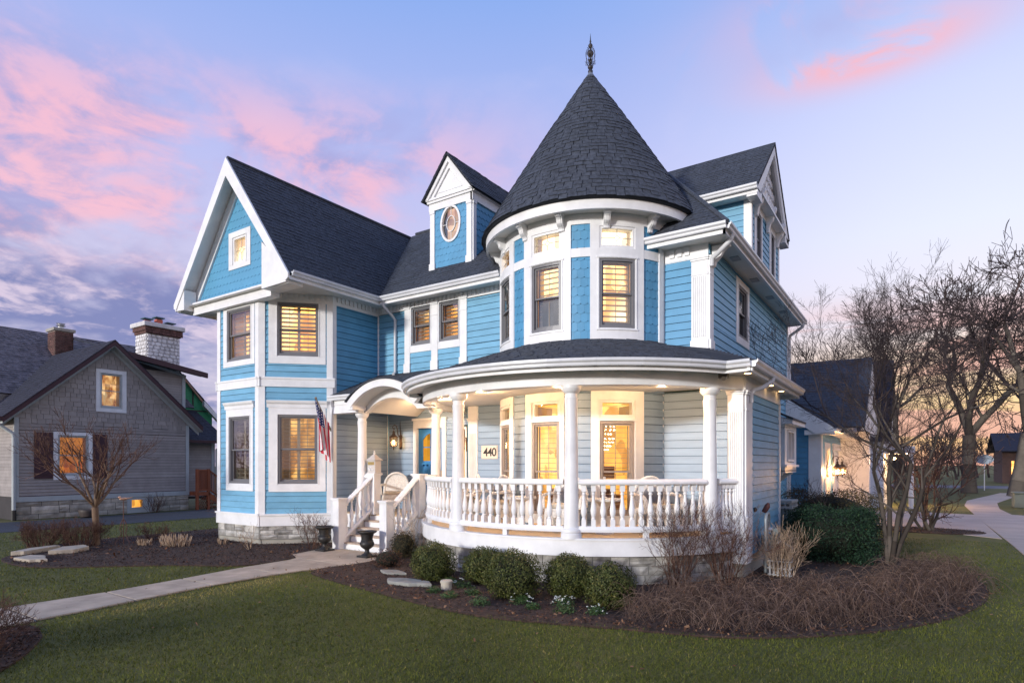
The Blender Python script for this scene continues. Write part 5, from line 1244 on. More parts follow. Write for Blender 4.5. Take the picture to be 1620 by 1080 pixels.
# path: slabs with tooled joints
pth = poly_sheet('walkway', PATH, .004, M_mortar, th=.05)
def clip_y(pts, y0, y1):
    def cl(P, s_, yy):
        q = []
        for i in range(len(P)):
            a, b_ = P[i], P[(i+1) % len(P)]; ia, ib = s_*(a[1]-yy) >= 0, s_*(b_[1]-yy) >= 0
            if ia: q.append(a)
            if ia != ib: t = (yy-a[1])/(b_[1]-a[1]); q.append((a[0]+(b_[0]-a[0])*t, yy))
        return q
    return cl(cl(pts, 1, y0), -1, y1)
ys = [2.2, 2.87, 4.07, 5.26, 6.45, 7.72, 9.15]
for i in range(6):
    q = clip_y(PATH, ys[i]+.014, ys[i+1]-.014); mb = MB(); mb.slab([(x, y, -.03) for x, y in q], (0, 0, .055)); bevel(mk('slab', mb, M_concp, pth), .008)
beds = []
for nm, pts in (('mulch_bed', BED_R), ('mulch_bed', BED_L), ('mulch_bed', BED_F), ('mulch_bed', RING)):
    xs = np.array([q[0] for q in pts]); ys_ = np.array([q[1] for q in pts])
    o = poly_sheet(nm, pts, .020, M_mulch, th=.04); beds.append(o)
def scatter_in(pts, n, rs=RS):
    xs = [q[0] for q in pts]; ys_ = [q[1] for q in pts]; X = rs.uniform(min(xs), max(xs), n*3); Y = rs.uniform(min(ys_), max(ys_), n*3); k = in_poly(X, Y, pts); return X[k][:n], Y[k][:n]
def on_house(x, y):
    return (((x-CX)**2+(y-CY)**2 < 3.45**2) & (y < 12.5)) | ((x > -11.9) & (x < -3.2) & (y > 9.95)) | ((x > -3.3) & (x < -2.4) & (y > 10.6) & (y < 13.7)) | ((x > -16.1) & (x < -11.8) & (y > 9.0) & (np.abs(x+13.95) < (y-8.56)+.9)) | ((x > -14.83) & (x < -13.07) & (y > 8.56))
def quads(cx, cy, cz, size, tilt, rs=RS, aspect=1.0, up=0.0):
    """random little quads: centres, half sizes, tilt amount"""
    n = len(cx); a = rs.uniform(0, 2*PI, n)
    t = np.stack([np.cos(a), np.sin(a), rs.normal(0, tilt, n)], 1); t /= np.linalg.norm(t, axis=1, keepdims=True)
    s_ = np.stack([-np.sin(a), np.cos(a), rs.normal(0, tilt, n)], 1); s_ -= (s_*t).sum(1, keepdims=True)*t; s_ /= np.linalg.norm(s_, axis=1, keepdims=True)
    c = np.stack([cx, cy, cz], 1); T_ = t*size[:, None]; S_ = s_*(size*aspect)[:, None]
    V = np.stack([c-T_-S_, c+T_-S_*.8, c+T_*.9+S_, c-T_*.8+S_*.7], 1).reshape(-1, 3)
    return V, np.arange(4*n).reshape(n, 4)
M_chip = tone_mat('mulch_chips', [(.018,.010,.007), (.060,.032,.022), (.11,.060,.042), (.24,.155,.12)], .95)
for pts, n in ((BED_R, 26000), (BED_L, 17000), (BED_F, 5000), (RING, 1500)):
    X, Y = scatter_in(pts, n); k = ~on_house(X, Y); X, Y = X[k], Y[k]; s_ = RS.uniform(.006, .022, len(X))
    V, F = quads(X, Y, .024+RS.uniform(0, .022, len(X)), s_, .45, aspect=.45)
    fast_mesh('mulch_chips', V, F, M_chip, kind='stuff', attr=RS.beta(1.3, 2.6, len(X)))
M_leafd = tone_mat('fallen_leaf', [(.07,.028,.014), (.16,.075,.038), (.28,.16,.09)], .9)
def leaves_at(X, Y, smin=.02, smax=.05):
    s_ = RS.uniform(smin, smax, len(X)); V, F = quads(X, Y, .05+RS.uniform(0, .03, len(X)), s_, .5, aspect=.6)
    fast_mesh('fallen_leaves', V, F, M_leafd, kind='stuff', attr=RS.uniform(0, 1, len(X)))
X, Y = scatter_in(BED_R, 500); k = ~on_house(X, Y); leaves_at(X[k], Y[k], .012, .035)
X, Y = scatter_in(BED_L, 380); k = ~on_house(X, Y); leaves_at(X[k], Y[k], .015, .04)
e = np.array(BED_R); e = e[(e[:, 1] < 13.5) & (e[:, 0] > -9)]; idx = RS.randint(0, len(e)-1, 620); t = RS.uniform(0, 1, 620)
q = e[idx]*(1-t[:, None])+e[idx+1]*t[:, None]; ok = np.linalg.norm(e[idx]-e[idx+1], axis=1) < 1.0; q = q[ok]+RS.normal(0, .10, (ok.sum(), 2)); leaves_at(q[:, 0], q[:, 1]+.10, .008, .024)
X = RS.uniform(-12, 3, 160); Y = RS.uniform(2.5, 12, 160); leaves_at(X, Y, .010, .024)
# drive, sidewalk, street
poly_sheet('asphalt_drive', [(-25.1, -12), (-21.6, -12), (-21.5, 5), (-21.1, 12), (-20.6, 24), (-25.0, 24)], .006, M_asph)
poly_sheet('sidewalk', [(1.9, 12), (3.6, 12), (3.05, 26.6), (2.95, 33), (3.3, 38), (5.8, 51), (4.6, 51), (2.2, 39.5), (1.85, 35), (1.83, 26.6), (1.9, 19)], .012, M_walk)
poly_sheet('driveway', [(-3.4, 19.6), (-1.9, 23.0), (1.84, 20.0), (1.84, 28.8), (-1.3, 29.6), (-3.4, 30)], .008, M_walk)
poly_sheet('driveway', [(3.0, 20.0), (7, 18), (8, 27), (3.0, 29.6)], .008, M_walk)
poly_sheet('street', [(7.5, -20), (15, -20), (15, 60), (60, 75), (60, 84), (7.5, 66)], .003, M_road)
poly_sheet('cross_street', [(-40, 58), (7.5, 60), (7.5, 67), (-40, 66)], .003, M_road)
mb = MB(); 
for i in range(12): mb.box(1.93-.01*i, 3.1, 20.2+i*1.5, 20.215+i*1.5, .0125, .0135)
mk('walk_joints', mb, M_mortar, None, 'structure')
# grass blades, denser near the camera
M_grass = tone_mat('grass_blades', [(.046,.056,.008), (.094,.110,.014), (.160,.165,.028), (.42,.33,.11)], .75, .35, .55)
def grass(n, rmin, rmax, h0, h1, w0, seed):
    rs = np.random.RandomState(seed); r = rmin*np.exp(rs.uniform(0, 1, n)*math.log(rmax/rmin)); a = rs.uniform(-1.02, .92, n)+math.atan2(-.5588, .8293)
    X, Y = r*np.sin(a), r*np.cos(a); jx, jy = rs.normal(0, .035, (2, n)); Xj, Yj = X+jx, Y+jy
    k = ~(in_poly(X+jx*.45, Y+jy*.45, PATH) | in_poly(Xj, Yj, BED_R) | in_poly(Xj, Yj, BED_L) | in_poly(Xj, Yj, BED_F) | in_poly(Xj, Yj, RING) | on_house(X, Y))
    k &= ~((X < -21.3) & (X > -25.2)) & ~((X > 1.85) & (X < 3.3)) & ~((X > -3.4) & (Y > 19) & (X < 1.9) & (Y < 29.6)) & (X > -25) & (X < 7.4)
    X, Y = X[k], Y[k]; n = len(X); a = rs.uniform(0, 2*PI, n); h = rs.uniform(h0, h1, n)*(.8+.02*r[k]); w = rs.uniform(w0, w1_(w0), n)*(.6+r[k]*.11)
    lean = rs.normal(0, .5, (n, 2))*h[:, None]; c = np.stack([X, Y, np.where(in_poly(X, Y, PATH) | in_poly(X, Y, BED_R) | in_poly(X, Y, BED_L), .016, -.004)], 1); s_ = np.stack([np.cos(a)*w, np.sin(a)*w, np.zeros(n)], 1)
    V = np.stack([c-s_, c+s_, c+np.stack([lean[:, 0], lean[:, 1], h], 1)], 1).reshape(-1, 3)
    # straw-coloured strip beside the walkway
    dpath = np.abs(X-(-8.75-.10*(Y-4))); dry = np.exp(-(dpath/.38)**2)*np.clip((Y-2.9)/.8, 0, 1)*np.clip((6.9-Y)/.8, 0, 1)
    pn = .5+.5*np.sin(X*1.7+np.sin(Y*1.3)*1.4)*np.sin(Y*1.9+X*.7)
    tone = np.clip(rs.beta(1.6, 2.6, n)*.62+.30*(pn-.3)*rs.uniform(.3, 1, n)+(rs.uniform(0, 1, n) < .06)*.35+dry*rs.uniform(.2, .8, n), 0, 1)
    fast_mesh('grass', V, np.arange(3*n).reshape(n, 3), M_grass, kind='stuff', attr=tone)
def w1_(w): return w*1.8
grass(500000, 3.2, 30, .012, .030, .0019, 5); grass(70000, 3.2, 16, .026, .050, .0024, 6)

# ================================================================ VEGETATION
M_bark = tone_mat('grey_bark', [(.050,.042,.036), (.10,.085,.07), (.15,.13,.105)], .9)
M_twig = tone_mat('dark_twigs', [(.030,.024,.026), (.055,.042,.042), (.085,.06,.055)], .9)
M_twigr = tone_mat('reddish_twigs', [(.05,.025,.022), (.11,.055,.04), (.20,.12,.085)], .9)
M_straw = tone_mat('straw_stems', [(.20,.13,.08), (.38,.27,.18), (.52,.40,.30)], .9)
def grow(p, d, L, r, depth, rd, out, spread=.55, nb=(2, 3), shrink=.72, upw=.08, segs=3, rmin=.0025, jit=.14, side=True):
    p = np.array(p, float); d = np.array(d, float); d /= np.linalg.norm(d); r1 = r*(.72 if depth > 0 else .4)
    for i in range(segs):
        d2 = d + np.array([rd.gauss(0, jit), rd.gauss(0, jit), rd.gauss(0, jit)+upw]); d2 /= np.linalg.norm(d2)
        q = p+d2*L/segs; ra = r+(r1-r)*i/segs; rb = r+(r1-r)*(i+1)/segs
        out.append((p, q, max(ra, rmin), max(rb, rmin), depth)); p, d = q, d2
        if side and depth > 0 and i < segs-1 and rd.random() < .75:
            s_ = d+np.array([rd.gauss(0, spread*1.3) for _ in range(3)]); grow(p, s_, L*shrink*rd.uniform(.5, .85), rb*.5, depth-1 if depth < 3 else depth-2, rd, out, spread, nb, shrink, upw, 2 if depth < 3 else 3, rmin, jit, side)
    if depth <= 0: return
    for k in range(rd.randint(*nb)):
        s_ = d+np.array([rd.gauss(0, spread) for _ in range(3)]); grow(p, s_, L*shrink*rd.uniform(.8, 1.12), r1*rd.uniform(.62, .82), depth-1, rd, out, spread, nb, shrink, upw, segs, rmin, jit, side)
def build_tree(root, out, m1, m2, split=.02, sides=5):
    big = [s_ for s_ in out if s_[2] >= split]; small = [s_ for s_ in out if s_[2] < split]
    for nm, L_, sd, m in (('trunk', big, sides, m1), ('twigs', small, 3, m2)):
        if L_: segs_mesh(nm, [s_[0] for s_ in L_], [s_[1] for s_ in L_], [s_[2] for s_ in L_], [s_[3] for s_ in L_], m, sd, parent=root, attr=np.random.RandomState(len(L_)).uniform(0, 1, len(L_)))
def base_twigs(c, n, h, spread, rd, out, r=.006, depth=2, cone=.5):
    for i in range(n):
        a = rd.uniform(0, 2*PI); q = rd.uniform(0, 1)**.5*spread; d = (math.cos(a)*cone*rd.random(), math.sin(a)*cone*rd.random(), 1)
        grow((c[0]+math.cos(a)*q, c[1]+math.sin(a)*q, c[2]), d, h*rd.uniform(.35, .6), r*rd.uniform(.7, 1.3), depth, rd, out, .38, (2, 3), .62, .05, 3, .0018, .10, True)
# foreground multi-stem tree on the right
rd = random.Random(21); out = []
for d, L in (((-.16,.05,1), 1.55), ((.0,.10,1), 1.85), ((.08,-.10,1), 1.7), ((.20,.12,1), 1.5)):
    grow((-.42+d[0]*.25, 13.67+d[1]*.25, .0), d, L*1.18, .050, 7, rd, out, .44, (2, 3), .69, .075, 4, .0017, .10)
t = thing('ornamental_tree', 'leafless multi-stemmed grey tree standing in the mulch bed right of the house', 'tree', (-.42, 13.67, 0)); build_tree(t, out, tone_mat('brown_grey_bark', [(.045,.036,.030), (.085,.07,.058), (.12,.10,.085)], .9), M_twig, .014)
NSEG = [len(out)]
# small left tree
rd = random.Random(33); out = []
grow((-16.14, 6.31, 0), (.02, .0, 1), .92, .085, 0, rd, out, jit=.02, upw=.05, segs=3); out = [(a, b_, max(r0, .075), max(r1, .072), dd) for a, b_, r0, r1, dd in out]; tp = out[-1][1]
for k in range(8):
    a = k*PI/4+.3; grow(tp, (math.cos(a), math.sin(a), .95+.8*(k % 2)), .78, .034, 4, rd, out, .34, (2, 3), .74, .08, 3, .0034, .09)
t = thing('small_tree', 'small leafless vase-shaped tree in front of the grey neighbouring house', 'tree', (-16.14, 6.31, 0)); build_tree(t, out, tone_mat('tan_bark', [(.14,.09,.06), (.22,.15,.10)], .85), M_twigr, .016)
# shrub tree with its own mulch ring
rd = random.Random(5); out = []
for k in range(7): grow((.27+rd.uniform(-.15,.15), 21.3+rd.uniform(-.15,.15), 0), (rd.gauss(0,.3), rd.gauss(0,.3), 1), .95, .045, 4, rd, out, .42, (2, 3), .74, .04, 3, .005, .10)
t = thing('clump_tree', 'low leafless clump tree in a mulch ring beside the driveway', 'tree', (.27, 21.3, 0)); build_tree(t, out, M_bark, M_twigr, .02)
# old big trees beyond the drive
for i, (x, y, h, lean, sd, lb) in enumerate(((2.9, 50, 6.2, (-.05, 0), 4, 'huge leafless tree with thick upright trunk, left of the two leaning ones beyond the sidewalk'), (4.9, 46, 6.0, (.32, 0), 9, 'huge leafless tree leaning to the right beyond the sidewalk'), (6.2, 52, 6.5, (.20, .1), 13, 'huge leafless tree at the right edge behind the leaning one'), (-1.0, 55, 5.2, (-.12, 0), 17, 'tall leafless tree behind the garage roof'))):
    rd = random.Random(sd); out = []
    n0 = 3 if i != 1 else 2
    grow((x, y, 0), (lean[0]*.5, lean[1], 1), h*.62, .50, 0, rd, out, jit=.03, upw=.05, segs=4); out = [(a, b_, max(r0, .40), max(r1, .38), dd) for a, b_, r0, r1, dd in out]; tp = out[-1][1]
    for k in range(n0): grow(tp, (lean[0]+rd.gauss(0,.42)+(k-1)*.35, rd.gauss(0,.3), 1), h*.62, .24, 6, rd, out, .50, (2, 3), .76, .05, 3, .016, .11)
    t = thing('old_tree', lb, 'tree', (x, y, 0), 'old trees beyond the sidewalk'); build_tree(t, out, M_bark, M_twig, .09); NSEG.append(len(out))
# slim street trees
for i, (x, y, h, lb) in enumerate(((5.4, 41, 3.2, 'slim young leafless street tree by the curving sidewalk'), (-20.5, 30, 5.0, 'leafless tree behind the grey house seen above its low roof'))):
    rd = random.Random(60+i); out = []; grow((x, y, 0), (0, 0, 1), h*.4, .05+.05*i, 5, rd, out, .4, (2, 3), .74, .10, 3, .008+.006*i, .08)
    t = thing('street_tree', lb, 'tree', (x, y, 0)); build_tree(t, out, M_bark, M_twig, .03)
# far woods: one mass
rs = np.random.RandomState(12); P0 = []; P1 = []; R0 = []; R1 = []
def far_wood(n, xr, yr, hmax, sd, name='distant_woods'):
    rd = random.Random(sd); out = []
    for i in range(n):
        x, y = rd.uniform(*xr), rd.uniform(*yr); h = hmax*rd.uniform(.55, 1)
        grow((x, y, 0), (rd.gauss(0,.08), rd.gauss(0,.08), 1), h*.30, .16, 4, rd, out, .42, (2, 3), .74, .10, 3, .035, .10, True)
    o = segs_mesh(name, [s_[0] for s_ in out], [s_[1] for s_ in out], [s_[2] for s_ in out], [s_[3] for s_ in out], M_twig, 3, kind='stuff', attr=rs.uniform(0, 1, len(out))); NSEG.append(len(out)); return o
far_wood(46, (-22, 34), (84, 120), 10, 3); far_wood(26, (-85, -40), (62, 90), 9, 4)
# box bushes: balls of small leaves
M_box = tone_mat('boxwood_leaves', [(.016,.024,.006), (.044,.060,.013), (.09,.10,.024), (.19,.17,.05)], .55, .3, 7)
def leaf_ball(c, rx, rz, n, name, label, cat, m, group=None, size=.013, kind=None, lumps=.07, seed=1, up=.0):
    rs = np.random.RandomState(seed); u = rs.normal(size=(n, 3)); u /= np.linalg.norm(u, axis=1, keepdims=True)
    ph = rs.uniform(0, 6, 6); lump = 1+lumps*(np.sin(u[:, 0]*5+ph[0])*np.sin(u[:, 1]*6+ph[1])+.7*np.sin(u[:, 2]*9+u[:, 0]*7+ph[2]))+rs.normal(0, .035, n)
    rr = (rs.uniform(0, 1, n)**.22)*lump; p = u*rr[:, None]*np.array([rx, rx, rz])+np.array(c); k = p[:, 2] > .03; p, u, rr = p[k], u[k], rr[k]; n = len(p)
    nrm = u+rs.normal(0, .55, (n, 3)); nrm /= np.linalg.norm(nrm, axis=1, keepdims=True); t = np.cross(nrm, rs.normal(size=(n, 3))); t /= np.linalg.norm(t, axis=1, keepdims=True); s_ = np.cross(nrm, t)
    sz = rs.uniform(.7, 1.35, n)[:, None]*size; V = np.stack([p-t*sz, p+s_*sz*.55, p+t*sz, p-s_*sz*.55], 1).reshape(-1, 3)
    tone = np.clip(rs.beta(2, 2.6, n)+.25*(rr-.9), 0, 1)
    if label:
        th = thing(name, label, cat, (c[0], c[1], 0), group)
        fast_mesh('foliage', V, np.arange(4*n).reshape(n, 4), m, parent=th, attr=tone)
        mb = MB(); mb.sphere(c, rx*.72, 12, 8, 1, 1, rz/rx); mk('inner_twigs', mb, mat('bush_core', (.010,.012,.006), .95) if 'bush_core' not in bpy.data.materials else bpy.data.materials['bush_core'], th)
        return th
for i, (x, y, r_, h, lb) in enumerate(((-6.66, 7.56, .37, .60, 'rounded boxwood bush nearest the steps, leftmost of the five along the porch'), (-5.82, 7.84, .35, .56, 'rounded boxwood bush second from the left, half behind its bigger neighbour'), (-4.82, 7.20, .41, .66, 'biggest rounded boxwood bush, in the middle of the row of five'), (-4.22, 7.74, .35, .60, 'rounded boxwood bush second from the right in the porch row'), (-3.46, 7.50, .345, .56, 'rounded boxwood bush at the right end of the row, beside the brown twigs'))):
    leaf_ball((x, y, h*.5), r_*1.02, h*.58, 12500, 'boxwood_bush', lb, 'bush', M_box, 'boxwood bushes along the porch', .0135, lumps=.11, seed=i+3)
M_red = tone_mat('bronze_leaves', [(.03,.012,.010), (.075,.030,.018), (.15,.08,.035)], .7, .3, 7)
leaf_ball((-8.75, 9.0, .28), .30, .30, 3500, 'bronze_shrub', 'brown and green shrub under the right stair railing', 'shrub', tone_mat('bronze_green', [(.02,.02,.01), (.06,.05,.02), (.10,.06,.03)], .7), None, .014, seed=31)
leaf_ball((-8.25, 8.05, .16), .30, .20, 900, 'bronze_shrub', 'low dark red shrub by the end of the walkway near the urn', 'shrub', M_red, None, .016, seed=32)
# yew and clipped hedge beside the house
M_yew = tone_mat('yew_needles', [(.006,.016,.010), (.012,.034,.018), (.022,.055,.026), (.045,.085,.035)], .6, .3, 3)
M_hedge = tone_mat('clipped_hedge_leaves', [(.030,.028,.012), (.075,.062,.024), (.14,.10,.042)], .7, .3, 3)
def leaf_block(name, label, c, half, n, m, size, seed, bulge=.12):
    rs = np.random.RandomState(seed); u = rs.uniform(-1, 1, (n, 3)); m_ = np.abs(u).max(1); face = (rs.uniform(0, 1, n)**.25)/m_; u = u*face[:, None]
    r_ = np.linalg.norm(u, axis=1); u = u*(1-bulge*np.clip(r_-1, 0, 1))[:, None]; u += .10*np.sin(u[:, [1, 2, 0]]*6+seed)+.05*np.sin(u[:, [2, 0, 1]]*15+seed)+rs.normal(0, .035, u.shape)
    p = u*np.array(half)+np.array(c); k = p[:, 2] > .03; p = p[k]; n = len(p)
    nrm = rs.normal(size=(n, 3)); nrm /= np.linalg.norm(nrm, axis=1, keepdims=True); t = np.cross(nrm, rs.normal(size=(n, 3))); t /= np.linalg.norm(t, axis=1, keepdims=True); s_ = np.cross(nrm, t); sz = rs.uniform(.6, 1.4, n)[:, None]*size
    V = np.stack([p-t*sz, p+s_*sz*.4, p+t*sz, p-s_*sz*.4], 1).reshape(-1, 3)
    th = thing(name, label, 'hedge', (c[0], c[1], 0)); fast_mesh('foliage', V, np.arange(4*n).reshape(n, 4), m, parent=th, attr=rs.beta(2, 2.4, n))
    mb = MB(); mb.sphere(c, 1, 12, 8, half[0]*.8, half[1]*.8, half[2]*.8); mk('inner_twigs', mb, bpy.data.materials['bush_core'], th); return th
leaf_block('yew_hedge', 'dark green spreading yew beside the side wall of the blue house', (-1.45, 13.75, .50), (.82, .78, .56), 26000, M_yew, .022, 4, .2)
leaf_block('clipped_hedge', 'flat-topped olive brown clipped hedge behind the dark yew', (-1.75, 16.6, .66), (1.05, .8, .62), 22000, M_hedge, .020, 6)
# twig shrubs
def twig_shrub(c, n, h, sp, label, m, seed, r=.006, depth=2, cone=.5, name='bare_shrub', group=None):
    rd = random.Random(seed); out = []; base_twigs(c, n, h, sp, rd, out, r, depth, cone); t = thing(name, label, 'shrub', c, group)
    segs_mesh('stems', [s_[0] for s_ in out], [s_[1] for s_ in out], [s_[2] for s_ in out], [s_[3] for s_ in out], m, 3, parent=t, attr=np.random.RandomState(seed).uniform(0, 1, len(out))); NSEG.append(len(out)); return t
twig_shrub((-3.12, 9.35, 0), 46, 1.15, .16, 'tall bare brown shrub before the right end of the porch, left of its twin', M_twigr, 41, .0065, 3, .62)
twig_shrub((-2.55, 9.95, 0), 40, 1.10, .15, 'tall bare brown shrub in front of the corner post of the porch', M_twigr, 42, .0065, 3, .62)
twig_shrub((-1.90, 11.12, .02), 60, .85, .17, 'dry tan shrub growing out of the white slatted planter', M_straw, 43, .005, 2, .5)
twig_shrub((-12.45, 7.9, 0), 7, .62, .04, 'small bare pale shrub in front of the left bay', M_straw, 44, .006, 2, 1.0)
twig_shrub((-11.35, 8.75, 0), 16, .85, .10, 'bare reddish shrub between the bay and the left urn', M_twigr, 45, .006, 3, .6)
twig_shrub((-8.55, 9.2, .1), 12, .90, .10, 'bare pale twiggy shrub beside the right stair post', M_straw, 46, .005, 2, .7)
twig_shrub((-16.78, 5.45, 0), 75, .56, .30, 'round bare brown bush at the far left of the left bed', M_twigr, 47, .0075, 3, .9, 'round_shrub')
twig_shrub((-16.30, 6.02, 0), 80, .58, .32, 'round bare brown bush close to the small tree, second from the left', M_twigr, 48, .0075, 3, .9, 'round_shrub')
twig_shrub((-15.9, 7.5, 0), 30, .40, .22, 'low bare bush with rusty leaves behind the bird stake', M_twigr, 49, .0065, 3, .9, 'round_shrub')
twig_shrub((-15.75, 9.6, 0), 26, .85, .2, 'bare brown shrub at the left corner of the bay', M_twigr, 50, .006, 3, .5)
twig_shrub((-8.0, 1.85, 0), 95, .50, .42, 'bare dark red shrub in the bed at the lower left corner of the lawn', M_twigr, 51, .0045, 3, .9, 'round_shrub')
twig_shrub((-25.3, 11.9, 0), 24, .75, .2, 'bare round bush against the stone base of the grey house', M_twigr, 52, .008, 2, .8, 'round_shrub')
def straw_tuft(c, n, h, sp, label, seed):
    rd = random.Random(seed); out = []
    for i in range(n):
        a = rd.uniform(0, 2*PI); q = rd.random()**.5*sp; d = (math.cos(a)*rd.random()*.7, math.sin(a)*rd.random()*.7, 1); grow((c[0]+math.cos(a)*q, c[1]+math.sin(a)*q*.6, 0), d, h*rd.uniform(.6, 1), .010, 0, rd, out, segs=2, jit=.05)
    t = thing('cut_grass_clump', label, 'plant', (c[0], c[1], 0)); segs_mesh('stems', [s_[0] for s_ in out], [s_[1] for s_ in out], [s_[2] for s_ in out], [max(.004, s_[3]) for s_ in out], M_straw, 4, parent=t, attr=np.random.RandomState(seed).uniform(0, 1, len(out)))
straw_tuft((-14.55, 7.35), 110, .30, .42, 'wide clump of cut straw-coloured stems in the middle of the left bed', 1); straw_tuft((-15.25, 6.95), 36, .20, .20, 'small clump of cut straw stems left of the wide one', 2); straw_tuft((-13.9, 8.1), 26, .18, .14, 'small clump of cut straw stems right beside the bay base', 3)
# arching dormant groundcover at the front right of the bed
rs = np.random.RandomState(77); core = smooth_loop([(-2.95, 6.62), (-2.7, 6.75), (-2.08, 6.9), (-1.46, 7.2), (-.65, 8.0), (.15, 9.2), (.68, 10.7), (.78, 12.2), (.35, 13.3), (-.25, 12.9), (-.3, 11.3), (-.9, 9.9), (-1.9, 8.9), (-2.8, 8.5), (-3.0, 7.6)], 1)
X, Y = scatter_in(core, 4300, rs); P0 = []; P1 = []; R0 = []; R1 = []
for x, y in zip(X, Y):
    cl_m = .5+.5*math.sin(x*4.1+1.3*math.sin(y*2.3))*math.sin(y*3.7+x*1.1)
    if rs.random_sample() > .35+.65*cl_m: continue
    a = rs.uniform(0, 2*PI); L = rs.uniform(.22, .62); hh = rs.uniform(.12, .44)*(.55+.6*cl_m); z0 = rs.uniform(0, .12); pr = None; bend = rs.normal(0, .6)
    for i in range(6):
        t = i/5; aa = a+bend*t; q = (x+math.cos(aa)*L*t, y+math.sin(aa)*L*t, max(.01, z0+hh*math.sin(PI*min(1, t*rs.uniform(.82, .98)))*(1-.25*t))); r_ = .0034*(1-.6*t)
        if pr: P0.append(pr[0]); P1.append(q); R0.append(pr[1]); R1.append(r_)
        pr = (q, r_)
M_mass = tone_mat('dormant_stems', [(.058,.036,.027), (.150,.098,.074), (.31,.22,.175)], .9)
gc = segs_mesh('dormant_groundcover', P0, P1, R0, R1, M_mass, 3, kind='stuff', attr=np.repeat(rs.beta(1.5, 2.2, len(P0)//5+1), 5)[:len(P0)])
# little evergreen flowers
M_ever = tone_mat('evergreen_leaf', [(.02,.045,.012), (.05,.10,.03), (.10,.17,.06)], .6); M_petal = mat('white_petals', (.62,.64,.58), .7)
spots = [(-6.03,6.83,0,.14,'low green plant right of the flat stones, no flowers'), (-5.60,6.70,0,.15,'low green plant just below the round cap'), (-6.25,7.5,0,.15,'green plant close to the leftmost boxwood'), (-5.89,7.37,8,.16,'flowering plant between the round cap and the second boxwood'), (-5.46,7.06,0,.15,'low green plant left of the biggest boxwood'), (-4.98,6.60,0,.17,'low green plant at the lawn edge below the biggest boxwood'), (-4.55,6.98,14,.17,'flowering plant right under the biggest boxwood'), (-4.25,6.80,2,.12,'small green plant next to the flowering one'), (-3.98,7.20,26,.18,'plant with the most white flowers, in front of the fourth boxwood'), (-3.80,6.85,0,.17,'low green plant at the lawn edge, furthest right'), (-3.42,7.02,10,.15,'flowering plant in front of the rightmost boxwood')]
for i, (x, y, nf, r_, lb) in enumerate(spots):
    rs = np.random.RandomState(i+90); n = 420; u = rs.normal(size=(n, 3)); u[:, 2] = np.abs(u[:, 2]); u /= np.linalg.norm(u, axis=1, keepdims=True); p = u*(rs.uniform(.3, 1, n)[:, None])*np.array([r_, r_, r_*.7])+np.array([x, y, .02]); V, F = quads(p[:, 0], p[:, 1], p[:, 2], np.full(n, .011), .8, rs, .5)
    t = thing('candytuft', lb, 'plant', (x, y, 0), 'small evergreen plants in the front bed'); fast_mesh('leaves', V, F, M_ever, parent=t, attr=rs.uniform(0, 1, n))
    if nf:
        k = rs.choice(n, nf, False); q = u[k]*np.array([r_, r_, r_*.8])*1.05+np.array([x, y, .025]); V, F = quads(np.repeat(q[:, 0], 4)+rs.normal(0, .010, nf*4), np.repeat(q[:, 1], 4)+rs.normal(0, .010, nf*4), np.repeat(q[:, 2], 4)+rs.normal(0, .004, nf*4), np.full(nf*4, .009), .5, rs); fast_mesh('flowers', V, F, M_petal, parent=t)
# stones
M_flat = mat('pale_flagstone', (.42,.36,.28), .85, .6, 30, .12, 5, var2=.1); M_flat2 = mat('grey_flagstone', (.27,.27,.24), .85, .6, 30, .12, 5)
def flat_stone(pts, h, label, m, z=.02, grp=None):
    rd = random.Random(len(label)); P = []
    for i in range(len(pts)):
        a, b_ = pts[i], pts[(i+1) % len(pts)]
        for k in range(3): t = k/3; P.append((a[0]*(1-t)+b_[0]*t+rd.gauss(0, .012), a[1]*(1-t)+b_[1]*t+rd.gauss(0, .012)))
    mb = MB(); mb.slab([(x, y, z) for x, y in P], (0, 0, h)); o = mk('flagstone', mb, m); bevel(o, .012, 2); tag(o, label, 'stone', grp)
flat_stone([(-7.98,7.58), (-7.62,7.42), (-7.32,7.62), (-7.7,7.76)], .04, 'flat grey stone slab behind the longer one in the right bed', M_flat2)
flat_stone([(-7.22,7.02), (-7.0,6.86), (-6.6,6.92), (-6.28,7.08), (-6.45,7.22), (-6.95,7.22)], .06, 'longest flat grey stone slab in the right bed near the lawn', M_flat2)
flat_stone([(-15.75,4.55), (-15.6,4.75), (-16.0,5.55), (-16.2,5.5), (-16.1,5.0)], .09, 'pale stone slab at the far left tip of the left bed', M_flat)
flat_stone([(-15.25,5.05), (-15.05,5.45), (-15.35,5.85), (-15.75,5.9), (-15.75,5.5)], .09, 'pale stone slab nearest the small tree trunk', M_flat)
flat_stone([(-14.95,4.38), (-14.35,4.45), (-14.2,4.68), (-14.75,4.85), (-15.1,4.7)], .06, 'pale stone slab lying lowest in front at the lawn edge', M_flat)
mb = MB(); mb.lathe([(.085,.0),(.085,.10),(.095,.10),(.095,.13),(.085,.14),(0,.145)], (-6.0, 7.1, .02), 18); tag(mk('drain_cap', mb, mat('pale_cap_plastic', (.50,.45,.36), .6)), 'round pale drain cap between the flat stones and the boxwoods', 'drain cap')
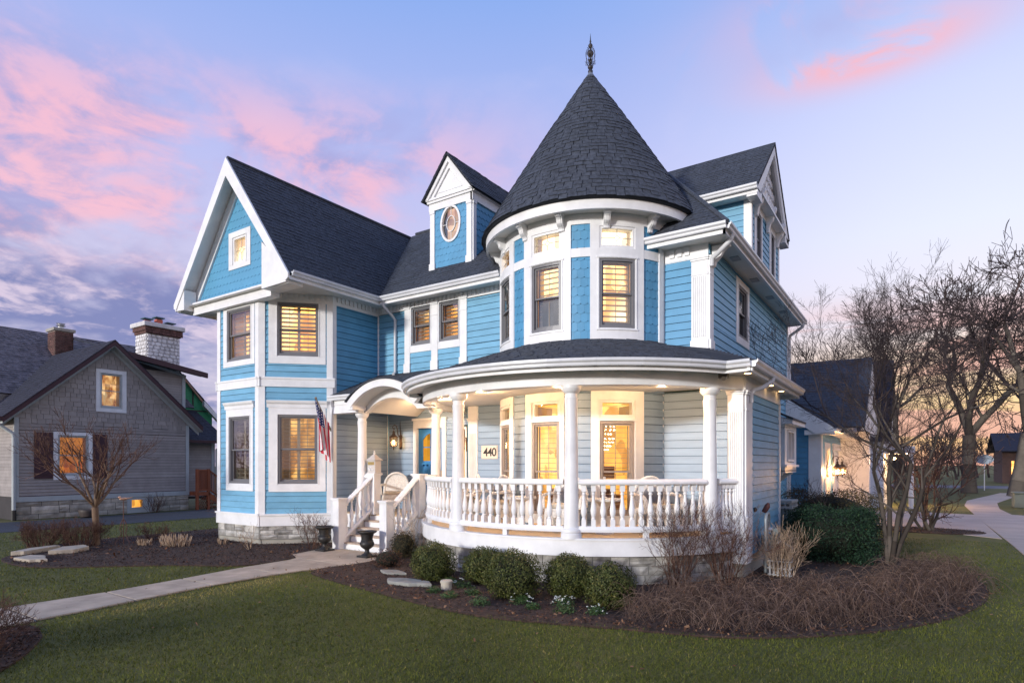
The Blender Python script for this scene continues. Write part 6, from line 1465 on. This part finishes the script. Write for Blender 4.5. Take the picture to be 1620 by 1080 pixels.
# bird on a stake
bs = thing('garden_stake', 'copper bird figure on a tall curly wire stake in the left bed', 'garden ornament', (-15.73, 6.72, 0)); x, y = -15.73, 6.72
mb = MB(); mb.tube([(x,y,0),(x,y,1.06)], .010, 6)
for a in (0.2, 1.8, 3.3, 4.9):
    c_, s_ = math.cos(a), math.sin(a); mb.tube([(x+c_*r_, y+s_*r_, z) for r_, z in ((.02,.62),(.07,.52),(.10,.40),(.06,.28),(.12,.18),(.20,.08),(.19,.0))], .006, 5)
mk('stake', mb, mat('rusty_wire', (.11,.05,.035), .8), bs)
mb = MB(); mb.sphere((x,y,1.11), .05, 12, 8, 1.0, 1.9, .75); mb.sphere((x,y-.085,1.15), .03, 10, 6); mb.tube([(x,y+.07,1.11),(x,y+.2,1.14)], [.025,.008], 6); mb.tube([(x,y-.11,1.15),(x,y-.145,1.145)], [.010,.002], 5); smooth(mk('bird', mb, mat('copper_bird', (.62,.36,.24), .4, metal=.5), bs), 60)
# utility box, sign
mb = MB(); mb.box(3.55, 4.45, 34.2, 35.0, 0, .62); mb.box(3.52, 4.48, 34.17, 35.03, .62, .70); tag(bevel(mk('utility_box', mb, mat('utility_green', (.13,.15,.13), .7)), .03), 'grey green utility box on the lawn beyond the sidewalk', 'utility box')
sg = thing('street_sign', 'oval sign on a post at the far corner behind the bare trees', 'sign', (4.1, 55.5, 0)); mb = MB(); mb.tube([(4.1,55.5,0),(4.1,55.5,2.6)], .035, 6); mk('post', mb, M_gutter, sg)
mb = MB(); mb.lathe([(.001,-.02),(.42,-.02),(.42,.02),(.001,.02)], (0,0,0), 20); mb.v = [(4.1+vx*1.3, 55.46+vz, 2.25+vy*.8) for vx, vy, vz in mb.v]; mk('sign_board', mb, mat('sign_blue_grey', (.35,.42,.50), .5), sg)
# ================================================================ GREY NEIGHBOURING HOUSE
G = thing('grey_house', 'grey shingled neighbouring house with purple shutters and two chimneys', 'house', (-28, 10.7, 0))
M_gs = mat('taupe_siding', (.32,.285,.265), .7, .1, 40, .08, 3, rnd=.10); M_gsd = mat('taupe_dark', (.05,.045,.045), .9); M_plum = mat('plum_trim', (.055,.018,.024), .5); M_sage = mat('pale_trim', (.42,.45,.45), .6, var=.05)
M_nroof = mat('purple_grey_shingle', (.028,.028,.042), .9, .6, 120, .3, 9, rnd=.2); M_nroof2 = mat('brown_grey_shingle', (.12,.105,.115), .9, .6, 120, .35, 5)
M_fstone = mat('fieldstone', (.40,.36,.30), .9, .8, 14, .25, 3, rnd=.3); M_rub = mat('pale_rubble', (.72,.70,.69), .9, .8, 20, .12, 3, rnd=.12)
M_brick = mat('dark_brick', (.13,.065,.055), .9, .5, 60, .25, 6, rnd=.25); M_flue = mat('flue_red', (.45,.11,.07), .8)
NX, NY0, NY1, NE, NP = -25.7, 7.55, 13.5, 3.55, 6.62; NYC = (NY0+NY1)/2; NW = (NY1-NY0)/2
TN = plane_T((NX, NYC), (0, 1))
ntop = lambda a: NE+(NP-NE)*(1-abs(a)/(NW+.35))-.12
core = MB(); [core.tb(TN, c[0], c[1], -.2, 0, c[2], c[3]) for c in cells(-NW, NW, 0, 3.45, [(-1.72, -.75, 1.50, 2.98), (.70, 1.20, .16, .56)])]
for pg in ([(-NW, 3.45), (-.36, 3.45), (-.36, ntop(.36)), (-NW, ntop(NW))], [(.40, 3.45), (NW, 3.45), (NW, ntop(NW)), (.40, ntop(.40))], [(-.36, 5.40), (.40, 5.40), (.40, ntop(.40)), (0, ntop(0)), (-.36, ntop(.36))], [(-.36, 3.45), (.40, 3.45), (.40, 4.06), (-.36, 4.06)]): core.tri_prism(TN, pg, -.2, 0)
core.box(-40, NX-.15, NY0, NY0+.15, 0, NE); core.box(-40, NX-.15, NY1-.15, NY1, 0, NE); mk('wall', core, M_gsd, G)
def nclip(z, trim=.0):
    if z < NE+.2: return -NW, NW
    e = max(0, (1-(z+.12-NE)/(NP-NE))*(NW+.35)); e = min(e, NW); return -e, e
w1 = (-2.12, -.62, 1.38, 3.20); w2 = (-.52, .58, 3.92, 5.52)
w1 = (-1.95, -.55, 1.36, 3.10)
mb = MB(); z = .82
nb_ = 0
while z < 3.25:
    for c in cells(-NW+.08, NW-.08, z, z+.115, [(-1.85, -.62, 1.36, 3.10)]):
        m_ = MB(); m_.sweep(TN, c[0], c[1], [(0,c[2]+.006),(.024,c[2]+.006),(.006,c[3]-.002),(0,c[3]-.002)]); mk('siding_board', m_, M_gs, G)
    z += .115
rdn = random.Random(3); ns_ = 0
while z < 6.4:
    lo, hi = nclip(z+.1); a = lo-rdn.random()*.2
    while a < hi:
        wdt = rdn.choice((.16, .20, .26, .34)); l, r_ = max(a, lo), min(a+wdt-.012, hi); dz = rdn.choice((0, 0, -.02, .015)); a += wdt
        if r_-l < .04: continue
        for l2, r2, za, zb in cells(l, r_, z+dz, z+.185, [(-.49, .54, 3.93, 5.53)]):
            if r2-l2 < .02 or zb-za < .03: continue
            m_ = MB(); m_.sweep(TN, l2, r2, [(0,za),(.022,za),(.008,zb),(0,zb)]); mk('shingle', m_, M_gs, G); ns_ += 1
    z += .172
mb = MB(); mb.tb(TN, -NW-.02, NW+.02, -.05, .04, .62, .80); mb.tb(TN, -NW-.01, -NW+.12, -.05, .035, .8, NE); mb.tb(TN, NW-.12, NW+.01, -.05, .035, .8, NE); mk('corner_board', mb, M_sage, G)
mb = MB(); mb.tb(TN, -NW, NW, -.05, .02, .795, .83); mk('drip_cap', mb, M_plum, G)
stone_course(TN, -NW, .58, .0, .62, G, 3, .3, .85, M_fstone, seed=8); stone_course(TN, 1.56, NW, .0, .62, G, 3, .3, .7, M_fstone, seed=9)
mb = MB()
for c in cells(.58, 1.56, 0, .62, [(.70, 1.20, .16, .56)]): mb.tb(TN, c[0], c[1], -.05, .015, c[2], c[3])
mk('basement_frame', mb, M_sage, G)
window(G, TN, -1.72, -.75, 1.50, 2.98, 'sash', room_mat('room_orange', (.55,.12,.01), (1,.34,.03), .75, 1.5), frame=M_sage, casing=(-1.85, -.62, 1.36, 3.10), louv=0, room=.5)
for a0, a1 in ((-2.42, -1.87), (-.60, -.12)):
    m_ = MB(); m_.tb(TN, a0, a1, .0, .045, 1.42, 3.06); m_.tb(TN, a0+.07, a1-.07, .045, .055, 1.55, 2.15); m_.tb(TN, a0+.07, a1-.07, .045, .055, 2.28, 2.92); bevel(mk('shutter', m_, M_plum, G), .008)
window(G, TN, -.36, .40, 4.06, 5.40, 'sash1', room_mat('room_toys', (.35,.10,.03), (1,.55,.20), 1.0, 5, (1,.72,.38)), frame=M_sage, casing=(-.50, .55, 3.92, 5.54), louv=0, room=.5)
window(G, TN, .70, 1.20, .16, .56, 'plain', M_glowC, frame=M_sage, room=.3)
sr = (NP-NE)/(NW+.35)
for s_ in (-1, 1):
    pts = lambda o0, o1: [(0, NP-o0), (s_*(NW+.42), NE-.05-o0), (s_*(NW+.42), NE-.05-o1), (0, NP-o1)]
    m_ = MB(); m_.tri_prism(TN, pts(-.02, .17), .36, .40); mk('rake_board', m_, M_plum, G)
    m_ = MB(); m_.tri_prism(TN, pts(.10, .20), .0, .36); mk('rake_soffit', m_, M_sage, G)
    m_ = MB(); m_.tri_prism(TN, pts(.20, .33), .0, .04); mk('frieze_rake', m_, M_sage, G)
zo = NE-.02
roof_plane(G, [(-42, NY0-.42, zo), (NX+.40, NY0-.42, zo), (NX+.40, NYC, NP+.04), (-42, NYC, NP+.04)], M_nroof, wd=.45, expo=.16)
roof_plane(G, [(NX+.40, NY1+.42, zo), (-42, NY1+.42, zo), (-42, NYC, NP+.04), (NX+.40, NYC, NP+.04)], M_nroof, wd=1.2, expo=.5)
m_ = MB(); m_.box(-42, NX+.38, NY0-.55, NY0-.42, zo-.14, zo+.0); mk('gutter', m_, M_plum, G)
m_ = MB(); m_.tube([(NX+.05, NY0-.48, zo-.1), (NX+.05, NY0-.44, zo-.25), (NX+.08, NY0-.06, zo-.55), (NX+.10, NY0-.04, zo-.7), (NX+.10, NY0-.04, .35)], .06, 8); smooth(mk('downspout', m_, M_sage, G), 50)
m_ = MB(); m_.tube([(NX+.10, NY0-.04, .36), (NX+.10, NY0-.04, 0)], .075, 8); mk('drain_pipe', m_, M_black, G)
mb = MB(); mb.tri_prism(plane_T((-42, NY0-.02), (1, 0)), [(0, 0), (16.1, 0), (16.1, .0)], 0, 0) if 0 else None
TNs = plane_T((-42, NY0), (1, 0)); z = .8
while z < NE: m_ = MB(); m_.sweep(TNs, 0, 16.3, [(0,z),(.018,z),(.006,z+.111),(0,z+.111)]); mk('siding_board', m_, M_gs, G); z += .115
# shed dormer with deep purple eave
m_ = MB(); TM = plane_T((-26.9, 12.0), (0, 1)); m_.tri_prism(TM, [(-.4, 6.2), (1.95, 4.0), (1.95, 5.85), (-.4, 6.35)], -.2, 0); mk('dormer_wall', m_, M_gsd, G)
z = 4.15
while z < 5.9:
    m_ = MB(); lo = max(-.4, (6.1-z)*1.02-.15); m_.sweep(TM, min(lo, 1.9), 1.93, [(0,z),(.018,z),(.006,z+.10),(0,z+.10)]); mk('siding_board', m_, M_gs, G); z += .104
m_ = MB(); m_.tb(TM, 1.84, 1.98, -.05, .04, 4.0, 5.85); m_.slab([TM(-.6, .02, 6.30), TM(2.0, .02, 5.76), TM(2.0, .06, 5.76), TM(-.6, .06, 6.30)], (0,0,.10)); mk('corner_board', m_, M_sage, G)
roof_plane(G, [(-26.45, 11.2, 6.50), (-26.45, 14.7, 6.0), (-31.5, 14.7, 7.2), (-31.5, 11.2, 7.6)], M_nroof, wd=.6, expo=.2)
m_ = MB(); m_.slab([(-26.43, 11.1, 6.52), (-26.43, 14.72, 6.0), (-26.35, 14.72, 6.0), (-26.35, 11.1, 6.52)], (0,0,-.22)); m_.slab([(-26.43, 14.68, 6.0), (-31.5, 14.68, 7.2), (-31.5, 14.74, 7.2), (-26.43, 14.74, 6.0)], (0,0,-.22)); m_.slab([(-26.45, 11.2, 6.33), (-26.45, 14.66, 5.86), (-26.88, 14.66, 5.9), (-26.88, 11.2, 6.36)], (0,0,-.03)); mk('eave_board', m_, M_plum, G)
# rear block with a higher roof, green sheathing
roof_plane(G, [(-28.4, 4.0, 4.6), (-28.4, 15.2, 4.6), (-33, 14.9, 7.92), (-33, 4.0, 7.92)], M_nroof2, wd=.5, expo=.17)
roof_plane(G, [(-29.3, 15.0, 6.35), (-29.3, 17.3, 3.9), (-33, 18.2, 5.2), (-33, 14.9, 7.9)], M_nroof2, wd=.5, expo=.17)
M_green = mat('green_sheathing', (.025,.26,.11), .6, var=.06)
TGn = plane_T((-29.0, 14.9), (0, 1)); m_ = MB(); m_.tri_prism(TGn, [(.05, 3.5), (1.50, 3.5), (1.50, 4.35), (.55, 5.55), (.05, 6.05)], -.1, 0); mk('green_sheathing', m_, M_green, G)
m_ = MB(); m_.tb(TGn, .52, .58, 0, .02, 4.6, 5.6); m_.tb(TGn, .05, 1.5, 0, .02, 4.48, 4.54); mk('sheathing_tape', m_, M_black, G)
m_ = MB(); m_.slab([TGn(.02, .05, 6.12), TGn(1.0, .05, 4.98), TGn(1.0, .15, 4.98), TGn(.02, .15, 6.12)], (0,0,-.12)); mk('bare_rafter', m_, mat('raw_wood', (.38,.22,.15), .8), G)
m_ = MB(); m_.slab([TGn(.95, .1, 5.0), TGn(1.9, .1, 4.05), TGn(1.9, .3, 4.05), TGn(.95, .3, 5.0)], (0,0,-.26)); mk('white_eave', m_, M_white, G)
# low wing and little porch
TL = plane_T((-26.6, 13.5), (0, 1)); m_ = MB(); m_.tb(TL, 0, 1.62, -.2, 0, .4, 2.95); mk('low_wall', m_, M_gsd, G); z = .5
while z < 2.9: m_ = MB(); m_.sweep(TL, 0, 1.55, [(0,z),(.018,z),(.006,z+.111),(0,z+.111)]); mk('siding_board', m_, M_gs, G); z += .115
m_ = MB(); m_.tb(TL, 1.5, 1.66, -.05, .04, .3, 2.9); mk('corner_board', m_, M_sage, G)
roof_plane(G, [(-26.2, 13.4, 2.98), (-26.2, 15.6, 2.98), (-29, 15.6, 4.5), (-29, 13.4, 4.5)], M_nroof, wd=.4, expo=.16)
m_ = MB(); m_.box(-26.2, -26.1, 13.4, 15.6, 2.86, 2.98); mk('gutter', m_, M_plum, G)
m_ = MB(); m_.tube([(-26.15, 15.3, 2.88), (-26.3, 15.25, 2.7), (-26.5, 15.2, 2.6), (-26.5, 15.2, .2)], .05, 6); mk('downspout', m_, M_sage, G)
# brick chimney with separate bricks on its two visible faces
def brick_face(T, a0, a1, z0, z1, parent, m, bw=.21, bh=.072, lim=300):
    r_ = 0; z = z0; mesh = {}
    while z < z1-.02:
        a = a0-(bw/2 if r_ % 2 else 0)
        while a < a1-.02:
            l, h = max(a, a0), min(a+bw-.012, a1)
            if h-l > .03:
                key = round(h-l, 3)
                if key not in mesh:
                    q = MB(); q.box(-(h-l)/2, (h-l)/2, -.012, .012, 0, bh-.012); mesh[key] = mesh_of(q, 'brick', m)
                inst('brick', mesh[key], T((l+h)/2, .004, z), T.ang, parent)
            a += bw
        z += bh; r_ += 1
m_ = MB(); m_.box(-31.75, -31.0, 10.53, 11.21, 5.9, 7.78); ck = mk('brick_chimney', m_, mat('brick_mortar', (.28,.24,.22), .95), G)
brick_face(plane_T((-31.0, 10.53), (0, 1)), 0, .68, 6.55, 7.70, ck, M_brick); brick_face(plane_T((-31.75, 10.53), (1, 0)), 0, .75, 6.55, 7.70, ck, M_brick)
m_ = MB(); m_.box(-31.82, -30.93, 10.46, 11.28, 7.74, 7.86); mk('chimney_cap', m_, M_conc, ck)
m_ = MB(); m_.lathe([(.12,7.86),(.10,7.98),(.12,8.0),(.19,8.02),(.10,8.06),(.17,8.12),(.02,8.16)], (-31.37, 10.87, 0), 14); mk('vent_cap', m_, mat('steel_cap', (.5,.5,.5), .35, metal=.8), ck)
# rubble chimney
m_ = MB(); m_.box(-29.5, -28.5, 13.12, 14.56, 5.3, 8.0); cs_ = mk('stone_chimney', m_, mat('rubble_mortar', (.42,.40,.40), .95), G)
m_ = MB(); m_.box(-29.55, -28.45, 13.07, 14.61, 7.78, 8.08); m_.box(-29.60, -28.40, 13.02, 14.66, 7.9, 8.08); mk('brick_band', m_, M_brick, cs_)
for T, L in ((plane_T((-28.5, 13.12), (0, 1)), 1.44), (plane_T((-29.5, 13.12), (1, 0)), 1.0)):
    rd = random.Random(int(L*10)); z = 5.5
    while z < 7.72:
        h = rd.uniform(.13, .20); a = 0
        while a < L-.04:
            wdt = rd.uniform(.14, .30); b_ = min(a+wdt, L); 
            if L-b_ < .08: b_ = L
            c0_, c1_ = (a+b_)/2, z+h/2; k = 6; ph = rd.random(); pts = []
            for i in range(k):
                t = 2*PI*(i+ph)/k; f = rd.uniform(.86, 1.08); pts.append((min(max(c0_+math.copysign(abs(math.cos(t))**.7, math.cos(t))*(b_-a)/2*f, 0.003), L-.003), min(c1_+math.copysign(abs(math.sin(t))**.7, math.sin(t))*h/2*f, 7.76)))
            q = MB(); q.add([T(pa_, 0, pb_) for pa_, pb_ in pts]+[T(c0_+(pa_-c0_)*.82, .035, c1_+(pb_-c1_)*.82) for pa_, pb_ in pts], [tuple(range(k, 2*k))]+[(i, (i+1)%k, k+(i+1)%k, k+i) for i in range(k)]); mk('stone', q, M_rub, cs_)
            a = b_
        z += h
T = plane_T((-28.40, 13.02), (0, 1)); brick_face(T, 0, 1.64, 7.80, 8.06, cs_, M_brick, .075, .13)
m_ = MB(); m_.box(-29.68, -28.32, 12.94, 14.74, 8.08, 8.28); bevel(mk('chimney_cap', m_, M_rub, cs_), .02)
for y, h in ((13.35, .12), (13.85, .26), (14.35, .10)):
    m_ = MB(); m_.box(-29.1, -28.85, y-.13, y+.13, 8.28, 8.30+h); mk('flue', m_, M_flue, cs_); m_ = MB(); m_.box(-29.17, -28.78, y-.20, y+.20, 8.36+h, 8.40+h); mk('flue_cover', m_, mat('verdigris', (.03,.09,.10), .5), cs_)
# brown wooden steps with railing between the houses
M_cedar = mat('cedar_stain', (.27,.075,.028), .7, .3, 60, .15, 5, sc=(1,1,.3))
dk = thing('wooden_steps', 'reddish brown wooden porch steps with railing at the side of the grey house', 'steps', (-25.2, 13.9, 0))
m_ = MB(); m_.box(-26.4, -25.1, 13.55, 14.1, .60, .74); mk('platform', m_, M_cedar, dk)
for y in (13.58, 14.06): m_ = MB(); m_.box(-25.2, -25.1, y-.05, y+.05, 0, 1.72); mk('post', m_, M_cedar, dk)
for zz in (1.64, .80): m_ = MB(); m_.box(-25.19, -25.11, 13.58, 14.06, zz, zz+.06); mk('rail', m_, M_cedar, dk)
for i in range(7): m_ = MB(); m_.box(-25.17, -25.13, 13.66+i*.055, 13.69+i*.055, .86, 1.64); mk('baluster', m_, M_cedar, dk)
m_ = MB(); m_.slab([(-25.19, 14.06, 1.66), (-25.19, 14.9, 1.02), (-25.11, 14.9, 1.02), (-25.11, 14.06, 1.66)], (0,0,.06)); mk('rail', m_, M_cedar, dk); m_ = MB(); m_.slab([(-25.19, 14.06, .85), (-25.19, 14.9, .22), (-25.11, 14.9, .22), (-25.11, 14.06, .85)], (0,0,.06)); mk('rail', m_, M_cedar, dk)
for i in range(9): y = 14.14+i*.085; z = .86-(y-14.06)*.75; m_ = MB(); m_.box(-25.17, -25.13, y-.015, y+.015, z, z+.82); mk('baluster', m_, M_cedar, dk)
m_ = MB(); m_.box(-25.2, -25.08, 14.84, 14.95, 0, 1.12); mk('post', m_, M_cedar, dk); m_ = MB(); m_.slab([(-25.1, 14.06, .74), (-25.1, 14.98, .05), (-25.1, 14.98, -.02), (-25.1, 14.06, .45)], (-.05,0,0)); mk('stringer', m_, M_cedar, dk)
m_ = MB()
for i in range(8):
    for s_ in (-1, 1): a = 13.5+i*.09; m_.slab([(-25.12, a, .04), (-25.12, a+.02, .04), (-25.12, a+.02+s_*.3, .56), (-25.12, a+s_*.3, .56)], (-.02-.02*s_, 0, 0))
m_.v = [(vx, min(max(vy, 13.52), 14.6), vz) for vx, vy, vz in m_.v]; mk('lattice', m_, M_cedar, dk)
for i in range(4): m_ = MB(); y = 14.12+i*.21; m_.box(-26.2, -25.15, y, y+.23, .56-i*.18, .60-i*.18); mk('tread', m_, M_cedar, dk)
mb = MB(); mb.lathe([(.16,0),(.24,.04),(.28,.16),(.30,.24),(.29,.28),(.25,.28),(.22,.2),(.0,.18)], (-24.85, 9.45, .01), 20); tag(smooth(mk('planter_bowl', mb, mat('brown_pot', (.06,.045,.04), .6, .3, 40, .2, 8)), 40), 'wide brown planter bowl by the stone base of the grey house', 'planter')
# ================================================================ GARAGE WING behind the blue house, and far houses
K = thing('garage_wing', 'light blue garage with dark roof and lit lanterns behind the blue house', 'garage', (-3, 22, 0))
TK1 = plane_T((-3.3, 19.45), (1, 0)); mb = MB(); wallp(TK1, 0, .98, .2, 3.0, (), .16, M_blue2, mb); wallp(plane_T((-2.32, 19.45), (0, 1)), 0, 6.9, .2, 2.9, [(1.0, 2.1, .9, 2.5), (3.2, 5.6, .2, 2.4)], .16, M_blue, mb); mk('wall', mb, M_blue, K); flush_boards(K)
TK2 = plane_T((-2.32, 19.45), (0, 1))
mb = MB(); mb.tb(TK1, .68, .99, -.02, .04, 0, 2.95); mb.tb(TK2, -.03, .24, -.02, .04, 0, 2.95); mb.tb(TK2, 6.7, 6.95, -.02, .04, 0, 2.95); mk('corner_board', mb, M_white, K)
window(K, TK2, 1.05, 2.05, .95, 2.45, 'sash', M_glowC, frame=M_white, casing=(.9, 2.2, .8, 2.6), louv=0)
mb = MB(); mb.tb(TK2, 3.2, 5.6, -.10, -.06, .05, 2.4)
for i in range(4): mb.tb(TK2, 3.25, 5.55, -.06, -.045, .10+i*.57, .62+i*.57)
gd = mk('garage_door', mb, M_white, K); mb = MB()
for c in cells(3.0, 5.8, .05, 2.62, [(3.2, 5.6, .0, 2.4)]): mb.tb(TK2, c[0], c[1], -.02, .04, c[2], c[3])
mk('door_casing', mb, M_white, K)
roof_plane(K, [(-1.95, 19.2, 2.98), (-1.95, 21.2, 2.98), (-4.6, 21.2, 4.9), (-4.6, 19.2, 4.9)], wd=.5, expo=.16)
mb = MB(); T = plane_T((-4.6, 19.18), (1, 0)); mb.tri_prism(T, [(0, 4.88), (2.65, 2.98), (2.65, 2.84), (2.2, 2.80), (0, 4.4)], 0, .05); mb.tb(T, 1.9, 2.66, -.28, 0, 2.78, 2.92); mk('rake_board', mb, M_white, K)
gutter(plane_T((-1.97, 19.2), (0, 1)), 0, 7.3, 2.86).parent = H
mb = MB(); mb.poly([(-2.3, 19.2, 2.86), (-1.97, 19.2, 2.86), (-1.97, 26.5, 2.86), (-2.3, 26.5, 2.86)]); mk('soffit', mb, M_cream, K)
roof_plane(K, [(-9, 21.2, 3.1), (-1.3, 21.2, 3.1), (-1.3, 25.2, 5.78), (-9, 25.2, 5.82)], wd=.5, expo=.16)
mb = MB(); T = plane_T((-1.85, 23.2), (0, 1)); mb.tri_prism(T, [(-2.7, 2.9), (2.9, 2.9), (.3, 5.0)], -.06, 0); mk('white_gable', mb, M_white, K)
roof_plane(K, [(-4.5, 20.4, 2.92), (-1.80, 20.4, 2.92), (-1.80, 23.5, 5.08), (-4.5, 23.5, 5.08)], wd=.5, expo=.16)
mb = MB(); mb.tri_prism(plane_T((-1.32, 25.2), (0, 1)), [(-4, 3.0), (4, 3.0), (0, 5.75)], -.1, 0); mb.box(-9, -1.4, 24.9, 25.4, 0, 3.1); mk('rear_gable', mb, M_white, K)
for y, e in ((19.0+.0, 0), (20.95, 8), (22.4, 8), (25.3, 8)):
    if e: lantern(plane_T((-2.32, y), (0, 1)), 0, 1.70, K, e*22, 1.35)
F1 = thing('far_house', 'distant house with grey roof and lit porch behind the garage', 'house', (-1.5, 33, 0))
mb = MB(); mb.box(-8, -1.2, 31, 37, 0, 3.0); mk('wall', mb, M_white, F1)
roof_plane(F1, [(-8.3, 30.6, 2.95), (-.9, 30.6, 2.95), (-.9, 34, 6.9), (-8.3, 34, 6.9)], M_nroof, wd=.6, expo=.2)
mb = MB(); mb.tri_prism(plane_T((-1.0, 34), (0, 1)), [(-3.2, 2.95), (3.2, 2.95), (0, 6.75)], -.1, 0); mk('gable_wall', mb, M_cream, F1)
mb = MB()
for y in (31.2, 32.6, 34.0, 35.4): mb.tube([(-.2, y, 0), (-.2, y, 2.4)], .09, 8)
mk('porch_post', mb, M_white, F1); mb = MB(); mb.box(-1.2, -.05, 31.0, 35.6, 2.4, 2.7); mk('porch_beam', mb, M_white, F1)
mb = MB(); mb.sphere((-.9, 32.2, 2.2), .07, 8, 6); mb.sphere((-.9, 34.7, 2.2), .07, 8, 6); mk('porch_light', mb, M_bulb, F1); lamp((-.3, 33.4, 2.1), 300, .1)
F2 = thing('far_house', 'distant dark house with glowing windows behind the trees at the right edge', 'house', (13, 78, 0))
mb = MB(); mb.box(7, 17, 76, 84, 0, 3.2); mk('wall', mb, mat('far_brown_wall', (.10,.06,.05), .9), F2)
mb = MB(); mb.slab([(6.4, 75.4, 3.1), (17.6, 75.4, 3.1), (17.6, 80, 5.0), (6.4, 80, 5.0)], (0,0,.12)); mb.slab([(6.4, 84.6, 3.1), (17.6, 84.6, 3.1), (17.6, 80, 5.0), (6.4, 80, 5.0)], (0,0,.12)); mk('roof', mb, M_nroof, F2)
T = plane_T((7, 75.95), (1, 0))
for a, z in ((.7, .8), (2.2, .8), (3.8, .8), (5.6, .8), (7.0, .8)): mb = MB(); mb.tb(T, a, a+.75, -.02, .02, z, z+1.4); mk('window', mb, M_glowA, F2)
F3 = thing('far_house', 'distant low pale house far left behind the bare trees', 'house', (-60, 70, 0))
mb = MB(); mb.box(-66, -54, 66, 74, 0, 3); mk('wall', mb, M_sage, F3); mb = MB(); mb.slab([(-66.5, 65.5, 2.9), (-53.5, 65.5, 2.9), (-53.5, 70, 5.6), (-66.5, 70, 5.6)], (0,0,.12)); mk('roof', mb, M_nroof, F3)
print('SEGS', NSEG, sum(NSEG), 'shingles', ns_)
